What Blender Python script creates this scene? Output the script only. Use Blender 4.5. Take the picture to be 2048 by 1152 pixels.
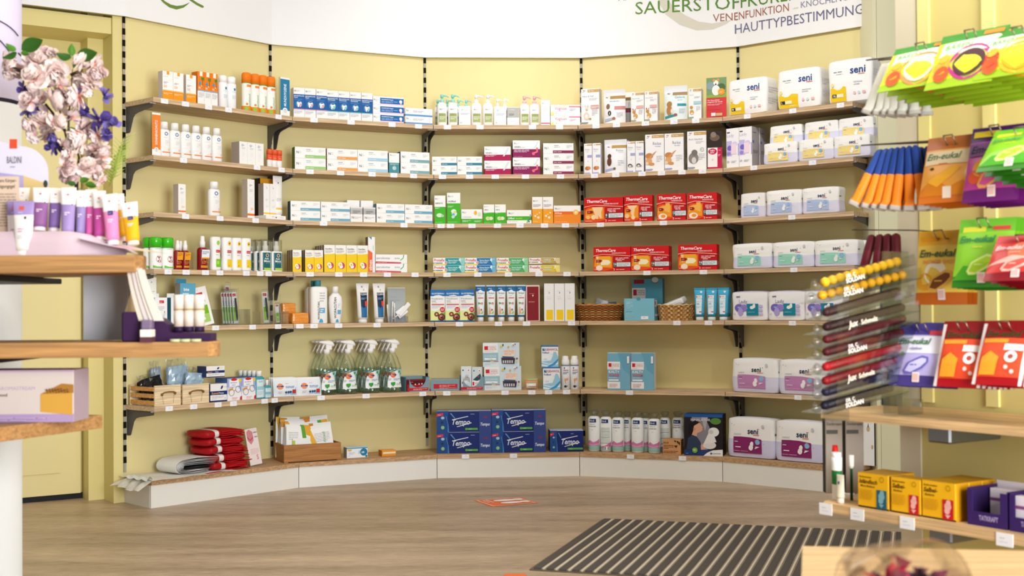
import bpy, math, random
from math import sin, cos, pi, radians
from mathutils import Vector, Matrix, Euler
random.seed(7)
SC = bpy.context.scene
for o in list(bpy.data.objects): bpy.data.objects.remove(o)
# ---------------------------------------------------------------- camera
FPX, CAMH, YAW, PITCH, ROLL = 2523.8, .8328, .0106, .0144, -.0072
_f = Vector((sin(YAW)*cos(PITCH), cos(YAW)*cos(PITCH), sin(PITCH)))
_r = Vector((cos(YAW), -sin(YAW), 0)); _u = _r.cross(_f)
CR = _r*cos(ROLL)+_u*sin(ROLL); CU = _u*cos(ROLL)-_r*sin(ROLL); CF = _f
cam = bpy.data.objects.new('camera', bpy.data.cameras.new('camera')); SC.collection.objects.link(cam)
cam.data.sensor_width = 36; cam.data.lens = FPX*36/2048; cam.data.clip_start = .05
cam.matrix_world = Matrix(((CR.x, CU.x, -CF.x, 0), (CR.y, CU.y, -CF.y, 0), (CR.z, CU.z, -CF.z, CAMH), (0, 0, 0, 1)))
cam.data.dof.use_dof = True; cam.data.dof.focus_distance = 6.25; cam.data.dof.aperture_fstop = 6.3
SC.camera = cam
# ---------------------------------------------------------------- light
W = bpy.data.worlds.new('world'); SC.world = W; W.use_nodes = True
W.node_tree.nodes['Background'].inputs[0].default_value = (.95, .97, 1, 1)
W.node_tree.nodes['Background'].inputs[1].default_value = .34
def area(name, loc, aim, size, power, col=(1, 1, 1), spread=180, sy=None):
    l = bpy.data.lights.new(name, 'AREA'); l.energy = power; l.color = col; l.size = size
    if sy: l.shape = 'RECTANGLE'; l.size_y = sy
    l.spread = radians(spread)
    o = bpy.data.objects.new(name, l); SC.collection.objects.link(o); o.location = loc
    o.rotation_euler = (Vector(aim)-Vector(loc)).to_track_quat('-Z', 'Y').to_euler()
    return o
WARM = (1, .93, .82)
area('ceiling_spot_a', (-.75, 4.75, 2.66), (-1.05, 5.75, 1.2), .16, 2.0, WARM, 120)
area('ceiling_spot_b', (.1, 5.35, 2.66), (.1, 6.3, 1.9), .12, 4.4, (1, .98, .97), 115)
area('ceiling_spot_c', (.8, 4.55, 2.66), (1.25, 6.0, 1.5), .14, 8, (1, .98, .96), 110)
area('ceiling_spot_d', (.75, 2.3, 2.66), (1.0, 2.8, .8), .2, 13, WARM, 140)
area('ceiling_spot_e', (-.5, 1.7, 2.66), (-.9, 2.7, .8), .25, 6, WARM, 140)
area('shop_window', (1.75, -.7, 1.15), (-.7, 5.6, .55), 1.7, 225, (.95, .975, 1), 150, 2.0)
area('ceiling_panel', (-.2, 3.4, 2.66), (-.2, 3.4, 0), 2.0, 20, (1, .985, .97), 170, 1.4)
vs = SC.view_settings; vs.view_transform = 'Standard'; vs.look = 'None'; vs.exposure = -.3; vs.gamma = 1; vs.use_curve_mapping = False
SC.cycles.max_bounces = 8; SC.cycles.transparent_max_bounces = 24; SC.cycles.caustics_reflective = False; SC.cycles.caustics_refractive = False
SC.cycles.use_denoising = True; SC.cycles.sample_clamp_indirect = 5

# ---------------------------------------------------------------- survey helpers
def ray(x, y): return (CF*FPX + CR*(x-1024) - CU*(y-576))/FPX
def at(x, y, D):                                   # the point at world depth D
    v = ray(x, y); v = v*(D/v.y); return Vector((v.x, v.y, v.z+CAMH))
PA = [.8543, .4357, .0392, -.3364, -.7307]           # bay headings
BW = .8
BP = [None]*6; BP[2] = Vector((-.3684, 6.4063))
def U(k): return Vector((cos(PA[k]), sin(PA[k])))
def N(k): return Vector((sin(PA[k]), -cos(PA[k])))   # towards the room
BP[3] = BP[2]+BW*U(2); BP[4] = BP[3]+BW*U(3); BP[5] = BP[4]+BW*U(4); BP[1] = BP[2]-BW*U(1); BP[0] = BP[1]-BW*U(0)
RZ = [None, 1.725, 1.481, 1.2398, 1.0, .7578, .4199, .1144]; ZF = 2.0969
SD, SD7 = .2235, .2678
def on_bay(k, px, py, off):                          # where a sight line meets the vertical plane 'off' in front of bay k's back
    v = ray(px, py); n = N(k); b = BP[k]+n*off
    t = (b.x*n.x+b.y*n.y)/(v.x*n.x+v.y*n.y); p = v*t
    s = (p.x-BP[k].x)*U(k).x+(p.y-BP[k].y)*U(k).y
    return s, p.z+CAMH
def bay(k, s, off, z=0):
    p = BP[k]+U(k)*s+N(k)*off; return Vector((p.x, p.y, z))

# ---------------------------------------------------------------- materials
def lin(h):
    if len(h) == 3: h = ''.join(c*2 for c in h)
    v = [int(h[i:i+2], 16)/255 for i in (0, 2, 4)]
    return tuple(c/12.92 if c <= .04045 else ((c+.055)/1.055)**2.4 for c in v)
MC = {}
def mat(key):
    if key in MC: return MC[key]
    m = bpy.data.materials.new('m_'+key.replace('.', '_')); m.use_nodes = True; nt = m.node_tree; b = nt.nodes['Principled BSDF']
    hexc, _, kind = key.partition('.')
    b.inputs['Base Color'].default_value = (*lin(hexc), 1)
    b.inputs['Roughness'].default_value = {'': .5, 'g': .22, 'k': .8, 'm': .35, 'w': .55, 's': .5}.get(kind, .5)
    b.inputs['Specular IOR Level'].default_value = .5 if kind in ('g', 'm') else .22
    def N_(t): return nt.nodes.new(t)
    if kind == 'm': b.inputs['Metallic'].default_value = .9
    if kind == 's': b.inputs['Subsurface Weight'].default_value = .15
    if kind in ('w', 'v'):                            # wood: stretched noise along x (w) or along z (v)
        tc = N_('ShaderNodeTexCoord'); mp = N_('ShaderNodeMapping'); no = N_('ShaderNodeTexNoise'); cr = N_('ShaderNodeValToRGB')
        mp.inputs['Scale'].default_value = (3, 60, 90) if kind == 'w' else (60, 60, 4)
        no.inputs['Scale'].default_value = 1.6; no.inputs['Detail'].default_value = 5; no.inputs['Distortion'].default_value = .6
        c = lin(hexc)
        cr.color_ramp.elements[0].position = .34; cr.color_ramp.elements[1].position = .68
        cr.color_ramp.elements[0].color = (*[x*.66 for x in c], 1); cr.color_ramp.elements[1].color = (*[min(1, x*1.12) for x in c], 1)
        nt.links.new(tc.outputs['Object'], mp.inputs[0]); nt.links.new(mp.outputs[0], no.inputs[0])
        nt.links.new(no.outputs[0], cr.inputs[0]); nt.links.new(cr.outputs[0], b.inputs[0])
    if kind in ('c', 'f'):                            # clear acrylic / thin film
        tr = N_('ShaderNodeBsdfTransparent'); gl = N_('ShaderNodeBsdfGlossy'); mx = N_('ShaderNodeMixShader'); lw = N_('ShaderNodeLayerWeight')
        lw.inputs[0].default_value = .25 if kind == 'c' else .35
        gl.inputs['Roughness'].default_value = .08 if kind == 'c' else .18
        tr.inputs[0].default_value = (*lin(hexc), 1)
        ma = N_('ShaderNodeMath'); ma.operation = 'MULTIPLY_ADD'; ma.inputs[1].default_value = .45 if kind == 'c' else .3; ma.inputs[2].default_value = .025 if kind == 'c' else .04
        nt.links.new(lw.outputs['Fresnel'], ma.inputs[0]); nt.links.new(ma.outputs[0], mx.inputs[0])
        nt.links.new(tr.outputs[0], mx.inputs[1]); nt.links.new(gl.outputs[0], mx.inputs[2])
        nt.links.new(mx.outputs[0], nt.nodes['Material Output'].inputs[0])
    MC[key] = m; return m

# ---------------------------------------------------------------- mesh builder
class G:
    def __init__(s): s.v = []; s.f = []; s.m = []; s.sm = []; s.names = []
    def mi(s, c):
        if c not in s.names: s.names.append(c)
        return s.names.index(c)
    def poly(s, pts, c, sm=False):
        n = len(s.v); s.v += [tuple(p) for p in pts]; s.f.append(tuple(range(n, n+len(pts)))); s.m.append(s.mi(c)); s.sm.append(sm)
    def rings(s, R, cols, cap0=None, cap1=None, sm=True, closed=True):
        n0 = len(s.v); k = len(R[0])
        for r in R: s.v += [tuple(p) for p in r]
        for i in range(len(R)-1):
            c = cols if isinstance(cols, str) else cols[i]
            for j in range(k if closed else k-1):
                a = n0+i*k+j; b = n0+i*k+(j+1) % k
                s.f.append((a, b, b+k, a+k)); s.m.append(s.mi(c)); s.sm.append(sm)
        if cap0: s.f.append(tuple(n0+j for j in reversed(range(k)))); s.m.append(s.mi(cap0)); s.sm.append(False)
        if cap1: n = n0+(len(R)-1)*k; s.f.append(tuple(n+j for j in range(k))); s.m.append(s.mi(cap1)); s.sm.append(False)
    def box(s, x0, x1, y0, y1, z0, z1, c, cv=0, ct=None):
        q = min(cv, (x1-x0)/3, (y1-y0)/3, (z1-z0)/3)
        if q <= 0:
            R = [[(x0, y0, z), (x1, y0, z), (x1, y1, z), (x0, y1, z)] for z in (z0, z1)]
            s.rings(R, c, c, ct or c, False); return
        def ring(z, i): return [(x0+q, y0+i, z), (x1-q, y0+i, z), (x1-i, y0+q, z), (x1-i, y1-q, z), (x1-q, y1-i, z), (x0+q, y1-i, z), (x0+i, y1-q, z), (x0+i, y0+q, z)]
        s.rings([ring(z0, q*.7), ring(z0+q, 0), ring(z1-q, 0), ring(z1, q*.7)], [c, c, ct or c], c, ct or c, False)
    def lathe(s, prof, c, n=20, q=1, p=2, cx=0, cy=0, cap0=True, cap1=True, sm=True):   # prof (r, z); q depth ratio; p superellipse power
        R = []
        for r, z in prof:
            ring = []
            for j in range(n):
                t = 2*pi*(j+.5)/n; a, b = sin(t), -cos(t)
                e = (abs(a)**p+abs(b)**p)**(-1/p)
                ring.append((cx+a*e*r, cy+b*e*r*q, z))
            R.append(ring)
        c0 = c if isinstance(c, str) else c[0]; c1 = c if isinstance(c, str) else c[-1]
        s.rings(R, c, c0 if cap0 else None, c1 if cap1 else None, sm)
    def tube(s, path, r, c, n=6, caps=True):
        P = [Vector(p) for p in path]; R = []
        rr = r if isinstance(r, (list, tuple)) else [r]*len(P)
        t0 = None
        for i, p in enumerate(P):
            t = (P[min(i+1, len(P)-1)]-P[max(i-1, 0)]).normalized()
            if t0 is None:
                a = t.cross(Vector((0, 0, 1))) if abs(t.z) < .9 else t.cross(Vector((1, 0, 0)))
            else: a = a-t*a.dot(t)
            a.normalize(); b = t.cross(a); t0 = t
            R.append([p+(a*cos(2*pi*j/n)+b*sin(2*pi*j/n))*rr[i] for j in range(n)])
        s.rings(R, c, c if caps else None, c if caps else None)
    def ball(s, c0, r, c, n=10, sq=(1, 1, 1)):
        R = []
        for i in range(n//2+1):
            ph = pi*i/(n//2); rr = max(sin(ph), 1e-3)
            R.append([(c0[0]+r*sq[0]*rr*cos(2*pi*j/n), c0[1]+r*sq[1]*rr*sin(2*pi*j/n), c0[2]-r*sq[2]*cos(ph)) for j in range(n)])
        s.rings(R, c, c, c)
    def grid(s, P, c, sm=True):                        # P[i][j] points; c colour or function(i,j)
        n0 = len(s.v); nj = len(P[0])
        for r in P: s.v += [tuple(p) for p in r]
        for i in range(len(P)-1):
            for j in range(nj-1):
                s.f.append((n0+i*nj+j, n0+i*nj+j+1, n0+(i+1)*nj+j+1, n0+(i+1)*nj+j)); s.m.append(s.mi(c if isinstance(c, str) else c(i, j))); s.sm.append(sm)
    def xf(s, M, start=0):
        for i in range(start, len(s.v)): s.v[i] = tuple(M @ Vector(s.v[i]))
    def mesh(s, name):
        me = bpy.data.meshes.new(name); me.from_pydata(s.v, [], s.f)
        for c in s.names: me.materials.append(mat(c))
        me.polygons.foreach_set('material_index', s.m); me.polygons.foreach_set('use_smooth', s.sm); me.update(); return me
    def build(s, name, parent=None, loc=(0, 0, 0), rz=0):
        return put(name, s.mesh(name), parent, loc, rz)
def put(name, data, parent=None, loc=(0, 0, 0), rz=0):
    o = bpy.data.objects.new(name, data); SC.collection.objects.link(o); o.location = loc; o.rotation_euler = (0, 0, rz)
    if parent: o.parent = parent
    return o
LABELS = set()
def tag(o, label, cat, group=None, kind=None):
    o['label'] = label; o['category'] = cat
    if group: o['group'] = group
    if kind: o['kind'] = kind
    return o
def thing(name, label, cat, loc=(0, 0, 0), rz=0, group=None):
    return tag(put(name, None, None, loc, rz), label, cat, group)
def struct(o): o['kind'] = 'structure'; return o

# ---------------------------------------------------------------- lettering and printed graphics
TC = {}
def txt(s, style=''):
    key = (s, 'b' in style, 'i' in style)
    if key not in TC:
        cu = bpy.data.curves.new('t', 'FONT'); cu.body = s; cu.resolution_u = 2; cu.fill_mode = 'FRONT'
        cu.offset = .018 if key[1] else 0; cu.shear = .25 if key[2] else 0
        ob = bpy.data.objects.new('t', cu); SC.collection.objects.link(ob)
        dg = bpy.context.evaluated_depsgraph_get(); me = ob.evaluated_get(dg).to_mesh()
        V = [(v.co.x/.7, v.co.y/.7) for v in me.vertices]; Fc = [tuple(p.vertices) for p in me.polygons]
        ob.evaluated_get(dg).to_mesh_clear(); bpy.data.objects.remove(ob); bpy.data.curves.remove(cu)
        x0 = min([v[0] for v in V] or [0]); V = [(a-x0, b) for a, b in V]
        TC[key] = (V, Fc, max([v[0] for v in V] or [1]))
    return TC[key]
def clip(P, ax, t, sg):
    out = []
    for i in range(len(P)):
        a, b = P[i-1], P[i]; da, db = sg*(a[ax]-t), sg*(b[ax]-t)
        if (da < 0) != (db < 0): q = da/(da-db); out.append((a[0]+(b[0]-a[0])*q, a[1]+(b[1]-a[1])*q))
        if db >= 0: out.append(b)
    return out
def deco(g, F, w, h, items, nx=1, e0=.0004):
    for i, it in enumerate(items):
        e = e0+.00022*i; k = it[0]
        if k == 'r':
            _, a, b, c, d, col = it
            n = max(1, round(nx*abs(c-a))) if nx > 1 else 1; m = max(1, round(nx*.6*abs(d-b))) if nx > 1 else 1
            g.grid([[F(a+(c-a)*x/n, b+(d-b)*y/m, e) for x in range(n+1)] for y in range(m+1)], col)
        elif k == 'e':
            _, a, b, r, col = it[:5]; asp = it[5] if len(it) > 5 else 1
            g.poly([F(a+r*cos(t*pi/10), b+r*asp*sin(t*pi/10)*w/h, e) for t in range(20)], col)
        elif k == 'o':                                # ring
            _, a, b, r, r2, col = it
            P = [[F(a+q*cos(t*pi/12), b+q*sin(t*pi/12)*w/h, e) for t in range(25)] for q in (r2, r)]
            g.grid(P, col)
        elif k == 'p' and nx > 1:
            us = [p[0] for p in it[1]]; vv = [p[1] for p in it[1]]; m = max(2, round(nx*.6))
            for i0 in range(math.floor(min(us)*nx), math.ceil(max(us)*nx)):
                A = clip(clip(it[1], 0, i0/nx, 1), 0, (i0+1)/nx, -1)
                for j0 in range(math.floor(min(vv)*m), math.ceil(max(vv)*m)):
                    Q = clip(clip(A, 1, j0/m, 1), 1, (j0+1)/m, -1)
                    if len(Q) > 2: g.poly([F(x, y, e) for x, y in Q], it[2], True)
        elif k == 'p': g.poly([F(x, y, e) for x, y in it[1]], it[2])
        elif k == 'l':                                # lines of small print
            _, a, b, c, n, col = it[:6]; dv = it[6] if len(it) > 6 else .035
            rr = random.Random(len(items)*7+i)
            for q in range(n):
                x = a; end = a+(c-a)*(1 if q < n-1 else rr.uniform(.5, .9))
                while x < end-.01:
                    x2 = min(end, x+rr.uniform(.06, .2)); y = b-q*dv
                    g.poly([F(x, y, e), F(x2, y, e), F(x2, y+dv*.45, e), F(x, y+dv*.45, e)], col); x = x2+.018
        elif k == 't':
            _, s, a, b, c, ch, col = it[:7]; st = it[7] if len(it) > 7 else ''
            V, Fc, L = txt(s, st); sc = ch*h
            if 'v' in st:                             # reads upwards; c is the top end, ch the cap height as a share of the width
                sc = ch*w; sx = min(sc, (c-b)*h/L)
                pts = [F(a-y*sc/w, b+x*sx/h, e) for x, y in V]
            else:
                sx = min(sc, (c-a)*w/L)
                pts = [F(a+x*sx/w, b+y*sc/h, e) for x, y in V]
            n0 = len(g.v); g.v += [tuple(p) for p in pts]; mi = g.mi(col)
            for f in Fc: g.f.append(tuple(n0+q for q in f)); g.m.append(mi); g.sm.append(False)

# ---------------------------------------------------------------- packaging builders: each returns {part: mesh}; '' is the body
def band_cols(B, v):
    for a, b, c in B:
        if a-1e-6 <= v < b-1e-6: return c
    return B[-1][2]
def k_box(w, h, d, D):
    g = G(); q = min(.0012, w*.06, d*.06); B = D['c'] if isinstance(D['c'], list) else [(0, 1, D['c'])]
    vs = sorted({0, 1, *[b[0] for b in B]}); x, y = w/2, d/2
    def ring(z, i): return [(-x+q, -y+i, z), (x-q, -y+i, z), (x-i, -y+q, z), (x-i, y-q, z), (x-q, y-i, z), (-x+q, y-i, z), (-x+i, y-q, z), (-x+i, -y+q, z)]
    R = [ring(0, q*.6)]+[ring(min(max(v*h, q), h-q), 0) for v in vs]+[ring(h, q*.6)]
    cols = [B[0][2]]+[band_cols(B, v) for v in vs[:-1]]+[D.get('t', B[-1][2])]
    f0 = len(g.f); g.rings(R, cols, cols[0], cols[-1], False)
    if 's' in D:  # side colour: print on some cartons, shade put in on the white ones
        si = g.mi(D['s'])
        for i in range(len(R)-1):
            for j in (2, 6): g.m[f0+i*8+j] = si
    if D.get('tab'):
        a, b, th, col = D['tab']; g.box((a-.5)*w, (b-.5)*w, y-.0012, y, h-.001, h+th, col)
    deco(g, lambda u, v, e: ((u-.5)*w, -y-e, v*h), w, h, D.get('f', []))
    if 'R' in D: deco(g, lambda u, v, e: (x+e, -y+u*d, v*h), d, h, D['R'])
    if 'L' in D: deco(g, lambda u, v, e: (-x-e, y-u*d, v*h), d, h, D['L'])
    return {'': g.mesh(D['n'])}
def prof_at(P, v):
    for (r0, z0), (r1, z1) in zip(P, P[1:]):
        if z0 <= v <= z1: return r0+(r1-r0)*((v-z0)/(z1-z0) if z1 > z0 else 0)
    return P[-1][0]
def k_bottle(w, h, d, D):
    hb = h*D.get('hb', .8); q = d/w; p = D.get('sq', 2); P = D['prof']; R0 = w/2; B = D['c'] if isinstance(D['c'], list) else [(0, 1, D['c'])]
    zs = sorted({*[z for _, z in P], *[b[0] for b in B if 0 < b[0] < 1]})
    prof = [(prof_at(P, z)*R0, z*hb) for z in zs]
    g = G(); g.lathe(prof, [band_cols(B, (zs[i]+zs[i+1])/2) for i in range(len(zs)-1)], 24, q, p)
    def F(u, v, e):
        t = (u-.5)*pi*.96; a, b = sin(t), -cos(t); ee = (abs(a)**p+abs(b)**p)**(-1/p); r = prof_at(P, min(max(v, 0), 1))*R0+e*1.6
        return (a*ee*r, b*ee*r*q, v*hb)
    deco(g, F, w*1.5, hb, D.get('f', []), 8, .0006)
    out = {'': g.mesh(D.get('b', 'body'))}
    if 'cap' in D:
        g2 = G(); C = D['cap']; g2.lathe([(r*R0, hb+z*(h-hb)) for r, z in C['prof']], C['c'], 20, C.get('q', q if C.get('same') else 1), 2 if not C.get('same') else p)
        out[C.get('n', 'cap')] = g2.mesh(C.get('n', 'cap'))
    if 'pump' in D:
        c = D['pump']; g2 = G(); H = h-hb; r = R0*.42
        g2.lathe([(r, hb-.001), (r, hb+H*.3), (r*.45, hb+H*.32), (r*.45, hb+H*.55), (r*.75, hb+H*.56), (r*.75, hb+H*.95), (r*.6, hb+H)], c, 14)
        g2.tube([(0, 0, hb+H*.82), (w*.35, 0, hb+H*.84), (w*.62, 0, hb+H*.72), (w*.66, 0, hb+H*.6)], [w*.1, w*.09, w*.06, w*.05], c)
        out['pump'] = g2.mesh('pump')
    if 'over' in D:                                    # clear over-cap
        g2 = G(); g2.lathe([(R0*.99, hb*.86), (R0*.99, h*1.01), (R0*.9, h*1.03)], 'f4f4ee.f', 20, q, p, cap0=False); out['overcap'] = g2.mesh('overcap')
    if 'hang' in D:
        g2 = G(); deco(g2, lambda u, v, e: ((u-.5)*w*.8, -d/2-.003-e-.004*v, hb*.5+v*hb*.4), w*.8, hb*.4, [('r', 0, 0, 1, 1, D['hang'])]+D.get('hangf', []))
        g2.poly([(-w*.4, -d/2-.0028, hb*.5), (-w*.4, -d/2-.0068, hb*.9), (w*.4, -d/2-.0068, hb*.9), (w*.4, -d/2-.0028, hb*.5)], D['hang'])
        out['hang_tag'] = g2.mesh('hang_tag')
    return out
def k_tube(w, h, d, D):                               # squeeze tube standing on its cap
    zc = h*D.get('cz', .1); B = D['c'] if isinstance(D['c'], list) else [(0, 1, D['c'])]; r0 = D.get('r', .42)*w
    def A(v): return r0+(w/2-r0)*v**1.3
    def Bq(v): return max(.0012, d/2*(1-max(0, v-.08)/.92)**.75) if v < .93 else .0012
    def F(u, v, e):
        t = (u-.5)*pi*.98; return (A(v)*sin(t), -Bq(v)*cos(t)-e, zc+v*(h-zc))
    zs = sorted({0, .1, .2, .35, .5, .65, .8, .9, .94, 1, *[b[0] for b in B]})
    g = G(); R = []
    for v in zs: R.append([(A(v)*sin(2*pi*j/20), -Bq(v)*cos(2*pi*j/20), zc+v*(h-zc)) for j in range(20)])
    g.rings(R, [band_cols(B, (zs[i]+zs[i+1])/2) for i in range(len(zs)-1)], B[0][2], B[-1][2])
    deco(g, F, w*1.35, h-zc, D.get('f', []), 8, .0006)
    g2 = G(); rc = D.get('rc', .86)*r0; g2.lathe([(rc, 0), (rc, zc*.94), (rc*.9, zc)], D.get('cc', 'f2f2f0'), 18, min(1, d/2/r0))
    return {'': g.mesh('body'), 'cap': g2.mesh('cap')}
def k_pouch(w, h, d, D):
    B = D['c'] if isinstance(D['c'], list) else [(0, 1, D['c'])]; st = D.get('seal', .09)
    def T(u, v):
        a = max(0., sin(pi*min(max(u, 0), 1)))**.6; b = 1 if D.get('stand') and v < .1 else min(1, (1-v-st)/.55)**.7 if v < 1-st else 0
        if not D.get('stand'): b = min(b, min(1, max(0, v-.05)/.3)**.7)
        return .0008+d/2*a*max(0, b)
    def F(u, v, e): return ((u-.5)*w, -T(u, v)-e, v*h)
    n, m = 12, 14; zs = sorted({*[i/m for i in range(m+1)], *[b[0] for b in B]})
    g = G()
    for sgn in (1, -1):
        P = [[((i/n-.5)*w, -sgn*T(i/n, v), v*h) for i in (range(n+1) if sgn > 0 else range(n, -1, -1))] for v in zs]
        g.grid(P, lambda i, j: band_cols(B, (zs[i]+zs[i+1])/2) if sgn > 0 or 'bk' not in D else D['bk'])
    for i in range(n):
        if D.get('stand'): g.poly([((i/n-.5)*w, -T(i/n, 0), 0), ((i/n-.5)*w, T(i/n, 0), 0), (((i+1)/n-.5)*w, T((i+1)/n, 0), 0), (((i+1)/n-.5)*w, -T((i+1)/n, 0), 0)], B[0][2])
    deco(g, F, w, h, D.get('f', []), 10, .0007)
    return {'': g.mesh(D['n'])}
def k_soft(w, h, d, D):                               # film wrapped soft pack
    B = D['c'] if isinstance(D['c'], list) else [(0, 1, D['c'])]; x, y = w/2, d/2; puff = D.get('puff', .07); rn = random.Random(len(D['n'])+int(w*999))
    ph = [rn.uniform(0, 6.28) for _ in range(4)]
    def warp(a, b, c):                                # a,b in -1..1, c in 0..1
        cz = 2*c-1; k = 12
        L = (abs(a)**k+abs(b)**k+abs(cz)**k)**(1/k); m_ = max(abs(a), abs(b), abs(cz)); s = m_/L*.75+.25 if L else 1
        X = x*a*s*(1+.02*sin(3*cz+ph[0])); Y = y*b*s*(1+puff*(1-a*a)*(1-cz*cz)); Z = h*(.5+cz*s/2)
        if c > .9: Z += h*.03*(1-a*a)*(1-b*b)*(c-.9)/.1*D.get('dome', 1)
        if c < .02: Z = max(Z, 0)
        wr = .0012*sin(cz*26+ph[1]+1.5*a)*(1-a*a)*(.3+.7*abs(sin(2.3*cz+ph[2])))
        return (X, Y+wr*(1 if b > 0 else -1 if b < -.9 else 0), max(0, Z))
    n = 12; zs = sorted({*[i/n for i in range(n+1)], *[b[0] for b in B]})
    g = G(); peri = [(-1+2*i/n, -1) for i in range(n)]+[(1, -1+2*i/n) for i in range(n)]+[(1-2*i/n, 1) for i in range(n)]+[(-1, 1-2*i/n) for i in range(n)]
    g.rings([[warp(a, b, v) for a, b in peri] for v in zs], [band_cols(B, (zs[i]+zs[i+1])/2) for i in range(len(zs)-1)])
    g.grid([[warp(-1+2*i/n, -1+2*j/n, 1) for i in range(n+1)] for j in range(n+1)], D.get('t', B[-1][2]))
    g.grid([[warp(-1+2*i/n, 1-2*j/n, 0) for i in range(n+1)] for j in range(n+1)], B[0][2])
    def F(u, v, e):
        p = warp(2*u-1, -1, v); return (p[0], p[1]-e, p[2])
    def FR(u, v, e):
        p = warp(1, 2*u-1, v); return (p[0]+e, p[1], p[2])
    deco(g, F, w, h, D.get('f', []), 12, .0022)
    if 'R' in D: deco(g, FR, d, h, D['R'], 8, .002)
    return {'': g.mesh(D['n'])}
KIND = dict(box=k_box, bottle=k_bottle, tube=k_tube, pouch=k_pouch, soft=k_soft)
ORD = 'first second third fourth fifth sixth seventh eighth ninth tenth eleventh twelfth'.split()
def place(parts, name, label, cat, loc, rz, group=None, tilt=None):
    if len(parts) == 1:
        o = put(name, parts[''], None, loc, rz); tag(o, label, cat, group)
    else:
        o = thing(name, label, cat, loc, rz, group)
        for k, me in parts.items(): put(k or 'body', me, o)
    if tilt: o.rotation_euler = Euler((tilt[0], tilt[1], rz))
    return o
ZN = {1: (240, 120, 5.009), 2: (550, 140, 5.485), 3: (850, 160, 5.759), 4: (1150, 140, 5.484), 5: (1440, 90, 4.430), 6: (240, 340, 5.235), 7: (560, 350, 5.484),
      8: (850, 360, 5.759), 9: (1150, 370, 6.0625), 10: (1440, 360, 5.761), 11: (240, 540, 6.0235), 12: (560, 540, 6.4), 13: (850, 550, 6.4), 14: (1140, 540, 6.0235),
      15: (1440, 560, 7.877), 16: (240, 680, 6.0235), 17: (540, 660, 6.0235), 18: (850, 670, 6.206), 19: (1160, 690, 6.4), 20: (1440, 690, 4.608), 21: (200, 820, 5.689),
      22: (460, 820, 5.12), 23: (850, 800, 6.206), 24: (1150, 800, 6.206)}
def zp(z, x, y): X, Y, s = ZN[z]; return X+x/s, Y+y/s
def S(des, z, b, r, back, d, inst, label, cat, group=None, n=1, behind=0, blabel=None, wk=1, hk=1, tilt=None, zoff=0, gap=.003):
    """goods of one design on bay b, row r: measured fronts (x0, x1, top), n to a stack, 'behind' more in depth"""
    D = DES[des]; k = b-1; depth = SD7-.03 if r == 7 else SD; off = depth-back; zr = RZ[r]+zoff
    M = []
    for x0, x1, yt in inst:
        a, t = zp(z, x0, yt), zp(z, x1, yt); s0, _ = on_bay(k, a[0], a[1]+20, off); s1, _ = on_bay(k, t[0], t[1]+20, off)
        _, zt = on_bay(k, (a[0]+t[0])/2, a[1], off); M.append(((s0+s1)/2, s1-s0, (zt-zr)/n))
    w = sum(m[1] for m in M)/len(M)*wk; h = sum(m[2] for m in M)/len(M)*hk
    M2 = [m[0] for m in M]
    for i in range(1, len(M2)):                        # goods that touch stay just apart
        if M2[i]-M2[i-1] < w+.0006: M2[i] = M2[i-1]+w+.0006
    parts = KIND[D['k']](w, h-.0004 if n > 1 else h, d, D); res = []
    for i, s in enumerate(M2):
        for j in range(n):
            for q in range(behind if isinstance(behind, int) else behind[i], -1, -1):
                lab = (label if q == 0 else blabel)
                lab = lab.format(o=ORD[i], k=('lower', 'upper')[j] if n == 2 else ('bottom', 'middle', 'top')[min(j, 2)], q=ORD[q-1] if q else '', N=len(M2))
                res.append(place(parts, D['n'], lab, cat, bay(k, s, off-d/2-q*(d+gap), zr+j*h+.0003), PA[k], group, tilt))
    return res
# ================================================================ the setting
def mitre(off):
    P = []
    for j in range(6):
        if j == 0: P.append(BP[0]+N(0)*off)
        elif j == 5: P.append(BP[5]+N(4)*off)
        else:
            m = (N(j-1)+N(j)).normalized(); P.append(BP[j]+m*(off/m.dot(N(j))))
    return P
S5 = on_bay(4, 1753, 300, 0)[0]                       # the last bay ends at the pillar
def on_floor(x, y):
    v = ray(x, y); t = -CAMH/v.z; return Vector((v.x*t, v.y*t, 0))
YEL = 'eadca0'; YEL2 = 'e4d692'
def noisy(key, scale, amp, bump=0):                   # a faint procedural unevenness on a plain surface
    m = mat(key); nt = m.node_tree; b = nt.nodes['Principled BSDF']; c = b.inputs[0].default_value[:3]
    no = nt.nodes.new('ShaderNodeTexNoise'); no.inputs['Scale'].default_value = scale; no.inputs['Detail'].default_value = 4
    tc = nt.nodes.new('ShaderNodeTexCoord'); cr = nt.nodes.new('ShaderNodeValToRGB')
    cr.color_ramp.elements[0].color = (*[x*(1-amp) for x in c], 1); cr.color_ramp.elements[1].color = (*[min(1, x*(1+amp)) for x in c], 1)
    nt.links.new(tc.outputs['Object'], no.inputs[0]); nt.links.new(no.outputs[0], cr.inputs[0]); nt.links.new(cr.outputs[0], b.inputs[0])
for k_ in (YEL, YEL2): noisy(k_, 3, .03)
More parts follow.
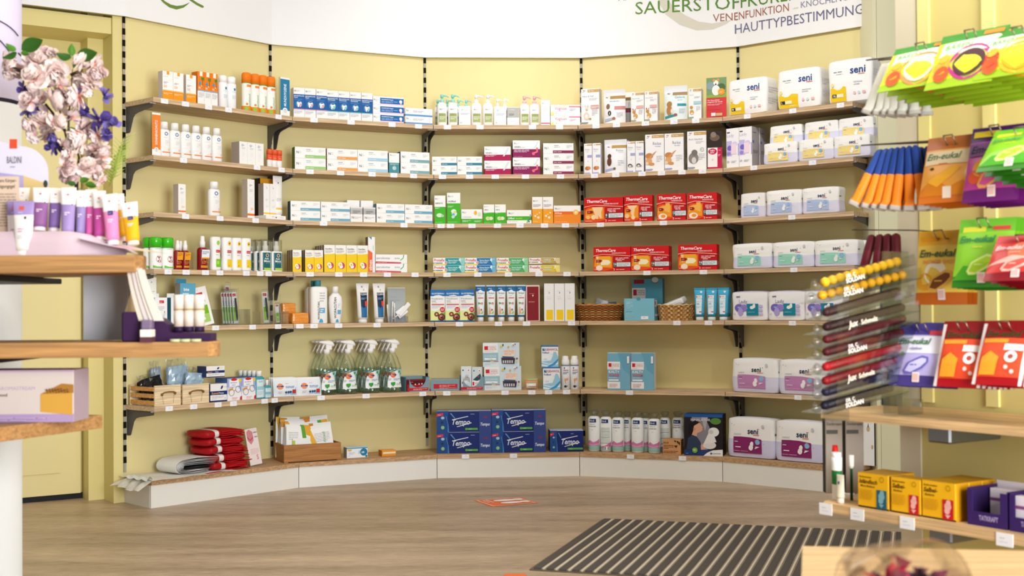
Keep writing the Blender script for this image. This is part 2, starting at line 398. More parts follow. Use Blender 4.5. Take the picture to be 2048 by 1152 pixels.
# floor: wood-look vinyl with a fine grain along x
m = bpy.data.materials.new('floor_vinyl'); m.use_nodes = True; nt = m.node_tree; b = nt.nodes['Principled BSDF']
tc = nt.nodes.new('ShaderNodeTexCoord'); mp = nt.nodes.new('ShaderNodeMapping'); mp.inputs['Scale'].default_value = (7, 70, 1)
n1 = nt.nodes.new('ShaderNodeTexNoise'); n1.inputs['Scale'].default_value = 1.8; n1.inputs['Detail'].default_value = 8; n1.inputs['Roughness'].default_value = .7
mp2 = nt.nodes.new('ShaderNodeMapping'); mp2.inputs['Scale'].default_value = (.7, 5, 1); n2 = nt.nodes.new('ShaderNodeTexNoise'); n2.inputs['Scale'].default_value = 1.5; n2.inputs['Detail'].default_value = 3
mx = nt.nodes.new('ShaderNodeMath'); mx.operation = 'MULTIPLY_ADD'; mx.inputs[1].default_value = .62
m3 = nt.nodes.new('ShaderNodeMath'); m3.operation = 'MULTIPLY'; m3.inputs[1].default_value = .38
cr = nt.nodes.new('ShaderNodeValToRGB'); e = cr.color_ramp.elements; e[0].position = .36; e[1].position = .64
e[0].color = (*lin('8a745b'), 1); e[1].color = (*lin('d6bd9f'), 1)
nt.links.new(tc.outputs['Object'], mp.inputs[0]); nt.links.new(tc.outputs['Object'], mp2.inputs[0]); nt.links.new(mp.outputs[0], n1.inputs[0]); nt.links.new(mp2.outputs[0], n2.inputs[0])
nt.links.new(n2.outputs[0], m3.inputs[0]); nt.links.new(n1.outputs[0], mx.inputs[0]); nt.links.new(m3.outputs[0], mx.inputs[2]); nt.links.new(mx.outputs[0], cr.inputs[0]); nt.links.new(cr.outputs[0], b.inputs[0])
b.inputs['Roughness'].default_value = .42; MC['floor'] = m
g = G(); g.box(-3.2, 3.2, -2.5, 7.2, -.05, 0, 'floor'); struct(g.build('floor'))
g = G(); g.box(-3.2, 3.2, 1.2, 7.2, 2.72, 2.76, 'f2f0ea'); struct(g.build('ceiling'))
# curved back wall: one facet per bay
TH = .04
Pb, Pf = mitre(-TH), mitre(0)
Pb[5] = BP[4]+U(4)*S5-N(4)*TH; Pf[5] = BP[4]+U(4)*S5
g = G()
for k in range(5):
    a, b_, c, d = Pf[k], Pf[k+1], Pb[k+1], Pb[k]
    R = [[(p.x, p.y, z) for p in (a, b_, c, d)] for z in (0, 2.72)]
    g.rings(R, YEL, YEL, YEL, False)
struct(g.build('wall_back'))
# left: strip, jamb, frame and recessed door on a heading of about 33 degrees
LA = radians(33); LU = Vector((cos(LA), sin(LA))); LN = Vector((sin(LA), -cos(LA)))
def left_px(px, off):                                 # distance along LU from BP[0] where the sight line meets the plane 'off'
    v = ray(px, 500); bb = BP[0]+LN*off; t = (bb.x*LN.x+bb.y*LN.y)/(v.x*LN.x+v.y*LN.y)
    return (v.x*t-BP[0].x)*LU.x+(v.y*t-BP[0].y)*LU.y
def LP(s, off): return BP[0]+LU*s+LN*off
def depth_for(px, s):
    lo, hi = -.6, 0
    for _ in range(50):
        mid = (lo+hi)/2
        if left_px(px, mid) > s: lo = mid
        else: hi = mid
    return (lo+hi)/2
sA = left_px(226, 0); o1 = depth_for(207, sA); sB = left_px(176, o1); o2 = depth_for(162, sB)
line = [LP(0, 0), LP(sA, 0), LP(sA, o1), LP(sB, o1), LP(sB, o2), LP(sB-1.6, o2)]
g = G()
cols = ['e6dda0', 'c9b464', 'cfc57e', 'c4b468', YEL]
for i in range(5):
    a, b_ = line[i], line[i+1]; g.poly([(a.x, a.y, 0), (b_.x, b_.y, 0), (b_.x, b_.y, 2.72), (a.x, a.y, 2.72)], YEL2)
struct(g.build('wall_left'))
g = G(); z0, z1 = .025, 1.93
def lbox(g, s0, s1, oa, ob, z0, z1, c):
    R = [[(*LP(s, o), z) for s, o in ((s0, ob), (s1, ob), (s1, oa), (s0, oa))] for z in (z0, z1)]; g.rings(R, c, c, c, False)
lbox(g, sB-1.2, sB-.012, o2+.004, o2+.03, z0, z1, YEL); lbox(g, sB-1.1, sB-.1, o2+.03, o2+.036, .12, z1-.12, YEL)
d1 = struct(g.build('door_1'))
g = G(); lbox(g, sB-1.2, sB, o2+.001, o2+.02, 0, .024, '16161a'); struct(g.build('trim_1'))
g = G(); lbox(g, sB-1.3, sA-.001, o2+.002, -.012, 2.02, 2.09, YEL2); struct(g.build('trim_2'))
# right: pillar, black strip standing in for the unlit gap and end panel
def px_x(px, D): return at(px, 600, D).x
g = G(); D = 5.55; xa, xb, xc = px_x(1751.5, D), px_x(1759.5, D), px_x(1809, D)
g.box(xa, xb-.0015, D, D+.3, 0, 2.72, 'e6e2c0'); g.box(xb, xc, D, D+.3, 0, 2.72, 'e2dfbc'); struct(g.build('wall_right'))
g = G(); g.box(xc+.001, xc+.02, D+.02, D+.28, 0, 2.72, '0e1413'); struct(g.build('dark_gap_strip'))
g = G(); g.box(xc+.021, xc+1.3, D+.1, D+.3, 0, 2.72, 'd9d3ae'); struct(g.build('wall_far_right'))
# ---------------------------------------------------------------- fascia
FO = .022; FPATH = mitre(FO); FPATH[5] = BP[4]+U(4)*S5+N(4)*FO
FE = BP[0]+LN*FO*.9-LU*1.1                             # it runs on over the door
FPT = [FE]+FPATH
def fas(t, z, e=0):                                    # t: 0..1 the stretch over the door, 1..6 the bays
    i = min(int(t), 5); a, b_ = FPT[i], FPT[i+1]; p = a+(b_-a)*(t-i); n = Vector(((b_-a).y, -(b_-a).x)).normalized()
    return (p.x+n.x*e, p.y+n.y*e, z)
def fas_px(k, px, py):                                 # survey: print on bay k
    v = ray(px, py); n = N(k); bb = FPT[k+1]; t = (bb.x*n.x+bb.y*n.y)/(v.x*n.x+v.y*n.y); p = v*t
    L = (FPT[k+2]-FPT[k+1]).length; return k+1+((p.x-bb.x)*U(k).x+(p.y-bb.y)*U(k).y)/L, p.z+CAMH
g = G(); WF = 'f4f5f6'
for i in range(6):
    a, b_ = FPT[i], FPT[i+1]; n = Vector(((b_-a).y, -(b_-a).x)).normalized()*.02
    R = [[(a.x, a.y, z), (b_.x, b_.y, z), (b_.x-n.x, b_.y-n.y, z), (a.x-n.x, a.y-n.y, z)] for z in (ZF, 2.7)]; g.rings(R, WF, 'c9bd7c', WF, False)  # underside olive, with its shade put into the colour
def fprint(s, k0, p0, k1, p1, cap, col, st=''):        # baseline from pixel p0 to p1
    (ta, za), (tb, zb) = fas_px(k0, *p0), fas_px(k1, *p1); _, zc = fas_px(k0, p0[0], p0[1]-cap)
    V, Fc, L = txt(s, st); n0 = len(g.v)
    for x, y in V: g.v.append(fas(ta+(tb-ta)*x/L, za+(zb-za)*x/L+y*(zc-za), .0012))
    mi = g.mi(col)
    for f in Fc: g.f.append(tuple(n0+q for q in f)); g.m.append(mi); g.sm.append(False)
def fshape(k, pts, col, e=.0008):
    g.poly([fas(*fas_px(k, *p), e) for p in pts], col)
def fband(k, mid, col, e=.0008):                       # mid: (x, y, half thickness)
    P = [[], []]
    for i, (x, y, h) in enumerate(mid):
        x0, y0, _ = mid[max(0, i-1)]; x1, y1, _ = mid[min(len(mid)-1, i+1)]; L = math.hypot(x1-x0, y1-y0) or 1
        nx, ny = -(y1-y0)/L, (x1-x0)/L
        P[0].append(fas(*fas_px(k, x+nx*h, y+ny*h), e)); P[1].append(fas(*fas_px(k, x-nx*h, y-ny*h), e))
    g.grid(P, col)
fband(3, [(1318, -30, 7), (1325, 0, 9), (1340, 22, 11), (1365, 40, 11), (1395, 52, 9), (1425, 53, 6), (1450, 46, 3), (1462, 40, .5)], 'd9d5c6')
fprint('SAUERSTOFFKUREN', 3, (1271, 29), 4, (1600, -2), 25, '5c8a34'); fprint('VENENFUNKTION', 3, (1426, 44), 4, (1578, 22), 15.5, 'a0604c')
fprint('HAUTTYPBESTIMMUNG', 4, (1470.5, 68), 4, (1727, 27), 19, '706c8c'); fprint('KNOCHENGESUNDHEIT', 4, (1602, 16), 4, (1790, -16), 12.5, '8a88a0')
fprint('MASSAGEN', 3, (1237, 2), 3, (1330, -6), 12, '9a98a8'); fprint('UND', 4, (1586, 19), 4, (1597, 17), 3, 'a8c46a')
fband(0, [(318, -6, 1.5), (328, 4, 2.3), (340, 12, 3.2), (353, 15.5, 3.6), (366, 13, 2.6), (374, 8.5, 1.2), (379, 5, .2)], '6f8a3e')
fband(0, [(372, -8, 2), (382, 0, 2.2), (394, 8, 2.4), (405, 13.5, 2.4), (407, 14.5, 1.2)], '6f8a3e')
tag(g.build('fascia_sign'), 'white curved fascia above the shelves printed with green, brown and violet words', 'sign')
# ---------------------------------------------------------------- slotted uprights
PLACE5 = ['leftmost bay', 'second bay', 'middle bay', 'fourth bay', 'rightmost bay']
def upright(k, s, z1, lab):
    g = G(); g.box(-.0056, .0056, -.004, 0, .13, z1, 'a8a498'); z = z1-.0275
    while z > .14:
        g.box(-.0062, .0062, -.0046, 0, z-.0, z+.0275, '0c0b0a.k'); z -= .05
    p = bay(k, s, .004); o = g.build('slotted_upright', None, p, PA[k]); return o
UPL = ['left end of the leftmost bay', 'joint of leftmost and second bays', 'joint of second and middle bays', 'joint of middle and fourth bays', 'joint of fourth and rightmost bays']
for j in range(5):
    o = upright(j, .0005, ZF+.0, ''); tag(o, 'black slotted shelf upright at the '+UPL[j], 'upright', 'slotted shelf uprights')
    if j: o.rotation_euler.z = (PA[j]+PA[j-1])/2
# ---------------------------------------------------------------- shelves with their brackets and price tickets
WD = 'd9bc98.w'; ROWN = [None, 'top row', 'second row', 'third row', 'fourth row', 'fifth row', 'sixth row']
TAGS = {(1, 1): (329, 371, 417, 457, 557), (1, 2): (367, 514, 563), (1, 3): (371, 440, 511), (1, 4): (336, 372, 410.6, 439.6, 492.5, 520, 537), (1, 5): (386, 431, 505, 556), (1, 6): (338, 387, 436, 466.6, 529, 549),
 (2, 1): (628, 702, 784, 837), (2, 2): (620, 681, 744, 787.5, 827), (2, 3): (647, 808), (2, 4): (620, 677.6, 727, 774.6, 830), (2, 5): (599.5, 628, 677, 754), (2, 6): (642, 732, 845.5),
 (3, 1): (895, 960, 1065, 1119), (3, 2): (885, 939, 990.6, 1051, 1121), (3, 3): (882, 901, 944, 995, 1040, 1089, 1131), (3, 4): (894, 955.6, 1017, 1078, 1134), (3, 5): (919, 997, 1053, 1143), (3, 6): (893.5, 945, 1010, 1063.5, 1097, 1133), (3, 7): (931, 1027),
 (4, 1): (1192, 1233, 1291, 1348, 1391.6), (4, 2): (1189, 1231.5, 1284, 1323, 1364, 1405), (4, 3): (1201, 1276, 1327), (4, 4): (1294, 1407), (4, 5): (1354, 1417), (4, 6): (1259,), (4, 7): (1261, 1365),
 (5, 1): (1495, 1586, 1681.5), (5, 2): (1508, 1625.6), (5, 3): (1584,), (5, 4): (1588,), (5, 5): (1585,), (5, 6): (1596,)}
def ticket():
    g = G(); g.box(-.0178, .0178, -.0012, 0, -.0215, -.0005, 'f4f5fa'); w, h = .0356, .021
    deco(g, lambda u, v, e: ((u-.5)*w, -.0012-e, -.0215+v*h), w, h, [('l', .45, .62, .88, 1, '9aa0b4', .1), ('l', .4, .4, .9, 1, 'b9bdca', .09)], e0=.0002); return g.mesh('price_ticket')
TK = ticket()
def bracket_mesh():
    g = G(); P = [(0, 0), (-.2, 0), (-.203, -.006), (-.2, -.017), (-.09, -.031), (-.068, -.037), (-.054, -.05), (-.03, -.108), (-.024, -.112), (0, -.112)]
    R = [[(x, y, z) for y, z in P] for x in (-.0014, .0014)]; g.rings(R, '5c5855', '5c5855', '5c5855', False)
    g.box(-.012, .012, -.204, -.196, -.004, -.0005, 'c9c7c2'); return g.mesh('bracket')  # bent tip flange, pale with a highlight put into its colour
BK = bracket_mesh()
PR = mitre(SD)
for k in range(5):
    for r in range(1, 7):
        zt = RZ[r]; o = thing('wall_shelf', f'wood-effect shelf board on grey brackets, {ROWN[r]} of the {PLACE5[k]}', 'shelf', bay(k, 0, 0, zt), PA[k], 'wood-effect wall shelves')
        L = BW if k < 4 else S5
        f0 = (PR[k]-BP[k]).dot(U(k)); f1 = (PR[k+1]-BP[k]).dot(U(k)) if k < 4 else L-.003
        q = .0016; b0, b1 = (0 if k == 0 else .003)+q, L-(.003 if k < 4 else .004)-q
        pts = [(b0, -.002), (f0+q if k else q, -SD), (f1-q, -SD), (b1, -.002)]
        g = G(); g.rings([[(x, y, z) for x, y in pts] for z in (-.0195, 0)], WD, WD, WD, False); g.build('board', o)
        for e in (0, 1):
            s = b0+.012 if e == 0 else b1-.012
            if k == 4 and e: s = L-.014
            bo = put('bracket', BK, o, (s, -.002, -.0198))
            ang = 0 if (k == 0 and e == 0) or (k == 4 and e) else math.atan2((f0-b0) if e == 0 else (f1-b1), SD)
            bo.rotation_euler.z = ang
        for px in TAGS.get((k+1, r), ()):
            zz = 621-(zt-CAMH)/6.2*FPX; s, _ = on_bay(k, px, zz, SD); put('price_ticket', TK, o, (min(max(s, f0+.02), f1-.02), -SD-.0002, 0))
# plinth shelf
BX = ['leftmost bay', 'second bay', 'middle bay', 'fourth bay', 'rightmost bay']
P7 = mitre(SD7); P7k = mitre(SD7-.012)
P7f = []                                               # surveyed plinth joints
for j, (px, py) in enumerate(((303, 1017), (598.5, 975.5), (874.5, 956.5), (1159.5, 952), (1445, 963.5))): P7f.append(on_floor(px, py).xy)
P7f.append(P7[5] - U(4)*(BW-S5+.003))
P7f[0] = P7f[0]
zb = RZ[7]
for k in range(5):
    o = thing('plinth_shelf', f'wood-effect plinth shelf on white kickboard at floor of the {BX[k]}', 'shelf', (*BP[k], 0), 0, 'plinth shelves')
    B0, B1 = BP[k]+N(k)*.002, (BP[k+1] if k < 4 else BP[4]+U(4)*(S5-.003))+N(k)*.002
    F0, F1 = P7f[k], P7f[k+1]; dd = (F1-F0).normalized()*.0006; nn = N(k)
    def L_(p, z): return (p.x-BP[k].x, p.y-BP[k].y, z)
    g = G(); pts = [B0+dd, F0+dd, F1-dd, B1-dd]; g.rings([[L_(p, z) for p in pts] for z in (zb-.0195, zb)], 'cba47a.w', 'cba47a.w', 'cba47a.w', False); g.build('board', o)
    g = G(); i = nn*.004; pts = [F0+dd-i-nn*.016, F0+dd-i, F1-dd-i, F1-dd-i-nn*.016]; g.rings([[L_(p, z) for p in pts] for z in (.0, zb-.0198)], 'eeede6', 'eeede6', 'eeede6', False)
    if k == 0:
        a, c = F0-i, B0; n_ = Vector((0, 0)); t = U(0)*.016
        g.rings([[L_(p, z) for p in (a, a+t, c+t, c)] for z in (0, zb-.0198)], 'e2ddd0', 'e2ddd0', 'e2ddd0', False)
    g.build('kickboard', o)
    for px in TAGS.get((k+1, 7), ()):
        v = ray(px, 918); n = Vector(((F1-F0).y, -(F1-F0).x)).normalized(); t = (F0.x*n.x+F0.y*n.y)/(v.x*n.x+v.y*n.y); p = v.xy*t+n*.0003
        put('price_ticket', TK, o, L_(p, zb), math.atan2((F1-F0).y, (F1-F0).x))
# ---------------------------------------------------------------- floor mat and stickers
a, b_, c = on_floor(1209, 1041), on_floor(1137, 1144), on_floor(1816, 1069)
ex = (c-a).normalized(); ey = (b_-a); Lx = (c-a).length; ey = ey-ex*ey.dot(ex); Ly = ey.length; ey.normalize()
mt = thing('entrance_mat', 'grey ribbed entrance mat with pale metal bars on the floor', 'mat', a, math.atan2(ex.y, ex.x))
g = G(); g.box(-.01, Lx+.01, -Ly-.012, .012, .0004, .004, '8f8878.m'); g.build('tray', mt)
g = G(); g2 = G(); n = 27; p = Lx/n
for i in range(n):
    x = i*p; g.box(x+p*.02, x+p*.60, -Ly, 0, .004, .0085, '57504a.k')
    g2.box(x+p*.72, x+p*.90, -Ly, 0, .004, .0075, 'd9cbb4'); g2.box(x+p*.63, x+p*.66, -Ly, 0, .004, .007, 'cbbda6'); g2.box(x+p*.955, x+p*.985, -Ly, 0, .004, .007, 'cbbda6')
    g2.box(x+p*.66, x+p*.72, -Ly, 0, .004, .0045, '2a2622.k'); g2.box(x+p*.9, x+p*.955, -Ly, 0, .004, .0045, '2a2622.k')
g.build('carpet_ribs', mt); g2.build('metal_bars', mt)
q = [on_floor(*p) for p in ((946, 1001), (985, 1014), (1078, 1006), (1040, 995))]
def sticker(q, fx, name, label):
    g = G()
    def F(u, v, e):
        p = q[0]*(1-u)*(1-v)+q[1]*u*(1-v)+q[2]*u*v+q[3]*(1-u)*v; return (p.x, p.y, .0006+e)
    g.poly([F(0, 0, 0), F(1, 0, 0), F(1, 1, 0), F(0, 1, 0)], 'f0793a'); w, h = (q[1]-q[0]).length, (q[3]-q[0]).length
    deco(g, F, w, h, fx); tag(g.build(name), label, 'sticker')
sticker(q, [('r', .04, .05, .96, .075, 'f6d9c4'), ('r', .04, .93, .96, .95, 'f6d9c4'), ('r', .04, .05, .07, .95, 'f6d9c4'), ('r', .93, .05, .96, .95, 'f6d9c4'),
 ('e', .3, .55, .13, 'f4f2ee', 2.0), ('e', .3, .83, .12, 'f4f2ee', .9), ('e', .68, .55, .13, 'f4f2ee', 2.0), ('e', .68, .83, .12, 'f4f2ee', .9),
 ('t', 'ABSTAND', .12, .2, .88, .055, 'f8e6da', 'b'), ('t', 'HALTEN', .2, .11, .8, .055, 'f8e6da', 'b')], 'floor_sticker', 'orange floor sticker with two white footprints in front of the shelves')
q = [on_floor(1030, 1192)+Vector((-.09, .0, 0)), on_floor(1030, 1192)+Vector((.09, 0, 0)), on_floor(1030, 1147.5)+Vector((.03, 0, 0)), on_floor(1030, 1147.5)+Vector((-.03, 0, 0))]
sticker(q, [('r', .06, .05, .94, .08, 'f6d9c4')], 'floor_sticker', 'orange floor sticker at bottom edge of the view, only its tip showing')
# ================================================================ package designs (u, v on the front: 0..1 from lower left; s the side colour, often browned as shade)
GR, LG = '9a9a9e', 'c2c3c8'
CANP = [(.92, 0), (1, .012), (1, .96), (.9, 1)]
BOTP = [(.9, 0), (1, .03), (1, .88), (.93, .95), (.6, 1)]
CAPP = [(.62, 0), (.62, .93), (.56, 1)]
def nl(c2, *x): return [('t', 'N', .05, x[0], .12, x[1], '5a5a60', 'b'), ('l', .13, x[0]+x[1]*.55, .27, 2, LG, x[1]*.6)]
def medi(c, side=None, w2=.33):                       # white carton, one coloured label bar at lower right
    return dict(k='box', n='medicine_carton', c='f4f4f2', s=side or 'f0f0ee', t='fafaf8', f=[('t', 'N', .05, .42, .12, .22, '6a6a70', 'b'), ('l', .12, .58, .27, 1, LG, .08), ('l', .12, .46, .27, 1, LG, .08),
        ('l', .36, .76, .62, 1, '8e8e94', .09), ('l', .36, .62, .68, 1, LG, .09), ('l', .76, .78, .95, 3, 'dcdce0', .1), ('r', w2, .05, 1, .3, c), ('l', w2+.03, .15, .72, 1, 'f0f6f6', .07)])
def mouth(c, a):
    return dict(k='box', n='mouthwash_carton', c=[(0, .26, 'f2f2f0'), (.26, .78, '1a5fa6'), (.78, 1, 'f4f4f2')], s='ddd6cc', t='f4f4f2', f=[('t', 'N', .06, .86, .2, .055, '55585e', 'b'), ('l', .2, .9, .6, 2, LG, .03),
        ('t', 'MUNDSPÜLUNG', .05, .705, .95, .036, 'f2f6fa', 'b'), ('t', a, .05, .655, .8, .036, 'f2f6fa', 'b'), ('l', .05, .6, .9, 1, '8fb4dd', .02), ('r', 0, .26, 1, .285, c), ('o', .48, .45, .28, .24, '7fb6c4'),
        ('p', [(.28, .48), (.34, .52), (.5, .5), (.66, .52), (.72, .47), (.66, .38), (.62, .34), (.55, .36), (.5, .41), (.45, .34), (.38, .34)], 'f6f6f6'), ('p', [(.5, .46), (.72, .47), (.66, .38), (.62, .34), (.56, .37)], c), ('l', .05, .2, .75, 3, LG, .035)])
def hepa(t, a, art=()):
    return dict(k='box', n='herbal_carton', c=[(0, .6 if a is None else a, '3fb51c'), (.6 if a is None else a, 1, 'f5f6f2')], s='cfd6c8', f=[('t', 'N', .08, .86, .2, .05, '55585e', 'b'), ('l', .2, .89, .5, 2, LG, .025), ('t', t, .08, .7, .8, .05, '55606a', 'b'), ('l', .06, .56, .5, 2, 'e6f6df', .025), ('l', .06, .05, .9, 1, 'cdeec0', .02)]+list(art))
def heat(n, art, badge='UMSCHLÄGE'):
    return dict(k='box', n='heat_wrap_carton', c='d5161c', s='b80f17', t='b8141a', f=[('p', [(0, .05), (0, .5), (.1, .62), (.55, .62), (.55, .1), (.3, .02)], 'e8531c'), ('p', [(.02, .2), (.05, .5), (.2, .58), (.5, .58), (.5, .14)], 'f29a22')]+art+[
        ('t', 'ThermaCare', .07, .8, .92, .115, 'fbfbfb', 'bi'), ('t', 'WÄRME'+badge, .5, .715, .88, .05, 'f6dcdc', 'b'), ('p', [(0, .62), (.25, .69), (.5, .66), (1, .6), (1, .62), (.5, .685), (.25, .71), (0, .645)], 'f2c9a4'),
        ('r', .53, .18, 1, .6, 'bf0f1c'), ('l', .6, .52, .95, 2, 'f4d0d0', .06), ('l', .64, .41, .9, 1, 'f4d0d0', .06), ('r', .54, .17, 1, .37, '3c4650'), ('r', .63, .185, 1, .355, 'dfe6e8'), ('l', .66, .3, .96, 3, '9fb0b8', .045), ('t', n, .555, .25, .62, .09, 'fafafa', 'b'), ('l', .55, .2, .62, 1, 'e0e0e0', .03),
        ('p', [(.08, .38), (.2, .38), (.25, .43), (.2, .48), (.08, .48)], 'a01020'), ('l', .1, .42, .2, 1, 'f4c8c8', .04), ('l', .03, .06, .38, 1, 'f6d6cc', .035), ('t', '2', .55, .045, .6, .07, 'fbe6e0', 'b'), ('l', .62, .06, .95, 1, 'f6d6cc', .04)])
def prot(c, c2, bot, tx, d, sub='2f7d74'):
    return dict(k='box', n='denture_cream_carton', c=c, s='f2f2f0', t='e8ece8', f=[('r', 0, 0, .385, 1, 'f8f8f6'), ('p', [(.385, 1), (.385, .2), (.46, 0), (.38, 0)], c), ('t', 'Protefix', .03, .5, .365, .38, 'c8243c', 'b'), ('r', .0, .22, .3, .34, sub), ('l', .03, .24, .15, 1, 'e8f0ee', .08), ('r', 0, 0, .42, .14, bot),
        ('e', .41, .36, .048, 'f6f0ee'), ('e', .41, .36, .036, 'c0202c'), ('e', .41, .36, .012, 'f6e6e0', 2.2), ('t', tx, .48, .55, .78, .2, 'e8f6f6', 'b'), ('l', .48, .38, .76, 2, 'cfe8e6', .14), ('p', [(.8, 1), (.86, .3), (.9, 0), (1, 0), (1, 1)], c2), ('t', d, .8, .45, .92, .5, 'f8fbfb', 'b'), ('l', .88, .78, .98, 1, 'f0f6f6', .1)])
def pet(c, blob, top='c8a468', t=None, ts=.05):
    f = [('r', .36, .9, 1, .98, top), ('t', 'Für Tiere', .42, .925, .8, .03, 'f4ead8', 'b'), ('p', [(.1, .95), (.16, .975), (.16, .94)], '2a2a2e'), ('p', [(.16, .94), (.26, .975), (.2, .93)], 'c8242c'), ('l', .08, .905, .27, 1, '8a8a90', .02)]
    if t: f += [('t', t, .08, .77, .92, ts, '9aa4b6'), ('l', .45, .72, .9, 2, 'ccd0d8', .035)]
    return f+blob+[('l', .6, .4, .92, 4, 'dadce2', .045), ('p', [(.02, .03), (.3, .03), (.42, .05), (.38, .07), (.02, .07)], c)]
def cat(x, y, s, c, a=1.0):
    return [('e', x, y, s, c, 1.35), ('e', x+.02, y+s*a*1.25, s*.62, c), ('p', [(x-.1*s*6, y+s*a*1.6), (x-.08*s*6, y+s*a*2.05), (x-.02, y+s*a*1.75)], c), ('p', [(x+.13*s*6, y+s*a*1.6), (x+.1*s*6, y+s*a*2.05), (x+.03, y+s*a*1.75)], c), ('e', x, y-.1*s, s*.55, 'f2ece4', 1.3), ('e', x+.02, y+s*a*1.1, s*.12, '3a2a22')]
def diaper(c, c2='dfe0f4', seni=(.6, .62), tag_='c'):
    return dict(k='soft', n='pad_pack', c=[(0, .47, c2), (.47, 1, 'f6f6f4')], t='eeeef4', puff=.1, f=[('p', [(.14, .12), (.74, .12), (.74, .49), (.5, .53), (.3, .535), (.14, .525)], c), ('t', 'seni', .45, .62, .71, .14, '1b2447', 'b'), ('r', .57, .585, .7, .6, 'e8502c'), ('e', .69, .745, .008, 'e8502c'), ('t', 'control', .15, .575, .37, .05, '9a9aa2'),
        ('l', .17, .45, .3, 1, '6a6a78', .03), ('l', .17, .4, .28, 1, 'f0f0f8', .03), ('e', .66, .42, .05, '8fbbe0'), ('e', .54, .36, .035, 'f8f8fa', 1.4), ('e', .52, .27, .045, 'f8f8fa', 1.2), ('p', [(.6, .24), (.7, .3), (.62, .31)], 'f0e6f0'), ('l', .19, .26, .42, 1, 'eef0f8', .045), ('l', .16, .17, .7, 1, 'e6dce8', .015), ('e', .78, .82, .03, 'c9cad2'), ('e', .1, .85, .006, '3a3a4a'), ('e', .16, .82, .006, '3a3a4a'), ('e', .76, .45, .006, c), ('e', .79, .38, .006, c)],
        R=[('t', 'seni', .08, .6, .5, .07, '1b2447', 'b')])
def active(sz, w0=.44):
    return dict(k='soft', n='brief_pack', c='f8f8f8', t='f6f6f8', puff=.12, f=[('p', [(.04, .02), (w0, .02), (w0, .36), (.36, .38), (.28, .31), (.2, .31), (.1, .37), (.04, .35)], 'f2cb1e'), ('t', 'seni', .52, .66, .86, .17, '34508c', 'b'), ('r', .7, .625, .84, .64, 'ee8a6a'), ('l', .14, .72, .42, 1, '9aa0ac', .035), ('l', .2, .67, .4, 1, 'd0d4dc', .025),
        ('r', .09, .13, .2, .21, '28344e'), ('t', sz, .11, .145, .19, .05, 'fafafa', 'b'), ('r', .2, .13, .36, .21, 'faf2cc'), ('e', .1, .43, .04, 'f6e39a'), ('e', .62, .2, .03, 'f4c4bc'), ('e', .72, .2, .03, 'c8e0ec'), ('r', .8, .17, .87, .23, 'f0b8b8'), ('l', .6, .45, .8, 2, 'e4e6ee', .05)], R=[('l', .1, .7, .9, 3, 'e6e8ee', .06), ('l', .1, .4, .9, 3, 'e6e8ee', .06)])
def cot(extra=()):
    return dict(k='bottle', n='cotton_pad_bag', hb=.86, prof=[(.82, 0), (1, .05), (1, .92), (.8, .98), (.45, 1)], c=[(0, .05, 'eef2f0'), (.05, .17, '9fd2c8'), (.17, 1, 'f2f5f4')], cap=dict(n='drawstring_top', c='f0f2f0.f', prof=[(.45, 0), (.7, .5), (.85, .8), (.6, 1)], same=1),
        f=[('p', [(.12, .17), (.88, .17), (.88, .36), (.7, .3), (.5, .27), (.3, .33), (.12, .26)], 'd883b4'), ('p', [(.12, .19), (.5, .17), (.88, .2), (.88, .24), (.5, .2), (.12, .25)], 'e9a8cb'), ('r', .3, .83, .68, .93, '223c74'), ('t', 'Elinā', .34, .855, .64, .045, 'd8e4f4', 'b'), ('l', .32, .77, .7, 1, '8a94a4', .025), ('l', .28, .71, .74, 1, '5a6474', .03), ('l', .42, .62, .6, 1, 'a4acb4', .02)]+list(extra))
def tempo(w2=.77, t0=.28, t1=.61):
    return dict(k='box', n='tissue_multipack', c='14286e', s='2a3e80', t='c8d4e8', f=[('p', [(.0, 0), (.21, 0), (.22, .1), (.19, .5), (.22, 1), (0, 1)], '1c4a8e'), ('p', [(.2, .0), (.225, .0), (.215, .35), (.18, .75), (.165, .75), (.2, .4)], '3f86bc'), ('p', [(.0, .87), (.12, .92), (.12, .8), (.0, .74)], 'd8324a'), ('l', .02, .81, .1, 1, 'f2d8dc', .04), ('e', .11, .68, .032, 'a8c8e4', .8), ('e', .1, .46, .022, '2a2f36'), ('e', .11, .22, .032, '8cc48a'), ('p', [(.24, .9), (.27, .9), (.34, .66), (.32, .66)], '5a9cc8'),
        ('t', 'Tempo', t0, .36, t1, .25, 'dfe6f4', 'bi'), ('p', [(t0, .58), (t0+.03, .62), (t1-.04, .76), (t1-.03, .73), (t0+.04, .585)], 'dfe6f4'), ('p', [(t0+.08, .26), (t0+.1, .24), (t1+.03, .42), (t1+.02, .46)], 'dfe6f4'), ('r', .53, .1, w2-.02, .19, '5cae3c'), ('e', .54, .145, .022, '5cae3c'), ('l', .58, .13, .7, 1, 'c8e8b8', .04), ('l', .62, .84, .72, 1, '9ab0d8', .05)]+
        ([('r', w2+.005, 0, 1, 1, '33468a'), ('t', 'Tempo', w2+.03, .3, .97, .14, 'e6ecf6', 'bi'), ('r', .86, .66, .93, .74, '8a2a5a')] if w2 < .9 else []))
def cor(extra=()): return [('o', .36, .84, .11, .07, '3f7fae'), ('l', .45, .84, .78, 1, '8fb0c8', .03), ('l', .28, .72, .72, 2, 'c6c8cc', .04), ('l', .3, .5, .66, 4, 'ececee', .05)]+list(extra)
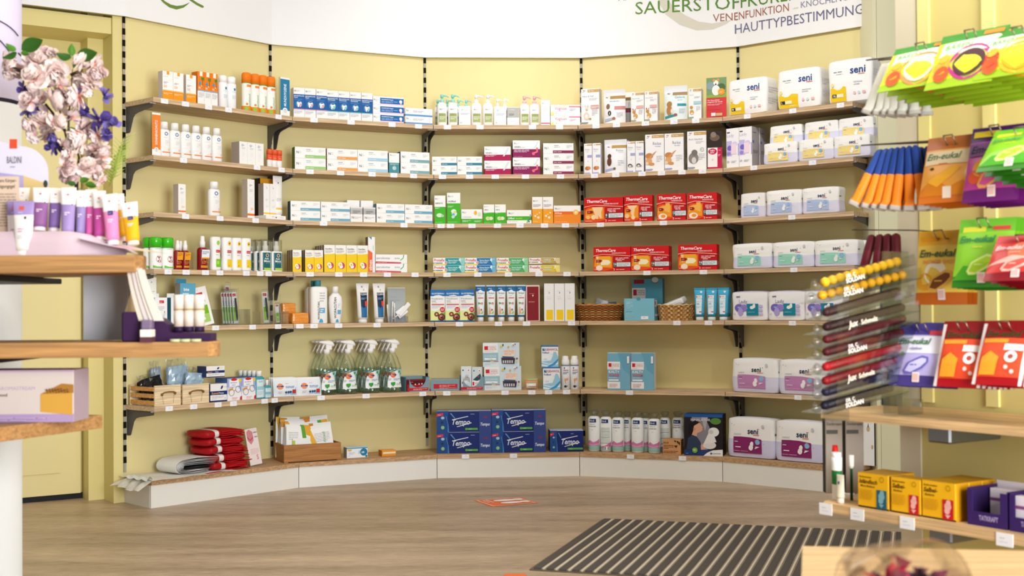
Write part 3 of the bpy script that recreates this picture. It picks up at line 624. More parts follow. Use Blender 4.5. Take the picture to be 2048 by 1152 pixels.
SIGN = lambda c, c2, t: dict(k='box', n='category_sign', c='e6ecea.c', f=[('r', 0, .0, 1, 1, 'f6f6f4'), ('r', 0, .14, 1, .955, c), ('e', .5, .13, .27, 'f6f6f4'), ('o', .5, .13, .17, .13, LG), ('p', [(.48, .1), (.52, .1), (.56, .16), (.5, .185), (.44, .16)], LG), ('t', t, .62, .25, .83, .26, 'f4f8f8', 'vb')])
PUMPL = [('r', .3, .14, .75, .52, 'a8b478'), ('r', .32, .42, .73, .5, '94a35e'), ('l', .34, .36, .7, 3, 'e6ecd0', .05), ('t', 'N', .36, .66, .46, .06, '8a8a92', 'b'), ('l', .46, .7, .7, 2, LG, .03)]
def pumpb(c): return dict(k='bottle', n='pump_bottle', hb=.74, sq=2.6, prof=[(.92, 0), (1, .03), (1, .8), (.85, .93), (.45, 1)], c='f6f6f6', pump=c, f=PUMPL)
def baldini(c, t, dark=None):
    return dict(k='tube', n='hand_cream_tube', cz=.09, r=.4, c=[(0, .62, c), (.62, 1, 'f2ece6')], cc='f0eae6', f=[('e', .5, .84, .06, 'dd5a3c', .7), ('l', .4, .74, .62, 1, '8a8078', .025), ('l', .38, .42, .64, 2, 'f4e4ec', .045), ('e', .74, .62, .03, '2f3f3a', 1.3)]+([('r', .42, .53, .66, .63, '3a3570'), ('l', .45, .57, .63, 1, 'b8b4d8', .02)] if dark else []))
def candy(c, top, t2, c2, body, glow=None, txc='2c7a46'):
    return dict(k='pouch', n='candy_bag', seal=.1, c=[(0, .16, c2+'.g'), (.16, .8, c+'.g'), (.8, 1, top+'.g')], f=body+[('t', 'Em-eukal', .06, .64, .86, .1, txc, 'bi'), ('l', .32, .56, .64, 1, t2, .03)])
DES = {
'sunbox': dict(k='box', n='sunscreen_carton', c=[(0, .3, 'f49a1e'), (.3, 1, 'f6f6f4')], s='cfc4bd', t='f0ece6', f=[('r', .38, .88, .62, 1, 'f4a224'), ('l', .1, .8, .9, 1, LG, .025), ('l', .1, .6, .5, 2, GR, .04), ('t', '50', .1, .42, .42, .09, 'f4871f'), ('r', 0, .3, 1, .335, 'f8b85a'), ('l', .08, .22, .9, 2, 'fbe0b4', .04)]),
'kidbox': dict(k='box', n='childrens_sunscreen_carton', c=[(0, .4, 'f3f3f1'), (.4, .44, '86b4d4'), (.44, 1, 'f0801c')], s='d0731f', t='f08a22', f=[('r', .3, .86, .72, 1, 'f6f2ea'), ('p', [(.5, .82), (.95, .84), (.92, .72), (.74, .76), (.55, .72)], '4e8c38'), ('r', .7, .56, .76, .75, '5a4a20'), ('p', [(.1, .62), (.42, .72), (.55, .62), (.35, .58)], '4a9ac0'), ('e', .6, .56, .09, 'f4d8a0'), ('t', '50', .1, .47, .5, .06, 'fbe6d0', 'b'), ('l', .1, .34, .9, 4, 'c8c8cc', .04)]),
'whitecan': dict(k='bottle', n='aerosol_can', hb=.78, prof=CANP, c='f6f7f9', cap=dict(c='fbfbfb', prof=[(.8, 0), (.82, .85), (.62, 1)]), f=[('r', .5, .72, .64, .82, '3f7fb4'), ('l', .36, .66, .7, 1, '9ab4cc', .02), ('l', .38, .5, .68, 4, 'c6d2e0', .04)]),
'panthcan': dict(k='bottle', n='skin_spray_can', hb=.74, prof=CANP, c=[(0, .17, 'f49220'), (.17, .96, 'f3f4ee'), (.96, 1, '9cc46a')], cap=dict(c='f5821a', prof=[(.97, 0), (.97, .8), (.85, .97), (.7, 1)]), f=[('r', .34, .84, .72, .92, 'f08a4a'), ('t', 'panthenol', .6, .16, .8, .15, '62a84a', 'v'), ('r', .28, .2, .42, .27, 'ef7f2c'), ('r', .2, .0, .44, .14, '8cc63a')]),
'bluesign': SIGN('2a7fae', '', 'MUNDHYGIENE'), 'sunsign': SIGN('f2842e', '', 'SONNENSCHUTZ'),
'lotion': dict(k='bottle', n='lotion_bottle', hb=.8, sq=2.8, prof=BOTP, c='f5f4f2', cap=dict(c='f6f5f3', prof=[(.66, 0), (.66, .95), (.6, 1)]), f=[('o', .52, .82, .1, .06, '3a78ac'), ('l', .6, .82, .76, 1, '9ab8cc', .03), ('l', .36, .68, .72, 1, 'b4b4ba', .02), ('l', .46, .55, .66, 3, 'dcdce0', .05), ('l', .62, .26, .7, 2, 'f0a070', .04), ('r', .3, .135, .8, .17, 'f0822e')]),
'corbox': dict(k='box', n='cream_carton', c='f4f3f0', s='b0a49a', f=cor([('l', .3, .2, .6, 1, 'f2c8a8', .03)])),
'miniroll': dict(k='bottle', n='lip_care_stick', hb=.72, prof=CANP, c=[(0, .55, 'f4f2f0'), (.55, 1, 'e85a34')], cap=dict(c='e9643c', prof=[(.96, 0), (.96, .9), (.85, 1)]), f=[('l', .3, .7, .7, 1, 'f6d0c4', .05)]),
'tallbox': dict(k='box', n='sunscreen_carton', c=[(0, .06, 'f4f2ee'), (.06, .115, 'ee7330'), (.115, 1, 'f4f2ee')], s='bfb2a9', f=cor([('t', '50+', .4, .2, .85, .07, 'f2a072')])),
'flatbox': dict(k='box', n='flat_cream_carton', c='f3f2f0', f=[('l', .3, .6, .5, 1, GR, .2), ('e', .5, .5, .03, '55555c'), ('l', .7, .45, .9, 1, LG, .2)]),
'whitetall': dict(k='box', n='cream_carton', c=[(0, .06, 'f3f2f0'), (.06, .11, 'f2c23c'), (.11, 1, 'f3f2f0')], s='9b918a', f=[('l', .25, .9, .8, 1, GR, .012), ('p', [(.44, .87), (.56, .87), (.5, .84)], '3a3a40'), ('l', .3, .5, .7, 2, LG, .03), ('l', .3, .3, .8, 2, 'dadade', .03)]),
'whitetube': dict(k='tube', n='cream_tube', cz=.06, c=[(0, .12, 'f3f2f0'), (.12, .17, 'f2c23c'), (.17, 1, 'f3f2f0')], f=[('l', .3, .86, .72, 1, GR, .012), ('p', [(.44, .83), (.56, .83), (.5, .79)], '3a3a40'), ('l', .3, .4, .7, 3, LG, .03)]),
'orangebox': dict(k='box', n='sunscreen_carton', c='eda21e', s='221a18', f=[]),
'bugspray': dict(k='bottle', n='insect_spray_can', hb=.68, prof=CANP, c=[(0, .1, 'f6f6f2'), (.1, 1, 'f6f6f2')], cap=dict(c='3cc01c.g', prof=[(.99, 0), (1, .7), (.9, .97), (.7, 1)]), f=[('l', .3, .92, .74, 1, 'b8bcb4', .05), ('o', .52, .46, .17, .15, 'c8404a'), ('p', [(.4, .6), (.42, .62), (.66, .32), (.64, .3)], 'c8404a'), ('e', .52, .54, .04, '6a7a88'), ('e', .47, .38, .04, '6a7a88'), ('p', [(.2, .06), (.8, .06), (.8, .17), (.6, .11), (.4, .12), (.2, .18)], '6cbc3c')]),
'redspray': dict(k='bottle', n='tick_spray_bottle', hb=.66, prof=BOTP, c='8c1218.g', cap=dict(c='f6f3ee', n='spray_head', prof=[(.55, 0), (.55, .55), (.42, .6), (.38, .95), (.3, 1)]), hang='f2a428', hangf=[('l', .1, .75, .9, 3, 'a06a14', .12)], f=[('r', .25, .1, .78, .2, 'e09a2a'), ('l', .3, .13, .72, 1, '8c1218', .03), ('o', .5, .55, .1, .08, 'e0a83a'), ('l', .3, .4, .72, 3, 'd88a3a', .06)]),
'redspray2': dict(k='bottle', n='tick_spray_bottle', hb=.66, prof=BOTP, c='8c1218.g', cap=dict(c='f6f3ee', n='spray_head', prof=[(.5, 0), (.5, .5), (.42, .55), (.38, .95), (.3, 1)]), hang='eef2f8', hangf=[('l', .1, .75, .9, 3, '5a74b0', .12), ('r', 0, 0, 1, .14, 'f2a428')], f=[('r', .25, .1, .78, .2, 'e09a2a'), ('l', .3, .13, .72, 1, '8c1218', .03), ('o', .5, .45, .1, .08, 'e0a83a'), ('l', .3, .34, .72, 2, 'd88a3a', .06)]),
'nobite': dict(k='bottle', n='insect_lotion_bottle', hb=.98, sq=3, prof=[(.95, 0), (1, .05), (1, .2), (.9, .45), (.93, .62), (1, .8), (1, .96), (.9, 1)], c='f4f4f2', f=[('e', .56, .82, .1, 'f2c61c', 1.3), ('t', 'M', .52, .79, .6, .05, '7a5a10', 'b'), ('r', .42, .53, .7, .61, 'd03038'), ('l', .45, .56, .68, 1, 'f6d0d0', .03), ('l', .42, .46, .7, 1, '9aa0a8', .03), ('r', .42, .1, .72, .34, 'f0cf1e'), ('e', .5, .14, .025, 'b03040')]),
'nobiteg': dict(k='bottle', n='insect_lotion_bottle', hb=.98, sq=3, prof=[(.95, 0), (1, .05), (1, .2), (.9, .45), (.93, .62), (1, .8), (1, .96), (.9, 1)], c='f4f4f2', f=[('e', .56, .82, .1, '9ad43c', 1.3), ('r', .42, .53, .7, .61, 'd03038'), ('l', .45, .56, .68, 1, 'f6d0d0', .03), ('l', .42, .46, .7, 1, '9aa0a8', .03), ('r', .42, .1, .72, .34, '7cc41c'), ('r', .46, .18, .6, .28, 'a8e058')]),
'antimuck': dict(k='bottle', n='mosquito_spray_bottle', hb=.66, sq=3.4, prof=[(.98, 0), (1, .02), (1, .97), (.9, 1)], c='f4f4f0', over=1, cap=dict(c='f6f6f4', n='spray_head', prof=[(.45, 0), (.45, .5), (.3, .55), (.3, .95)]), f=[('r', .24, .06, .78, .92, '1f6470'), ('o', .5, .78, .1, .06, 'e2b88a'), ('t', 'Anti', .34, .58, .66, .09, 'f2f6f6', 'b'), ('t', 'Mück', .32, .45, .72, .1, 'f2f6f6', 'b'), ('l', .4, .38, .68, 1, '7cc070', .03), ('r', .32, .06, .74, .17, 'b4d23a')]),
'whitecard': dict(k='box', n='hanging_pack', c='f2f3ee', f=[('e', .42, .9, .05, '3c4a4c'), ('l', .2, .7, .8, 2, LG, .03), ('r', .72, .1, 1, .5, 'f0b428')]),
'plastr': dict(k='box', n='bite_relief_carton', c='f4f4f4', s='2a7a94', tab=(.15, .8, .018, 'f0f0f0'), f=[('r', .34, .8, .72, .9, 'd23440'), ('l', .37, .83, .7, 1, 'f4d0d0', .04), ('l', .2, .66, .75, 3, LG, .05), ('p', [(.4, .2), (.75, .5), (.85, .45), (.6, .12)], 'd8dce2'), ('p', [(.7, .5), (.78, .54), (.8, .45)], 'd0808a')]),
'biteaway': dict(k='box', n='bite_relief_carton', c=[(0, .05, 'f2c85a'), (.05, 1, '5fa9c6')], s='9a8f88', tab=(.08, .72, .019, '4a9ab8'), f=[('t', 'bite', .22, .82, .76, .07, 'fafcfc', 'b'), ('t', 'away', .14, .73, .9, .06, 'fafcfc', 'b'), ('t', 'neo', .48, .675, .8, .05, 'e8c860'), ('l', .3, .63, .8, 1, 'e0f0f4', .02), ('p', [(.35, .08), (.98, .7), (.98, .45), (.6, .06)], 'e4f0f4'), ('p', [(.1, .3), (.35, .55), (.3, .25)], 'cfe4ee')]),
'zecken': dict(k='box', n='tick_card', c='f4f4f3', f=[('r', .34, .74, .72, .86, 'd0263c'), ('l', .38, .78, .7, 1, 'f6d4d8', .04), ('t', 'Zecken', .3, .6, .78, .085, '33383c'), ('t', 'Karte', .42, .53, .7, .05, '5a5f64'), ('r', .2, .08, .84, .52, 'a8d46a'), ('r', .2, .3, .84, .52, '76b81c'), ('l', .23, .48, .6, 1, '4a8010', .02), ('e', .5, .18, .07, 'eef6e0'), ('e', .22, .1, .06, 'f4f4f3'), ('e', .44, .93, .02, '6a6a6a', .5)]),
'mouthp': mouth('f0a0b4', 'Repair'), 'mouthg': mouth('8ad0c8', 'Chlorhexidin'),
'toothp': dict(k='box', n='toothpaste_carton', c='f4f4f6', f=[('t', 'N', .02, .5, .08, .2, '6a6a72', 'b'), ('l', .08, .56, .2, 2, LG, .12), ('r', .23, .18, 1, .85, '1c64ac'), ('t', 'ZAHNPASTA Repair', .27, .6, .7, .12, 'f0f6fa', 'b'), ('l', .27, .42, .8, 2, '9cc0e4', .12), ('e', .9, .5, .05, 'f4f0f6'), ('p', [(.86, .4), (.89, .22), (.93, .22), (.94, .4)], 'f0c8dc'), ('r', .23, .1, 1, .17, 'f4c4d4')]),
'tbrush': dict(k='box', n='dental_carton', c=[(0, .22, '5c98d8'), (.22, 1, 'f5f5f6')], t='f6f6f4', f=[('t', 'N', .04, .55, .12, .25, '6a6a72', 'b'), ('l', .12, .62, .24, 2, 'dcdce2', .12), ('l', .28, .62, .68, 2, 'b0b0b8', .14), ('o', .86, .65, .05, .035, 'd0dce8'), ('e', .9, .38, .02, 'f0c8c0')]),
'medig': medi('9ccc7c', '4c7a34'), 'medio': medi('f0a04c', 'd0642c'), 'medib': medi('a4cfe4', '6fb0d4'), 'meditq': medi('7fa8b0', '2c5a62', .32), 'meditb': medi('6faac2', '2b5f74'), 'medit': medi('1f7f9e', 'dcdcda', .37),
'medimar': medi('8a2454', '3a2a30', .32),
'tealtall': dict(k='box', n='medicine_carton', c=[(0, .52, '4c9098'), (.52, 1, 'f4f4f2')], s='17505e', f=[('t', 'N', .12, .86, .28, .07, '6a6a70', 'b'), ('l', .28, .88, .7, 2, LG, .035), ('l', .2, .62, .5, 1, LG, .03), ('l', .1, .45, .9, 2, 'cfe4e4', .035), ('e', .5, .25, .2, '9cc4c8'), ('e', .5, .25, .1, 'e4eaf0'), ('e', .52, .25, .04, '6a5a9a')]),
'creamcube': dict(k='box', n='cream_carton', c=[(0, .52, 'f2f0ee'), (.52, .9, 'b9b9b6'), (.9, 1, 'dcdcda')], t='eeece8', f=[('t', 'N', .1, .22, .3, .16, '8a8470', 'b'), ('l', .3, .3, .9, 2, LG, .08), ('l', .2, .72, .8, 3, '70706e', .07)]),
'creamcube2': dict(k='box', n='cream_carton', c='f4f2f0', f=[]),
'kamill': dict(k='box', n='camomile_carton', c=[(0, .66, 'f4cf1c'), (.66, 1, 'f3f2ee')], s='8c7c6a', t='e6e2da', f=[('p', [(0, .645), (1, .645), (1, .69), (.6, .665), (0, .655)], 'f4cf1c'), ('t', 'Kamillan', .1, .83, .92, .055, '7a6a50', 'b'), ('l', .1, .78, .8, 3, 'b4aca0', .035), ('e', .57, .24, .3, 'c8486a'), ('e', .45, .28, .19, 'f6f4f0'), ('e', .52, .2, .17, 'f4ece8'), ('e', .46, .27, .09, 'e6c040')]),
'elmex': dict(k='box', n='toothpaste_carton', c='f2f3f1', s='7a6052', f=[('p', [(.0, .0), (.62, .0), (.62, .55), (0, .64)], 'ee6a40'), ('t', 'elmex', .52, .05, .56, .42, 'fbf4f0', 'vb'), ('p', [(.1, 1), (.5, .92), (.52, 1)], '4a90c4'), ('t', 'junior', .8, .62, .84, .2, '5cc09a', 'v')]),
'parod': dict(k='box', n='toothpaste_carton', c='f5f5f4', f=[('t', 'parodontax', .03, .48, .55, .24, '5a6470'), ('t', 'EXTRA', .6, .5, .8, .14, '4aa880', 'b'), ('p', [(.8, .35), (.88, .6), (.9, .98), (.87, .98), (.86, .66), (.76, .35)], '56b07e'), ('p', [(0, 0), (.8, 0), (.8, .14), (0, .22)], 'd8505c'), ('l', .05, .07, .55, 1, 'f4d0d2', .07)]),
'canister': dict(k='bottle', n='wash_lotion_canister', hb=.86, sq=6, prof=[(.96, 0), (1, .02), (1, .93), (.9, .98), (.5, 1)], c='f4f3ef', cap=dict(c='3f8894', prof=[(.36, 0), (.36, .92), (.33, 1)]), f=[('t', 'WOFACUTAN', .5, .1, .82, .075, '232a3c', 'vb'), ('l', .5, .8, .68, 4, LG, .07), ('r', .5, .28, .68, .42, '6cb2d4'), ('l', .52, .36, .64, 2, 'e4f2f8', .05), ('p', [(.46, .02), (.62, .02), (.61, .09), (.56, .13), (.51, .12)], '4aa4d0')]),
'washbot': dict(k='bottle', n='wash_lotion_bottle', hb=.82, sq=2.5, prof=[(.7, 0), (.75, .02), (.95, .45), (1, .68), (.9, .88), (.55, .97), (.45, 1)], c='f4f3f1', cap=dict(c='f4f3f1', prof=[(.44, 0), (.44, .9), (.36, 1)]), f=[('t', 'WOFACUTAN', .48, .16, .86, .11, '232a3c', 'vb'), ('r', .53, .3, .72, .44, '6cb2d4'), ('l', .54, .62, .66, 3, 'c0dcec', .05), ('p', [(.44, .03), (.62, .03), (.6, .1), (.54, .14), (.47, .11)], '4aa4d0')]),
'cleantube': dict(k='tube', n='cream_tube', cz=.1, r=.38, c='f0eeea', f=[('r', .34, .04, .74, .74, '1d3050'), ('p', [(.34, .05), (.74, .05), (.74, .4), (.5, .3), (.34, .36)], '2a6ca0'), ('t', 'CLEAN', .36, .67, .73, .055, 'e4e8ee', 'b'), ('l', .37, .58, .7, 2, '8fa0b8', .03), ('r', .58, .36, .76, .5, 'e8502c'), ('t', 'K', .42, .88, .52, .05, '5a5a62', 'b'), ('p', [(.5, .8), (.54, .86), (.56, .8)], '9a9aa2')]),
'soap': dict(k='soft', n='wrapped_soap', c='e8912c.g', t='e08a2a.g', puff=.05, f=[('p', [(.1+i*.11, .1), (.14+i*.11, .35), (.1+i*.12, .6), (.15+i*.11, .9), (.12+i*.11, .6), (.16+i*.11, .35)], 'f6c888') for i in range(8)]),
'lidbox': dict(k='box', n='dispensing_carton', c='5f9fb4', f=[]),
'pumpt': pumpb('8ed8cc'), 'pumpw': pumpb('f7f7f7'), 'pumpp': pumpb('f2bcc0'),
'pwbox': dict(k='box', n='skin_care_carton', c='f5f5f5', f=[('o', .3, .8, .08, .05, '8ab0d0'), ('l', .38, .82, .7, 1, LG, .03), ('l', .2, .62, .9, 3, 'b8bcd0', .04), ('t', 'N', .12, .1, .26, .08, '9a9aa0', 'b'), ('l', .26, .14, .6, 1, LG, .04)]),
'silverbox': dict(k='box', n='cream_carton', c=[(0, .42, 'f5f5f4'), (.42, .97, 'b4b5b2'), (.97, 1, 'f0f0f0')], f=[('l', .15, .62, .6, 3, '6a6a6a', .04), ('l', .15, .84, .7, 1, 'e4e4e4', .05), ('l', .3, .22, .7, 1, LG, .04)]),
'pinkline': dict(k='box', n='skin_care_carton', c='f6f6f6', f=[('o', .22, .88, .09, .05, '8ab0d0'), ('l', .35, .88, .75, 1, LG, .02), ('r', 0, .07, 1, .105, 'd8205c'), ('l', .2, .7, .8, 4, 'dcdce2', .05)]),
'vagi': dict(k='box', n='intimate_care_carton', c='f7f7f7', f=[('t', 'Vagisan', .14, .52, .54, .28, 'd0547c'), ('p', [(.38, .88), (.46, .86), (.54, .93), (.44, .93)], 'e8e878'), ('l', .16, .36, .5, 1, LG, .06), ('l', .16, .2, .26, 1, '6a6a72', .06), ('r', .62, .78, 1, .88, 'ec7ca0'), ('e', 1, .83, .015, 'c8104c'), ('e', .06, .15, .06, 'e6e67c'), ('l', .64, .6, .86, 3, 'dcdce2', .09)]),
'venm': dict(k='box', n='vein_care_carton', c=[(0, .42, 'ac0e4e'), (.42, 1, 'f4f4f3')], s='3c1a28', t='f4f4f3', f=[('t', 'N', .05, .76, .11, .1, '6a6a70', 'b'), ('l', .11, .8, .24, 2, LG, .05), ('t', 'VENEN', .05, .49, .28, .1, '6a6f78', 'b'), ('l', .29, .52, .52, 1, LG, .05), ('l', .05, .35, .45, 2, 'ecc8d4', .06), ('p', [(.7, .3), (.76, .3), (.95, .9), (.87, .9)], 'd8dce4'), ('p', [(.72, .35), (.78, .36), (.8, .55)], 'f4e4ea')]),
'venp': dict(k='box', n='vein_care_carton', c=[(0, .49, '8c1458'), (.49, 1, 'f4f4f3')], s='3a1a2e', t='f4f4f3', f=[('t', 'N', .05, .78, .11, .09, '6a6a70', 'b'), ('l', .11, .82, .24, 2, LG, .05), ('t', 'VENEN', .05, .57, .28, .09, '6a6f78', 'b'), ('l', .29, .59, .55, 1, LG, .05), ('l', .05, .42, .6, 3, 'e4c4d8', .055), ('p', [(.74, .58), (.85, .6), (.95, .95), (.88, .9), (.86, .75)], 'd4e4ea'), ('p', [(.72, .14), (.7, .28), (.86, .36), (.86, .58), (.92, .58), (.92, .3), (.8, .22), (.8, .14)], 'ea6a80'), ('l', .05, .05, .5, 1, 'd8a8c4', .03)]),
'hepato': hepa('HEPATO', .6, [('e', .45, .3, .27, 'd4ecc8', .7), ('e', .72, .28, .13, 'bfc4b4')]), 'laxf': hepa('LAXfluid', .66, [('e', .5, .4, .2, 'e8f2e6', .8), ('e', .55, .32, .2, 'd8ecd4', .9), ('e', .48, .3, .1, '7aa8d8'), ('e', .6, .38, .08, 'e8d84a'), ('e', .45, .22, .12, 'c4dce8')]),
'cold': dict(k='box', n='herbal_carton', c=[(0, .34, '3fb51c'), (.34, 1, 'f5f6f2')], f=[('t', 'N', .05, .74, .12, .11, '55585e', 'b'), ('l', .12, .78, .28, 2, LG, .06), ('t', 'COLDdrink', .05, .42, .6, .09, '9a9ea4'), ('e', .68, .75, .075, 'f0b42c', 1.3), ('e', .86, .66, .07, 'cfe8c4', 1.4), ('l', .05, .2, .45, 2, 'd8f0cc', .07), ('l', .62, .18, .95, 2, 'd8f0cc', .07)]),
'lmf': hepa('LMfluid', .58, [('e', .4, .27, .2, 'cfe4a0', .9), ('e', .68, .27, .2, 'dcecc4', .8), ('e', .5, .3, .1, 'e8c880')]),
'greenwide': dict(k='box', n='herbal_carton', c=[(0, .24, 'f5f6f2'), (.24, .54, '3fb51c'), (.54, 1, 'f5f6f2')], f=[('t', 'N', .07, .7, .13, .13, '55585e', 'b'), ('l', .13, .76, .3, 2, LG, .07), ('t', 'LMbal', .05, .32, .32, .14, 'f0fae8', 'b'), ('t', 'BALANCE', .36, .33, .62, .1, 'c8e858', 'b'), ('l', .06, .14, .6, 1, LG, .05), ('e', .92, .3, .03, '4a6ab0'), ('e', .86, .2, .03, '4a6ab0'), ('e', .96, .4, .03, 'c84a3a'), ('e', .9, .14, .03, '3a8a4a'), ('e', .95, .62, .025, '3a8a4a'), ('e', .82, .1, .025, '6ab04a')]),
'orangeup': dict(k='box', n='vitamin_carton', c=[(0, .55, 'f2a31e'), (.55, 1, 'f5f4f0')], s='e0942a', f=[('t', 'N', .1, .82, .24, .06, '55585e', 'b'), ('l', .24, .86, .6, 2, LG, .03), ('l', .1, .7, .85, 3, '9a9aa0', .035), ('l', .1, .5, .7, 1, 'fbe4b8', .02), ('e', .3, .28, .1, 'f8eede'), ('e', .6, .22, .12, 'f8eede'), ('e', .7, .4, .08, 'f8e0b4'), ('e', .48, .34, .06, 'f8e0b4'), ('l', .1, .06, .8, 1, 'fbe4b8', .02)]),
'orangewide': dict(k='box', n='vitamin_carton', c=[(0, .5, 'f28c1e'), (.5, .67, 'ec6a1e'), (.67, 1, 'f5f4f0')], f=[('t', 'N', .05, .78, .11, .1, '55585e', 'b'), ('l', .11, .82, .28, 2, LG, .05), ('e', .82, .62, .1, 'f8c468'), ('e', .82, .62, .05, 'fbe6a8'), ('t', 'SUNcap', .04, .53, .3, .09, 'fbeee0', 'b'), ('l', .05, .4, .4, 1, 'fbdcb8', .04), ('l', .05, .07, .9, 1, 'fbdcb8', .03)]),
'prott': prot('1f9ea4', '8fd4cc', 'f0d83c', 'Extra-Stark', '4'), 'protb': prot('1c7cb8', '6cb8dc', 'f0d83c', 'Extra-Stark', '4'), 'protg': prot('4cb46c', '8fd49c', 'f0d83c', 'Extra-Stark', '4', '4a8a30'), 'proto': prot('c8a850', 'e0cc94', 'f4ecd8', 'PREMIUM', '7', '7a8a30'), 'proty': prot('e0c41c', 'efe070', 'f4f0ec', 'PREMIUM', '7', 'f2f0ee'),
'klost': dict(k='box', n='liniment_carton', c=[(0, .045, '2060a8'), (.045, .8, 'f2f4f2'), (.8, 1, '1a72b8')], s='1f5a8a', f=[('p', [(0, .8), (0, .76), (.3, .82), (.6, .84), (1, .78), (1, .8)], 'f2f4f2'), ('t', 'KLOSTERFRAU', .1, .86, .95, .045, 'f0f6fa', 'b'), ('t', 'Franzbrannt-', .08, .7, .92, .05, '5a646c'), ('t', 'wein', .08, .63, .4, .05, '5a646c'), ('l', .1, .59, .75, 1, '8ac08a', .02), ('r', .08, .525, .94, .56, 'd86060'), ('l', .1, .49, .7, 3, 'ccd0dc', .03), ('p', [(0, .045), (1, .045), (1, .5), (.7, .42), (.4, .34), (0, .36)], 'e4ec9c'), ('p', [(.5, .05), (1, .05), (1, .45), (.8, .35)], '7cb84c'), ('e', .82, .38, .2, 'fafafa'), ('e', .82, .38, .185, 'cc1c2c'), ('l', .7, .39, .94, 2, 'f8dcdc', .04), ('e', .42, .24, .16, '6a3020'), ('e', .42, .24, .09, 'c8703c'), ('e', .76, .15, .25, '5a2418'), ('e', .74, .16, .16, 'b8603c'), ('e', .78, .14, .09, '4a1c14'), ('e', .42, .24, .04, 'e8dcd0'), ('e', .72, .18, .04, 'e8dcd0')]),
'ktube': dict(k='tube', n='ointment_tube', cz=.13, r=.37, c=[(0, .05, '2a78b4'), (.05, .8, 'eef3f4'), (.8, .96, '1a6ca8'), (.96, 1, 'dfe8ec')], cc='f2f2f0', f=[('p', [(.16, .8), (.3, .8), (.5, .86), (.7, .8), (.84, .8), (.84, .76), (.16, .76)], 'eef3f4'), ('l', .3, .89, .72, 1, 'e8f2f8', .03), ('t', 'Pferdegold', .3, .72, .74, .055, '5a7080'), ('l', .38, .66, .66, 1, 'a0b0b8', .025), ('r', .3, .58, .74, .61, 'd86868'), ('p', [(.3, .42), (.36, .38), (.42, .43), (.48, .39), (.52, .44), (.3, .46)], '5aa43c'), ('e', .62, .42, .085, 'd03a4a'), ('l', .57, .42, .67, 2, 'f6dada', .03), ('p', [(.28, .08), (.34, .3), (.4, .32), (.5, .1)], 'e8b090'), ('e', .56, .22, .075, '6a3c24'), ('e', .55, .21, .04, 'd8b08a'), ('p', [(.5, .1), (.7, .1), (.74, .2), (.6, .15)], '9ccc50')]),
'redgift': dict(k='box', n='skin_oil_carton', c='e8cfc4', f=[('r', .08, .02, .92, .96, '84101c'), ('l', .25, .76, .75, 1, 'e0b8a8', .012), ('p', [(.44, .73), (.56, .73), (.5, .67)], 'f0e0d4'), ('t', 'ARZNEIBAD', .18, .525, .82, .022, 'e0b8a8', 'b')]),
'yellowsq': dict(k='box', n='skin_care_carton', c='f3f3f2', s='8a8078', f=[('r', .2, .03, .88, .3, 'f6cf10'), ('l', .2, .8, .8, 1, LG, .012), ('p', [(.46, .77), (.56, .77), (.51, .72)], '6a6a70'), ('l', .25, .65, .75, 1, 'd0d0d4', .012), ('l', .3, .6, .7, 2, 'dcdce0', .02)]),
'hautfell': dict(k='box', n='pet_food_carton', c='f6f5f4', s='c4c4c8', f=pet('8a8e98', cat(.3, .24, .16, 'e4d4c4')+[('r', .54, .44, .98, .54, 'd8a49c'), ('l', .58, .48, .94, 2, 'f4e4e0', .03), ('e', .5, .16, .07, 'b89a58', .7)], t='Haut & Fell')),
'petpouch': dict(k='pouch', n='pet_food_pouch', stand=1, seal=.14, c=[(0, .8, 'f3f3f4'), (.8, .86, 'e4e0dc'), (.86, 1, 'dfe0e4')], f=[('r', .32, .72, 1, .81, 'ac8648'), ('p', [(.1, .77), (.16, .8), (.16, .76)], '2a2a2e'), ('p', [(.16, .76), (.24, .8), (.2, .75)], 'c8242c'), ('r', .54, .4, 1, .5, 'cc8a84'), ('l', .3, .64, .95, 1, 'a8b0c0', .05), ('e', .24, .5, .09, '8a6a4a', 1.4), ('e', .24, .32, .1, 'f0ece8', 1.6), ('e', .32, .3, .08, '3a3430', 1.4), ('e', .52, .14, .08, 'a8744a', .8), ('p', [(.08, .05), (.45, .1), (.45, .17), (.08, .13)], 'b8bcd4'), ('l', .65, .3, .92, 4, 'd8dae2', .04)]),
'pouchback': dict(k='pouch', n='pet_food_pouch', stand=1, seal=.1, c=[(0, .36, '9a9698'), (.36, .5, '6a3034'), (.5, .84, 'd8d8dc'), (.84, 1, 'ececec')], f=[('r', 0, .74, 1, .84, '8a6a38')]),
'doghf': dict(k='box', n='pet_food_carton', c='f6f5f4', s='d4d0cc', f=pet('a8a890', [('e', .35, .2, .17, 'd4a45c', 1.1), ('e', .24, .34, .13, 'c8904a'), ('p', [(.12, .4), (.14, .47), (.22, .42)], '8a5a2c'), ('p', [(.3, .42), (.36, .46), (.35, .38)], '8a5a2c'), ('e', .3, .14, .08, 'f0dcc0'), ('r', .42, .45, .96, .55, 'e4b0a8')], t='Haut & Fell', ts=.04)),
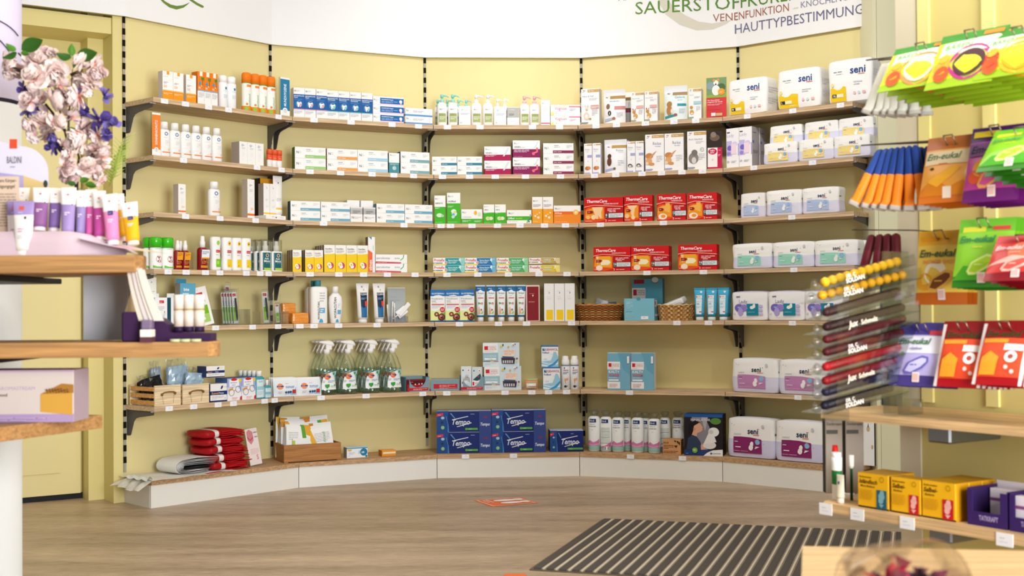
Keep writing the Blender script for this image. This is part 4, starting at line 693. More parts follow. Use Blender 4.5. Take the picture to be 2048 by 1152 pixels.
'gelenk': dict(k='pouch', n='pet_food_pouch', stand=1, seal=.12, c=[(0, .84, 'e6f1f2'), (.84, 1, 'e4e6ea')], f=[('r', .38, .72, 1, .81, 'a8875a'), ('p', [(.14, .77), (.2, .8), (.2, .76)], '2a2a2e'), ('p', [(.2, .76), (.28, .8), (.24, .75)], 'c8242c'), ('t', 'Gelenk', .48, .63, .94, .07, '5aa8b8'), ('l', .6, .57, .92, 1, 'b0c8cc', .03), ('r', .6, .4, .96, .47, '2a98a4'), ('e', .25, .46, .12, 'b08044', 1.1), ('e', .25, .28, .13, 'b8844a', 1.6), ('e', .38, .26, .07, 'efe6dc', 1.5), ('p', [(.05, .05), (.6, .12), (.6, .18), (.05, .12)], '2a98a4'), ('e', .52, .15, .07, 'a4603c', .8), ('l', .68, .3, .92, 3, 'd0d8dc', .05)]),
'gelbox': dict(k='box', n='pet_food_carton', c='f4f6f6', s='d8d8d8', f=pet('6cb8a8', [('e', .25, .22, .16, 'd8a054', 1.2), ('e', .22, .38, .12, 'cc9248'), ('e', .26, .18, .08, 'f2e6d4'), ('r', .4, .48, .98, .58, 'a8d8dc')], t='Gelenk', ts=.035)),
'dogleaf': dict(k='box', n='pet_care_brochure', c=[(0, .5, 'd2363c'), (.5, 1, '7a9a6a')], s='d8d4d0', f=[('p', [(0, .5), (1, .5), (1, .62), (0, .56)], '8ab04a'), ('e', .75, .75, .2, '4a6a3c'), ('e', .2, .8, .2, '8aa0a8'), ('e', .48, .68, .2, 'f2efea', 1.3), ('e', .48, .87, .13, 'f4f0ea'), ('e', .38, .93, .07, 'd89a54'), ('e', .58, .94, .07, 'd89a54'), ('e', .47, .83, .04, '2a2420'), ('e', .75, .64, .17, 'f0981c'), ('l', .66, .64, .84, 2, 'fbe4bc', .025), ('t', 'Das Gesundheits-', .06, .42, .75, .03, 'f8e4e0', 'b'), ('t', 'programm für Hunde', .06, .375, .9, .03, 'f8e4e0', 'b'), ('l', .06, .33, .8, 2, 'f2b8b4', .025), ('l', .06, .2, .8, 1, 'a8242c', .012), ('r', .25, .04, .46, .12, 'f4f0f0'), ('r', .48, .04, .8, .11, 'd0b078')]),
'relaxs': dict(k='box', n='pet_spray_carton', c='f5f5f6', s='c8c8d4', f=[('r', .4, .93, 1, .97, 'c8a468'), ('p', [(.16, .94), (.24, .965), (.24, .94)], '2a2a2e'), ('p', [(.24, .935), (.34, .965), (.3, .93)], 'c8242c'), ('t', 'Relax', .16, .78, .8, .05, 'a4a4bc'), ('t', 'Spray', .2, .72, .75, .035, 'c0c0d0'), ('r', .42, .54, .98, .62, 'a8a8d8'), ('e', .52, .42, .05, 'c4c8d8'), ('e', .4, .19, .28, 'c4743c', .8), ('e', .62, .2, .2, 'd89058', .9), ('r', 0, .0, .75, .05, 'b0b0dc')]),
'relaxs2': dict(k='box', n='pet_spray_carton', c='f5f5f6', s='a8a8b0', f=[('r', .4, .93, 1, .97, 'c8a468'), ('p', [(.16, .94), (.24, .965), (.24, .94)], '2a2a2e'), ('p', [(.24, .935), (.34, .965), (.3, .93)], 'c8242c'), ('t', 'Relax', .16, .78, .8, .05, 'a4a4bc'), ('t', 'Spray', .2, .72, .75, .035, 'c0c0d0'), ('r', .42, .54, .98, .62, 'a8a8d8'), ('e', .52, .42, .05, 'c4c8d8'), ('e', .36, .22, .26, '5a5652', .8), ('e', .36, .2, .14, 'e0dcd8'), ('e', .62, .2, .12, '9a9692'), ('r', 0, .0, .75, .05, 'b0b0dc')]),
'relaxp': dict(k='pouch', n='pet_food_pouch', stand=1, seal=.12, c=[(0, .86, 'f2f2f4'), (.86, 1, 'e2e2e8')], f=[('r', .34, .74, 1, .83, 'b8954e'), ('p', [(.14, .78), (.2, .81), (.2, .77)], '2a2a2e'), ('p', [(.2, .77), (.28, .81), (.24, .76)], 'c8242c'), ('t', 'Relax', .55, .64, .9, .07, 'a4a8c4'), ('l', .65, .6, .9, 1, 'c8c8d8', .03), ('e', .26, .5, .09, '5a3824', 1.2), ('e', .26, .34, .11, '6a4430', 1.7), ('p', [(.05, .05), (.48, .1), (.48, .16), (.05, .11)], 'b0b4e0'), ('e', .5, .13, .06, '7a6a3c', .9), ('l', .65, .35, .9, 3, 'd0d0dc', .06)]),
'relaxb': dict(k='box', n='pet_food_carton', c='f6f5f5', s='b4b0b4', f=pet('a8a8d4', [('e', .22, .42, .2, 'c8844c', .75), ('e', .2, .28, .17, 'e0aa74', 1.1), ('p', [(.1, .34), (.5, .52), (.62, .55), (.3, .36)], 'd89a68'), ('e', .34, .2, .15, 'd89660', .5), ('e', .1, .22, .08, 'f0d4b8')], t=None)+[('t', 'Relax', .42, .72, .92, .075, 'a0a4bc'), ('l', .52, .67, .9, 1, 'c4c6d2', .03)]),
'hairball': dict(k='box', n='pet_food_carton', c='f6f5f5', s='9a9494', f=pet('a0a4ac', [('e', .33, .3, .26, '8a8480', 1.1), ('e', .38, .44, .16, '7a7470'), ('e', .35, .24, .12, 'd8d4d0', 1.4), ('o', .78, .52, .1, .085, '4aa070'), ('l', .72, .52, .84, 1, '4aa070', .02)], t='Anti Hairball', ts=.05)),
'catleaf': dict(k='box', n='pet_care_brochure', c=[(0, .56, 'f4eeee'), (.56, 1, '2c211c')], s='1c1614', f=[('r', 0, 0, 1, .05, 'c4144c'), ('r', .68, 0, 1, .56, 'c4144c'), ('e', .34, .46, .3, 'c4144c', .7), ('t', 'NEU', .18, .46, .5, .045, 'f8e8ec', 'b'), ('t', 'aktiv', .18, .41, .5, .04, 'f8e8ec', 'b'), ('e', .5, .82, .34, '6a5648', .7), ('e', .4, .9, .2, '8a786a'), ('l', .74, .48, .96, 1, 'f0c0cc', .02), ('l', .74, .36, .9, 2, 'f0c0cc', .03), ('e', .35, .25, .05, 'd8d0d0')]),
'heat8': heat('8', [('p', [(.2, .62), (.28, .3), (.3, .15), (.36, .15), (.36, .3), (.42, .15), (.45, .18), (.44, .4), (.48, .62)], 'f8d2a0'), ('e', .1, .22, .05, 'f6c070'), ('e', .24, .22, .06, 'f8d8a8')]), 'heat8b': heat('8', [('p', [(.1, .62), (.18, .5), (.28, .2), (.34, .2), (.38, .5), (.48, .62)], 'f8d2a0'), ('e', .1, .22, .08, 'f6c890'), ('e', .32, .16, .07, 'f8d8a8')]),
'heat12': heat('12', [('p', [(.02, .3), (.1, .52), (.3, .56), (.3, .66), (.44, .66), (.46, .52), (.44, .3), (.2, .4)], 'f6b850'), ('e', .2, .16, .15, 'f8e8d8', .7), ('e', .22, .17, .08, 'f0983c', .7)]), 'heat16': heat('16', [('p', [(.06, .62), (.46, .62), (.48, .2), (.2, .16), (.1, .3)], 'f6ae2c'), ('p', [(.2, .26), (.4, .26), (.47, .36), (.42, .46), (.26, .48), (.2, .4)], 'fbf0c8'), ('p', [(.08, .62), (.14, .62), (.14, .34), (.1, .3)], 'f8d0a0'), ('e', .16, .14, .09, 'fbe4cc', .8)]),
'gelnew': dict(k='tube', n='cooling_gel_tube', cz=.12, r=.4, c=[(0, .12, '2c9cc4'), (.12, .93, '49b2da'), (.93, 1, '2a94bc')], cc='f2f2f2', f=[('e', .6, .86, .07, 'f2f0f0'), ('r', .26, .08, .66, .62, 'e6f2f8'), ('r', .28, .63, .66, .74, 'f6f6f6'), ('r', .3, .655, .36, .715, 'cc2030'), ('t', 'WEPA', .38, .665, .6, .045, 'c86a70'), ('t', 'KALT', .3, .5, .6, .05, 'b8d8e6', 'b'), ('t', 'GEL', .3, .42, .56, .05, '8fc0da', 'b'), ('l', .3, .34, .6, 2, 'b8d4e4', .04), ('r', .5, .15, .68, .18, 'd84858')]),
'coldbox': dict(k='box', n='cold_pack_carton', c='7ab4cc', s='e8edf0', t='dcebf2', f=[('p', [(.45, 1), (1, 1), (1, .4), (.7, .55)], '6aa8c4'), ('r', 0, .04, .56, .22, 'f2f4f6'), ('r', 0, .22, .56, .55, '7fb4cc'), ('r', 0, .55, .56, .76, 'f4f5f6'), ('r', .05, .62, .18, .72, 'd01c2c'), ('r', .2, .625, .51, .715, 'c85060'), ('r', .21, .63, .5, .71, 'f4f5f6'), ('t', 'WEPA', .23, .645, .49, .05, 'c86070'), ('l', .06, .585, .5, 1, 'e0a8ac', .02), ('t', 'KALT+', .06, .455, .54, .07, 'f2f8fa', 'b'), ('t', 'WARM', .06, .365, .52, .07, 'd06878', 'b'), ('l', .06, .32, .5, 1, 'd8e8f0', .03), ('r', .06, .24, .5, .285, 'eef4f6'), ('l', .08, .15, .44, 3, 'e4b8bc', .035), ('r', .88, .72, .97, .91, 'f0f2f6')]),
'bigcold': dict(k='box', n='cold_pack_carton', c='58a4bc', s='4a8ca4', f=[('r', .06, .88, .4, .98, '9c2430'), ('e', .76, .96, .12, '8c3844', .8), ('e', .76, .97, .11, 'd8dcd8', .8), ('r', 0, .0, .44, .5, '6aa6b8'), ('r', 0, .52, .44, .78, 'd8d8d4'), ('r', .04, .6, .15, .74, 'a01c2c'), ('r', .16, .61, .41, .73, '9c4a50'), ('r', .17, .62, .4, .72, 'd8d8d4'), ('t', 'WEPA', .19, .635, .4, .07, '6a4a4c'), ('t', 'KALT+', .03, .34, .42, .11, 'd8ecf0', 'b'), ('t', 'WARM', .03, .21, .42, .1, 'b06474', 'b'), ('l', .03, .13, .4, 1, 'c4dce4', .05), ('r', 0, 0, .42, .03, 'e4e8e8')]),
'bluelid': dict(k='box', n='dispensing_carton', c='7fc0d4', s='6aa8bc', t='6fb2c6', R=[('r', .1, .62, .6, .92, 'e4e8ec'), ('r', .12, .7, .35, .88, 'c01c2c'), ('r', .1, .2, .9, .3, 'd8e4ea')], f=[('e', .48, .98, .07, '4a94a8', .8), ('l', .08, .82, .26, 2, 'c4e4ee', .06), ('l', .08, .68, .3, 3, 'a8d4e0', .06), ('l', .06, .4, .28, 1, '4a7484', .03), ('l', .06, .32, .32, 4, 'a8d4e0', .06), ('r', .56, .06, .8, .2, 'f4f5f6'), ('l', .62, .14, .78, 1, GR, .03)]),
'senim': active('M'), 'senil': active('L', .5), 'senixl': active('XL', .42),
'ladyc': dict(k='box', n='pad_carton', c='f6f5f8', s='b6b0b4', t='f0eef0', f=[('r', .06, .88, .3, .91, '3a3a4a'), ('t', 'Lady', .06, .78, .86, .08, 'c0bcd4'), ('r', .04, .3, .45, .68, 'c4bcea'), ('e', .28, .5, .2, '7a68c8', .9), ('e', .2, .36, .16, '9a8ad8', .8), ('e', .68, .6, .2, 'd4d0ee', .8), ('r', .4, .34, .8, .6, 'f4dce8'), ('r', .95, .3, 1, .6, '9a8ad8'), ('t', '20', .06, .13, .26, .05, '6a6a74'), ('l', .4, .16, .8, 2, LG, .03)], R=[('e', .2, .62, .1, '6a78b8'), ('l', .15, .4, .8, 3, '8a8690', .03), ('l', .15, .85, .6, 1, '5a5660', .03)]),
'padyel': diaper('f2dc8a', 'dcdcf0'), 'padblu': diaper('b4c8ea', 'e0dff2'), 'padgrn': diaper('9cdcc8', 'dedef4'), 'padpnk': diaper('c488bc', 'dddcf2'), 'padmag': diaper('8c2a6a', 'd6d6f2'),
'ladypad': dict(k='soft', n='pad_pack', c='f3f2f5', t='cfc8e4', puff=.09, f=[('t', 'seni', .14, .8, .28, .07, '23284a', 'b'), ('t', 'Lady', .22, .6, .68, .13, '9a94b8'), ('e', .22, .44, .14, '7a68c0', .7), ('e', .36, .44, .11, '9a84d4', .8), ('e', .26, .3, .08, 'b0a4e0', 1.2), ('e', .22, .46, .05, '7ab8cc', .6), ('r', .44, .17, .78, .58, '17859c'), ('e', .6, .45, .06, 'f2f4f4', .7), ('e', .66, .5, .04, 'f2f4f4', 1.4), ('t', 'EXTRA PLUS', .48, .27, .74, .035, 'b8dce4'), ('t', '15', .06, .18, .14, .07, '7a7a86'), ('l', .25, .1, .78, 1, 'a8a4b0', .012), ('e', .85, .5, .06, 'c4bce4', .6), ('e', .85, .36, .06, 'c4bce4', .6), ('e', .85, .24, .06, 'd0c8ea', .6)], R=[('r', .3, .3, .7, .55, 'a894b8'), ('l', .3, .2, .7, 2, '9a8ab0', .04)]),
'cot': cot(), 'cotback': dict(cot(), f=[('p', [(.12, .03), (.88, .03), (.88, .3), (.6, .2), (.12, .12)], 'd873a8'), ('r', .5, .06, .72, .16, 'f2f2f2'), ('r', .52, .07, .7, .15, '5a5a5e'), ('r', .3, .83, .7, .93, '223c74'), ('t', 'Elinā', .34, .855, .66, .045, 'd8e4f4', 'b'), ('r', .25, .58, .78, .7, 'd4e0dc'), ('r', .25, .42, .78, .54, 'd4e0dc'), ('r', .25, .26, .78, .38, 'd4e0dc')]),
'kraft': dict(k='box', n='kraft_carton', c='cf9a68', s='a87848', t='c08a58', f=[('t', 'Elinā', .04, .72, .4, .12, '6a3c1c', 'b'), ('l', .04, .58, .6, 3, '7a4c28', .1), ('l', .04, .2, .85, 2, '7a4c28', .09), ('p', [(.6, .95), (.7, .8), (.75, .92)], '3a2a1c'), ('p', [(.75, .9), (.85, .7), (.88, .9)], '3a2a1c'), ('p', [(.85, .8), (.95, .6), (.96, .85)], '3a2a1c'), ('p', [(.62, .6), (.75, .45), (.82, .62)], '3a2a1c')]),
'inhal': dict(k='box', n='inhaler_carton', c=[(0, .14, '24407c'), (.14, 1, '241c22')], s='141416', t='1c4c90', f=[('r', 0, .93, 1, 1, '2058a0'), ('p', [(.2, .93), (.55, .93), (.75, .5), (.6, .14), (.3, .14)], '8a8690'), ('p', [(.45, .93), (.62, .93), (.55, .6), (.5, .75)], 'b4b0b8'), ('e', .82, .84, .14, '5a8a3c', .6), ('p', [(.1, .5), (.14, .75), (.28, .86), (.42, .8), (.4, .7), (.28, .66), (.24, .52)], '1a1214'), ('p', [(.26, .72), (.4, .8), (.43, .77), (.49, .68), (.47, .66), (.48, .62), (.44, .58), (.34, .54), (.33, .46), (.2, .5), (.24, .6)], 'dca88c'), ('e', .27, .64, .03, 'cc9478', 1.3), ('p', [(.06, .14), (.1, .42), (.22, .5), (.33, .46), (.42, .34), (.48, .14)], '34405c'), ('p', [(.44, .14), (.43, .24), (.46, .3), (.56, .16)], 'e0a890'),
   ('e', .66, .26, .17, 'e4e2de', .6), ('p', [(.5, .28), (.64, .56), (.78, .5), (.84, .34)], 'ecebe8'), ('e', .77, .58, .14, 'f0efec', .85), ('e', .7, .58, .06, 'd4d2ce', .9), ('p', [(.5, 0), (.6, .08), (.75, .14), (1, .16), (1, 0)], 'f2f3f2'), ('t', 'INHALATOR', .18, .84, .76, .06, 'e8e8ec'), ('e', .28, .13, .07, '7ab43c'), ('t', '100', .24, .12, .33, .03, 'f0f8e8', 'b'), ('e', .7, .06, .02, '24407c', 1.4), ('t', 'Dr.JUNGHANS', .73, .05, .96, .022, '2a4a7c', 'b'), ('l', .05, .05, .14, 1, 'c8d4e8', .012)], R=[('l', .3, .8, .7, 1, '9a9aa0', .02), ('l', .3, .5, .6, 1, '9a9aa0', .02), ('l', .3, .3, .6, 1, '9a9aa0', .02)]),
'tempo': tempo(), 'tempo1': tempo(1.0, .34, .86),
'wepa': dict(k='box', n='pill_box_carton', c='d3e3ea', s='6fa0b0', t='b4c4c8', f=[('r', 0, 0, .42, 1, 'dfe9ee'), ('r', 0, .25, .42, .58, '9cc2d0'), ('r', .0, .6, .4, .96, 'f2f5f6'), ('r', .04, .7, .14, .86, 'd4202c'), ('r', .145, .7, .37, .86, 'd89098'), ('r', .15, .715, .365, .845, 'f2f5f6'), ('t', 'WEPA', .17, .735, .355, .09, 'c06a70'), ('l', .04, .65, .36, 1, 'e0a4a8', .03), ('t', 'DOSIERER', .04, .41, .38, .08, 'e4f0f4'), ('r', .04, .29, .36, .37, 'f4f7f8'), ('t', '7 Tage', .16, .31, .26, .04, '8aa4ac'), ('r', .0, .22, .42, .245, '4a4a3a'), ('r', .2, .22, .3, .245, 'f0d040'), ('r', .3, .22, .42, .245, 'c8402c'), ('l', .04, .14, .34, 2, 'ccd8dc', .05), ('p', [(.52, .45), (.86, .42), (.9, .7), (.6, .72)], 'eeddd0'), ('l', .58, .66, .88, 4, 'e8a890', .05), ('p', [(.5, .38), (.88, .36), (.86, .12), (.52, .14)], '3c3240'), ('p', [(.53, .43), (.84, .41), (.84, .36), (.54, .37)], '3a5878'),
   *[('r', .54+i*.06, .16, .575+i*.06, .27, 'd8d4dc') for i in range(5)], ('e', .5, .84, .035, 'e0c83c', .8), ('e', .55, .9, .02, '3c5866', 1.6), ('e', .7, .82, .025, 'd8a83c'), ('e', .82, .92, .035, 'fafafa'), ('e', .83, .9, .018, 'd0402c'), ('e', .88, .93, .016, '2a4a8c'), ('e', .93, .34, .025, 'a8303c'), ('e', .92, .2, .02, 'd8c060')]),
'wepac': dict(k='box', n='pill_cutter_carton', c='dde9ee', s='8fb0bc', f=[('e', .2, .84, .07, '2a4a7c'), ('e', .7, .85, .14, 'f4f4f4'), ('e', .72, .84, .06, 'd0402c'), ('p', [(.2, .4), (.5, .66), (.85, .5), (.9, .3), (.6, .42)], 'b0b4b8'), ('e', .62, .6, .12, 'c8ccd0'), ('e', .6, .55, .05, 'c84a34'), ('r', .08, .22, .42, .4, 'f2f2f4'), ('r', .1, .26, .18, .36, 'd4202c'), ('r', .55, .05, .95, .3, 'c8dce4')]),
'wepacg': dict(k='box', n='pill_cutter_carton', c='cfe0e4', s='8fb0bc', f=[('e', .2, .84, .07, '2a6a9c'), ('e', .7, .85, .14, 'f4f4f4'), ('e', .72, .84, .06, 'd0402c'), ('p', [(.1, .45), (.8, .72), (.95, .5), (.5, .4)], '2c4a52'), ('e', .62, .58, .07, 'b83c34'), ('r', .0, .1, .7, .4, 'f2f2f4'), ('r', .06, .2, .22, .36, 'd4202c'), ('t', 'WEPA', .26, .25, .66, .09, 'c06a70')]),
'gehwol': dict(k='box', n='foot_bath_carton', c=[(0, .93, 'eef3f6'), (.93, 1, '3c78b0')], s='7fa4b4', t='4a88ac', f=[('r', .06, .75, .22, .87, '1c5a90'), ('p', [(.08, .87), (.2, .87), (.2, .77)], '8fc0dc'), ('t', 'GEHWOL', .24, .76, .97, .1, 'c02434', 'b'), ('t', 'Fußbad', .06, .63, .55, .075, '28688c', 'b'), ('p', [(.55, .6), (.8, .6), (.8, .75), (.72, .75)], 'eef3f6'), ('p', [(0, 0), (1, 0), (1, .45), (.85, .7), (.72, .7), (.66, .5), (.55, .3), (0, .25)], '9ccce4'), ('p', [(0, .12), (.4, .06), (1, .2), (1, .14), (.4, 0), (0, .06)], 'f0f6fa'), ('p', [(0, .24), (.45, .14), (1, .26), (1, .22), (.45, .1), (0, .2)], 'e0eef6'), ('o', .18, .36, .04, .03, '7aa4bc'), ('o', .28, .36, .04, .03, '7aa4bc'), ('p', [(.3, 0), (.5, 0), (.8, .1), (1, .3), (1, .4), (.7, .18)], '3c98d0')]),
'footcan': dict(k='bottle', n='foot_spray_can', hb=.72, prof=CANP, c=[(0, .97, 'eef1f4'), (.97, 1, '2c5c94')], cap=dict(c='f8f8f8', prof=[(.88, 0), (.95, .2), (.9, .5), (.72, .7), (.68, .95), (.5, 1)]), f=[('r', .36, .86, .44, .92, '1c5a90'), ('t', 'GEHWOL', .32, .77, .72, .055, 'c02434', 'b'), ('l', .32, .7, .72, 2, '3a6a94', .05), ('p', [(.4, .45), (.62, .47), (.68, .5), (.66, .4), (.44, .34)], 'e8a070'), ('p', [(.44, .4), (.47, .4), (.5, .25), (.46, .25)], 'c88a60'), ('e', .47, .13, .09, '1f2a3a'), ('e', .6, .14, .03, '3a4a64')]),
'obbox': dict(k='box', n='tampon_carton', c=[(0, .87, 'f2f5f7'), (.87, 1, '3aa0c4')], s='a4b0b4', t='d8e8ee', f=[('e', .14, .76, .1, 'f2b83c', .6), ('r', .02, .83, .3, .87, 'f2f5f7'), ('l', .1, .5, .4, 3, 'b8d4e0', .09), ('l', .55, .6, .66, 3, '8ab8cc', .12), ('e', .81, .53, .17, '1f7fac'), ('t', 'ob', .7, .43, .92, .2, 'f4f8fa', 'b'), ('e', .93, .13, .05, '1f7fac'), ('l', .06, .2, .2, 1, '9ab4c4', .06)]),
'orangeflat': dict(k='box', n='small_orange_carton', c='e89a2e', s='c8701c', t='f0a83c', f=[('r', .08, .4, .98, .72, 'fae6c4')]),
'suav': dict(k='box', n='glove_carton', c=[(0, .08, '1d3468'), (.08, .38, 'f2f1ee'), (.38, .6, '1d3468'), (.6, 1, 'f2f1ee')], s='2c3c64', t='eceae6', f=[('t', 'Suavel', .06, .42, .45, .13, 'e09a4c', 'b'), ('t', 'Protec', .48, .44, .74, .085, 'eef0f6', 'b'), ('p', [(.56, .7), (.6, .86), (.7, .9), (.68, .76), (.62, .7)], '1d3468'), ('l', .72, .8, .93, 1, '8a94ac', .04), ('l', .08, .28, .75, 2, 'b8bcc8', .06), ('l', .08, .16, .4, 1, 'b8bcc8', .04), ('l', .75, .18, .95, 1, '6a6a78', .04)]),
'glassw': dict(k='box', n='lens_wipe_carton', c=[(0, .6, 'f0f0f2'), (.6, 1, 'a4b4e0')], s='4a6a9c', t='3a4a84', f=[('p', [(0, .3), (.15, .45), (.4, .6), (0, .6)], 'ccd4f0'), ('p', [(1, .3), (.9, .45), (.75, .6), (1, .6)], 'b4c0e8'), ('r', .12, .62, .82, .94, 'f4f4f6'), ('e', .46, .93, .22, 'd02c34', .35), ('l', .2, .78, .76, 1, '6a7a9c', .05), ('l', .3, .68, .7, 1, '4a9ab0', .05), ('e', .88, .88, .1, 'f0c83c'), ('p', [(.05, .5), (.4, .6), (.36, .5), (.05, .42)], 'e8a848'), ('o', .28, .36, .19, .17, '4a4048'), ('o', .74, .5, .19, .17, '4a4048'), ('p', [(.44, .44), (.56, .48), (.56, .46), (.44, .42)], 'c83838'), ('p', [(.85, .02), (1, .02), (1, .2), (.88, .16)], 'cc2430'), ('l', .3, .12, .7, 2, 'e8a0a0', .06)]),
'tealbot': dict(k='bottle', n='disinfectant_bottle', hb=.8, sq=4, prof=[(.97, 0), (1, .03), (1, .9), (.8, .97), (.5, 1)], c='3f9fb0', cap=dict(c='f2f2ee', prof=[(.5, 0), (.5, .95), (.44, 1)]), f=[('r', .24, .06, .8, .86, 'dcecf0'), ('l', .36, .78, .66, 2, '7a9aa8', .04), ('r', .26, .4, .78, .56, '9fd0d8'), ('e', .72, .56, .06, 'a88a80', 1.5), ('l', .3, .3, .74, 3, 'b4ccd4', .06)]),
'tealsm': dict(k='bottle', n='disinfectant_bottle', hb=.7, sq=4, prof=[(.97, 0), (1, .03), (1, .88), (.8, .96), (.45, 1)], c='3f9fb0', cap=dict(c='f4f4f2', prof=[(.45, 0), (.45, .95), (.4, 1)]), f=[('r', .22, .06, .82, .8, 'cfe4ea'), ('l', .36, .72, .66, 1, '7a9aa8', .05), ('r', .24, .3, .8, .5, '7cbcc8'), ('l', .3, .22, .74, 2, 'a4c4cc', .06)]),
'wipes': dict(k='pouch', n='wipes_pack', seal=.08, c=[(0, .86, 'e6edf2'), (.86, 1, 'f0f0f2')], f=[('p', [(.4, .05), (.95, .05), (.95, .5), (.8, .3)], 'a8d0e2'), ('e', .27, .52, .13, 'f09054'), ('r', .13, .49, .41, .56, '24408c'), ('l', .17, .51, .38, 1, 'dfe6f6', .03), ('l', .48, .66, .7, 1, 'f2a880', .06), ('l', .48, .5, .88, 2, '5a84b4', .07), ('e', .5, .2, .045, '2c508c'), ('e', .6, .21, .045, '2c508c'), ('e', .69, .22, .045, '2c508c'), ('r', .76, .14, .92, .34, 'cc3434'), ('l', .18, .22, .34, 2, 'b8b8d4', .06)]),
'dropcard': dict(k='box', n='drop_pattern_carton', c='f4f7f6', s='1c2434', f=[('e', .55, .78, .13, 'c8b68c', 1.5), ('p', [(.5, .82), (.55, .92), (.6, .82)], '3a4a50'), ('e', .85, .4, .08, 'c8b68c', 2), ('e', .05, .55, .14, 'c8b68c', 1.6)]),
'darkbox': dict(k='box', n='dark_carton', c='182033', f=[]),
}
# ================================================================ goods on the shelves
# ---- leftmost bay
S('sunbox', 1, 1, 1, .014, .035, [(430, 530, 112), (535, 637, 132), (660, 767, 152)], '{o} of three white sunscreen cartons with orange base at top shelf left end', 'carton', 'white and orange sunscreen cartons')
S('kidbox', 1, 1, 1, .014, .045, [(778, 845, 115), (845, 912, 128), (912, 978, 140)], '{o} of three orange sunscreen cartons with palm picture, counted from the white ones', 'carton', 'orange sunscreen cartons')
S('whitecan', 1, 1, 1, .012, .038, [(1010, 1098, 152), (1102, 1180, 166)], '{o} of two white aerosol cans beside the orange palm cartons on the top shelf', 'spray can', 'white aerosol cans')
S('panthcan', 1, 1, 1, .012, .04, [(1250, 1335, 127), (1340, 1412, 140), (1415, 1490, 152), (1495, 1576, 162)], '{o} of four orange-capped spray cans with green lettering, counted from the white aerosol cans', 'spray can', 'orange-capped spray cans')
S('bluesign', 2, 1, 1, .01, .012, [(58, 160, 84)], 'tall narrow blue category sign reading MUNDHYGIENE on the top shelf', 'sign')
S('sunsign', 1, 1, 2, .012, .012, [(320, 405, 530)], 'tall narrow orange category sign reading SONNENSCHUTZ on the second shelf', 'sign')
S('lotion', 1, 1, 2, .012, .032, [(410, 510, 616), (516, 618, 631), (624, 726, 646), (730, 828, 660), (834, 932, 673), (938, 1035, 684)], '{o} of six white lotion bottles with orange band, counted from the orange sign', 'bottle', 'white lotion bottles with orange band')
S('corbox', 1, 1, 2, .012, .06, [(1197, 1279, 818), (1280, 1360, 827), (1361, 1440, 838)], '{o} of three plain white cream cartons right of the six lotion bottles', 'carton', 'plain white cream cartons')
S('miniroll', 1, 1, 2, .012, .02, [(1487, 1534, 895), (1536, 1584, 900), (1586, 1632, 904)], '{o} of three small red and white lip care sticks at the joint of second shelf', 'lip care', 'red and white lip care sticks')
S('tallbox', 6, 1, 3, .012, .04, [(612, 690, 148)], 'short white carton with thin orange band standing alone near left end of third shelf', 'carton')
S('lotion', 6, 1, 3, .012, .034, [(948, 1062, 122)], 'single white lotion bottle with orange band between two cartons on the third shelf', 'bottle')
S('tallbox', 6, 1, 3, .012, .042, [(1336, 1410, 98)], 'taller white carton with thin orange band beside black and orange carton on third shelf', 'carton')
S('orangebox', 6, 1, 3, .12, .07, [(1470, 1640, 92)], 'orange carton with black side standing behind the white tubes on third shelf', 'carton')
S('flatbox', 6, 1, 3, .01, .09, [(1530, 1738, 478)], 'flat white carton lying under two tall white cartons and a tube', 'carton')
fh = .0155
S('whitetall', 6, 1, 3, .035, .04, [(1505, 1568, 142), (1570, 1637, 146)], '{o} of two tall white cartons with yellow band standing on the flat white carton', 'carton', 'white cartons with yellow band', zoff=fh)
S('whitetube', 6, 1, 3, .03, .034, [(1624, 1722, 60)], 'white tube with yellow band standing on the flat white carton', 'tube', zoff=fh)
S('bugspray', 6, 1, 4, .012, .045, [(347, 465, 702), (471, 582, 707)], '{o} of two green-capped insect spray cans with red prohibition ring', 'spray can', 'green-capped insect sprays', behind=[1, 0], blabel='green-capped insect spray can hidden behind the first one on fourth shelf')
S('redspray', 6, 1, 4, .012, .03, [(586, 660, 736), (664, 742, 740)], '{o} of two dark red spray bottles with orange hang tag beside the green-capped cans', 'spray bottle', 'dark red spray bottles', behind=[0, 1], blabel='dark red spray bottle standing behind the two with orange tags')
S('redspray2', 6, 1, 4, .012, .04, [(840, 940, 690)], 'larger dark red spray bottle with white and blue hang tag on fourth shelf', 'spray bottle')
S('nobiteg', 6, 1, 4, .012, .035, [(970, 1068, 692)], 'white lotion bottle with green dot and label next to the large red spray bottle', 'bottle')
S('nobite', 6, 1, 4, .012, .035, [(1087, 1188, 698), (1193, 1286, 704), (1293, 1384, 708)], '{o} of three white lotion bottles with yellow dot, counted from the green-dot bottle', 'bottle', 'white bottles with yellow dot')
S('antimuck', 6, 1, 4, .012, .03, [(1492, 1592, 738), (1602, 1712, 740)], '{o} of two front teal-label spray bottles with clear overcap at end of fourth shelf', 'spray bottle', 'teal-label spray bottles', behind=[2, 1], blabel='teal-label spray bottle, {q} behind the front pair member, in the {o} file', gap=.012)
S('whitecard', 11, 1, 5, .06, .02, [(335, 440, 88)], 'tall white hanging pack with round hole at left end of fifth shelf', 'pack')
S('plastr', 11, 1, 5, .03, .045, [(440, 555, 335), (600, 775, 330)], '{o} of two white cartons with red label and teal side on the fifth shelf', 'carton', 'white cartons with red label')
S('biteaway', 11, 1, 5, .025, .04, [(727, 912, 160)], 'blue hanging carton reading bite away between the white cartons and a green card', 'carton')
S('zecken', 11, 1, 5, .03, .003, [(925, 1150, 200)], 'white card with red label and green square leaning sideways on fifth shelf', 'card', tilt=(-.12, -.2), wk=.9)
S('suav', 16, 1, 6, .02, .07, [(1090, 1305, 525)], 'lower of two white and navy glove cartons beside the wooden crates', 'carton', hk=.99)
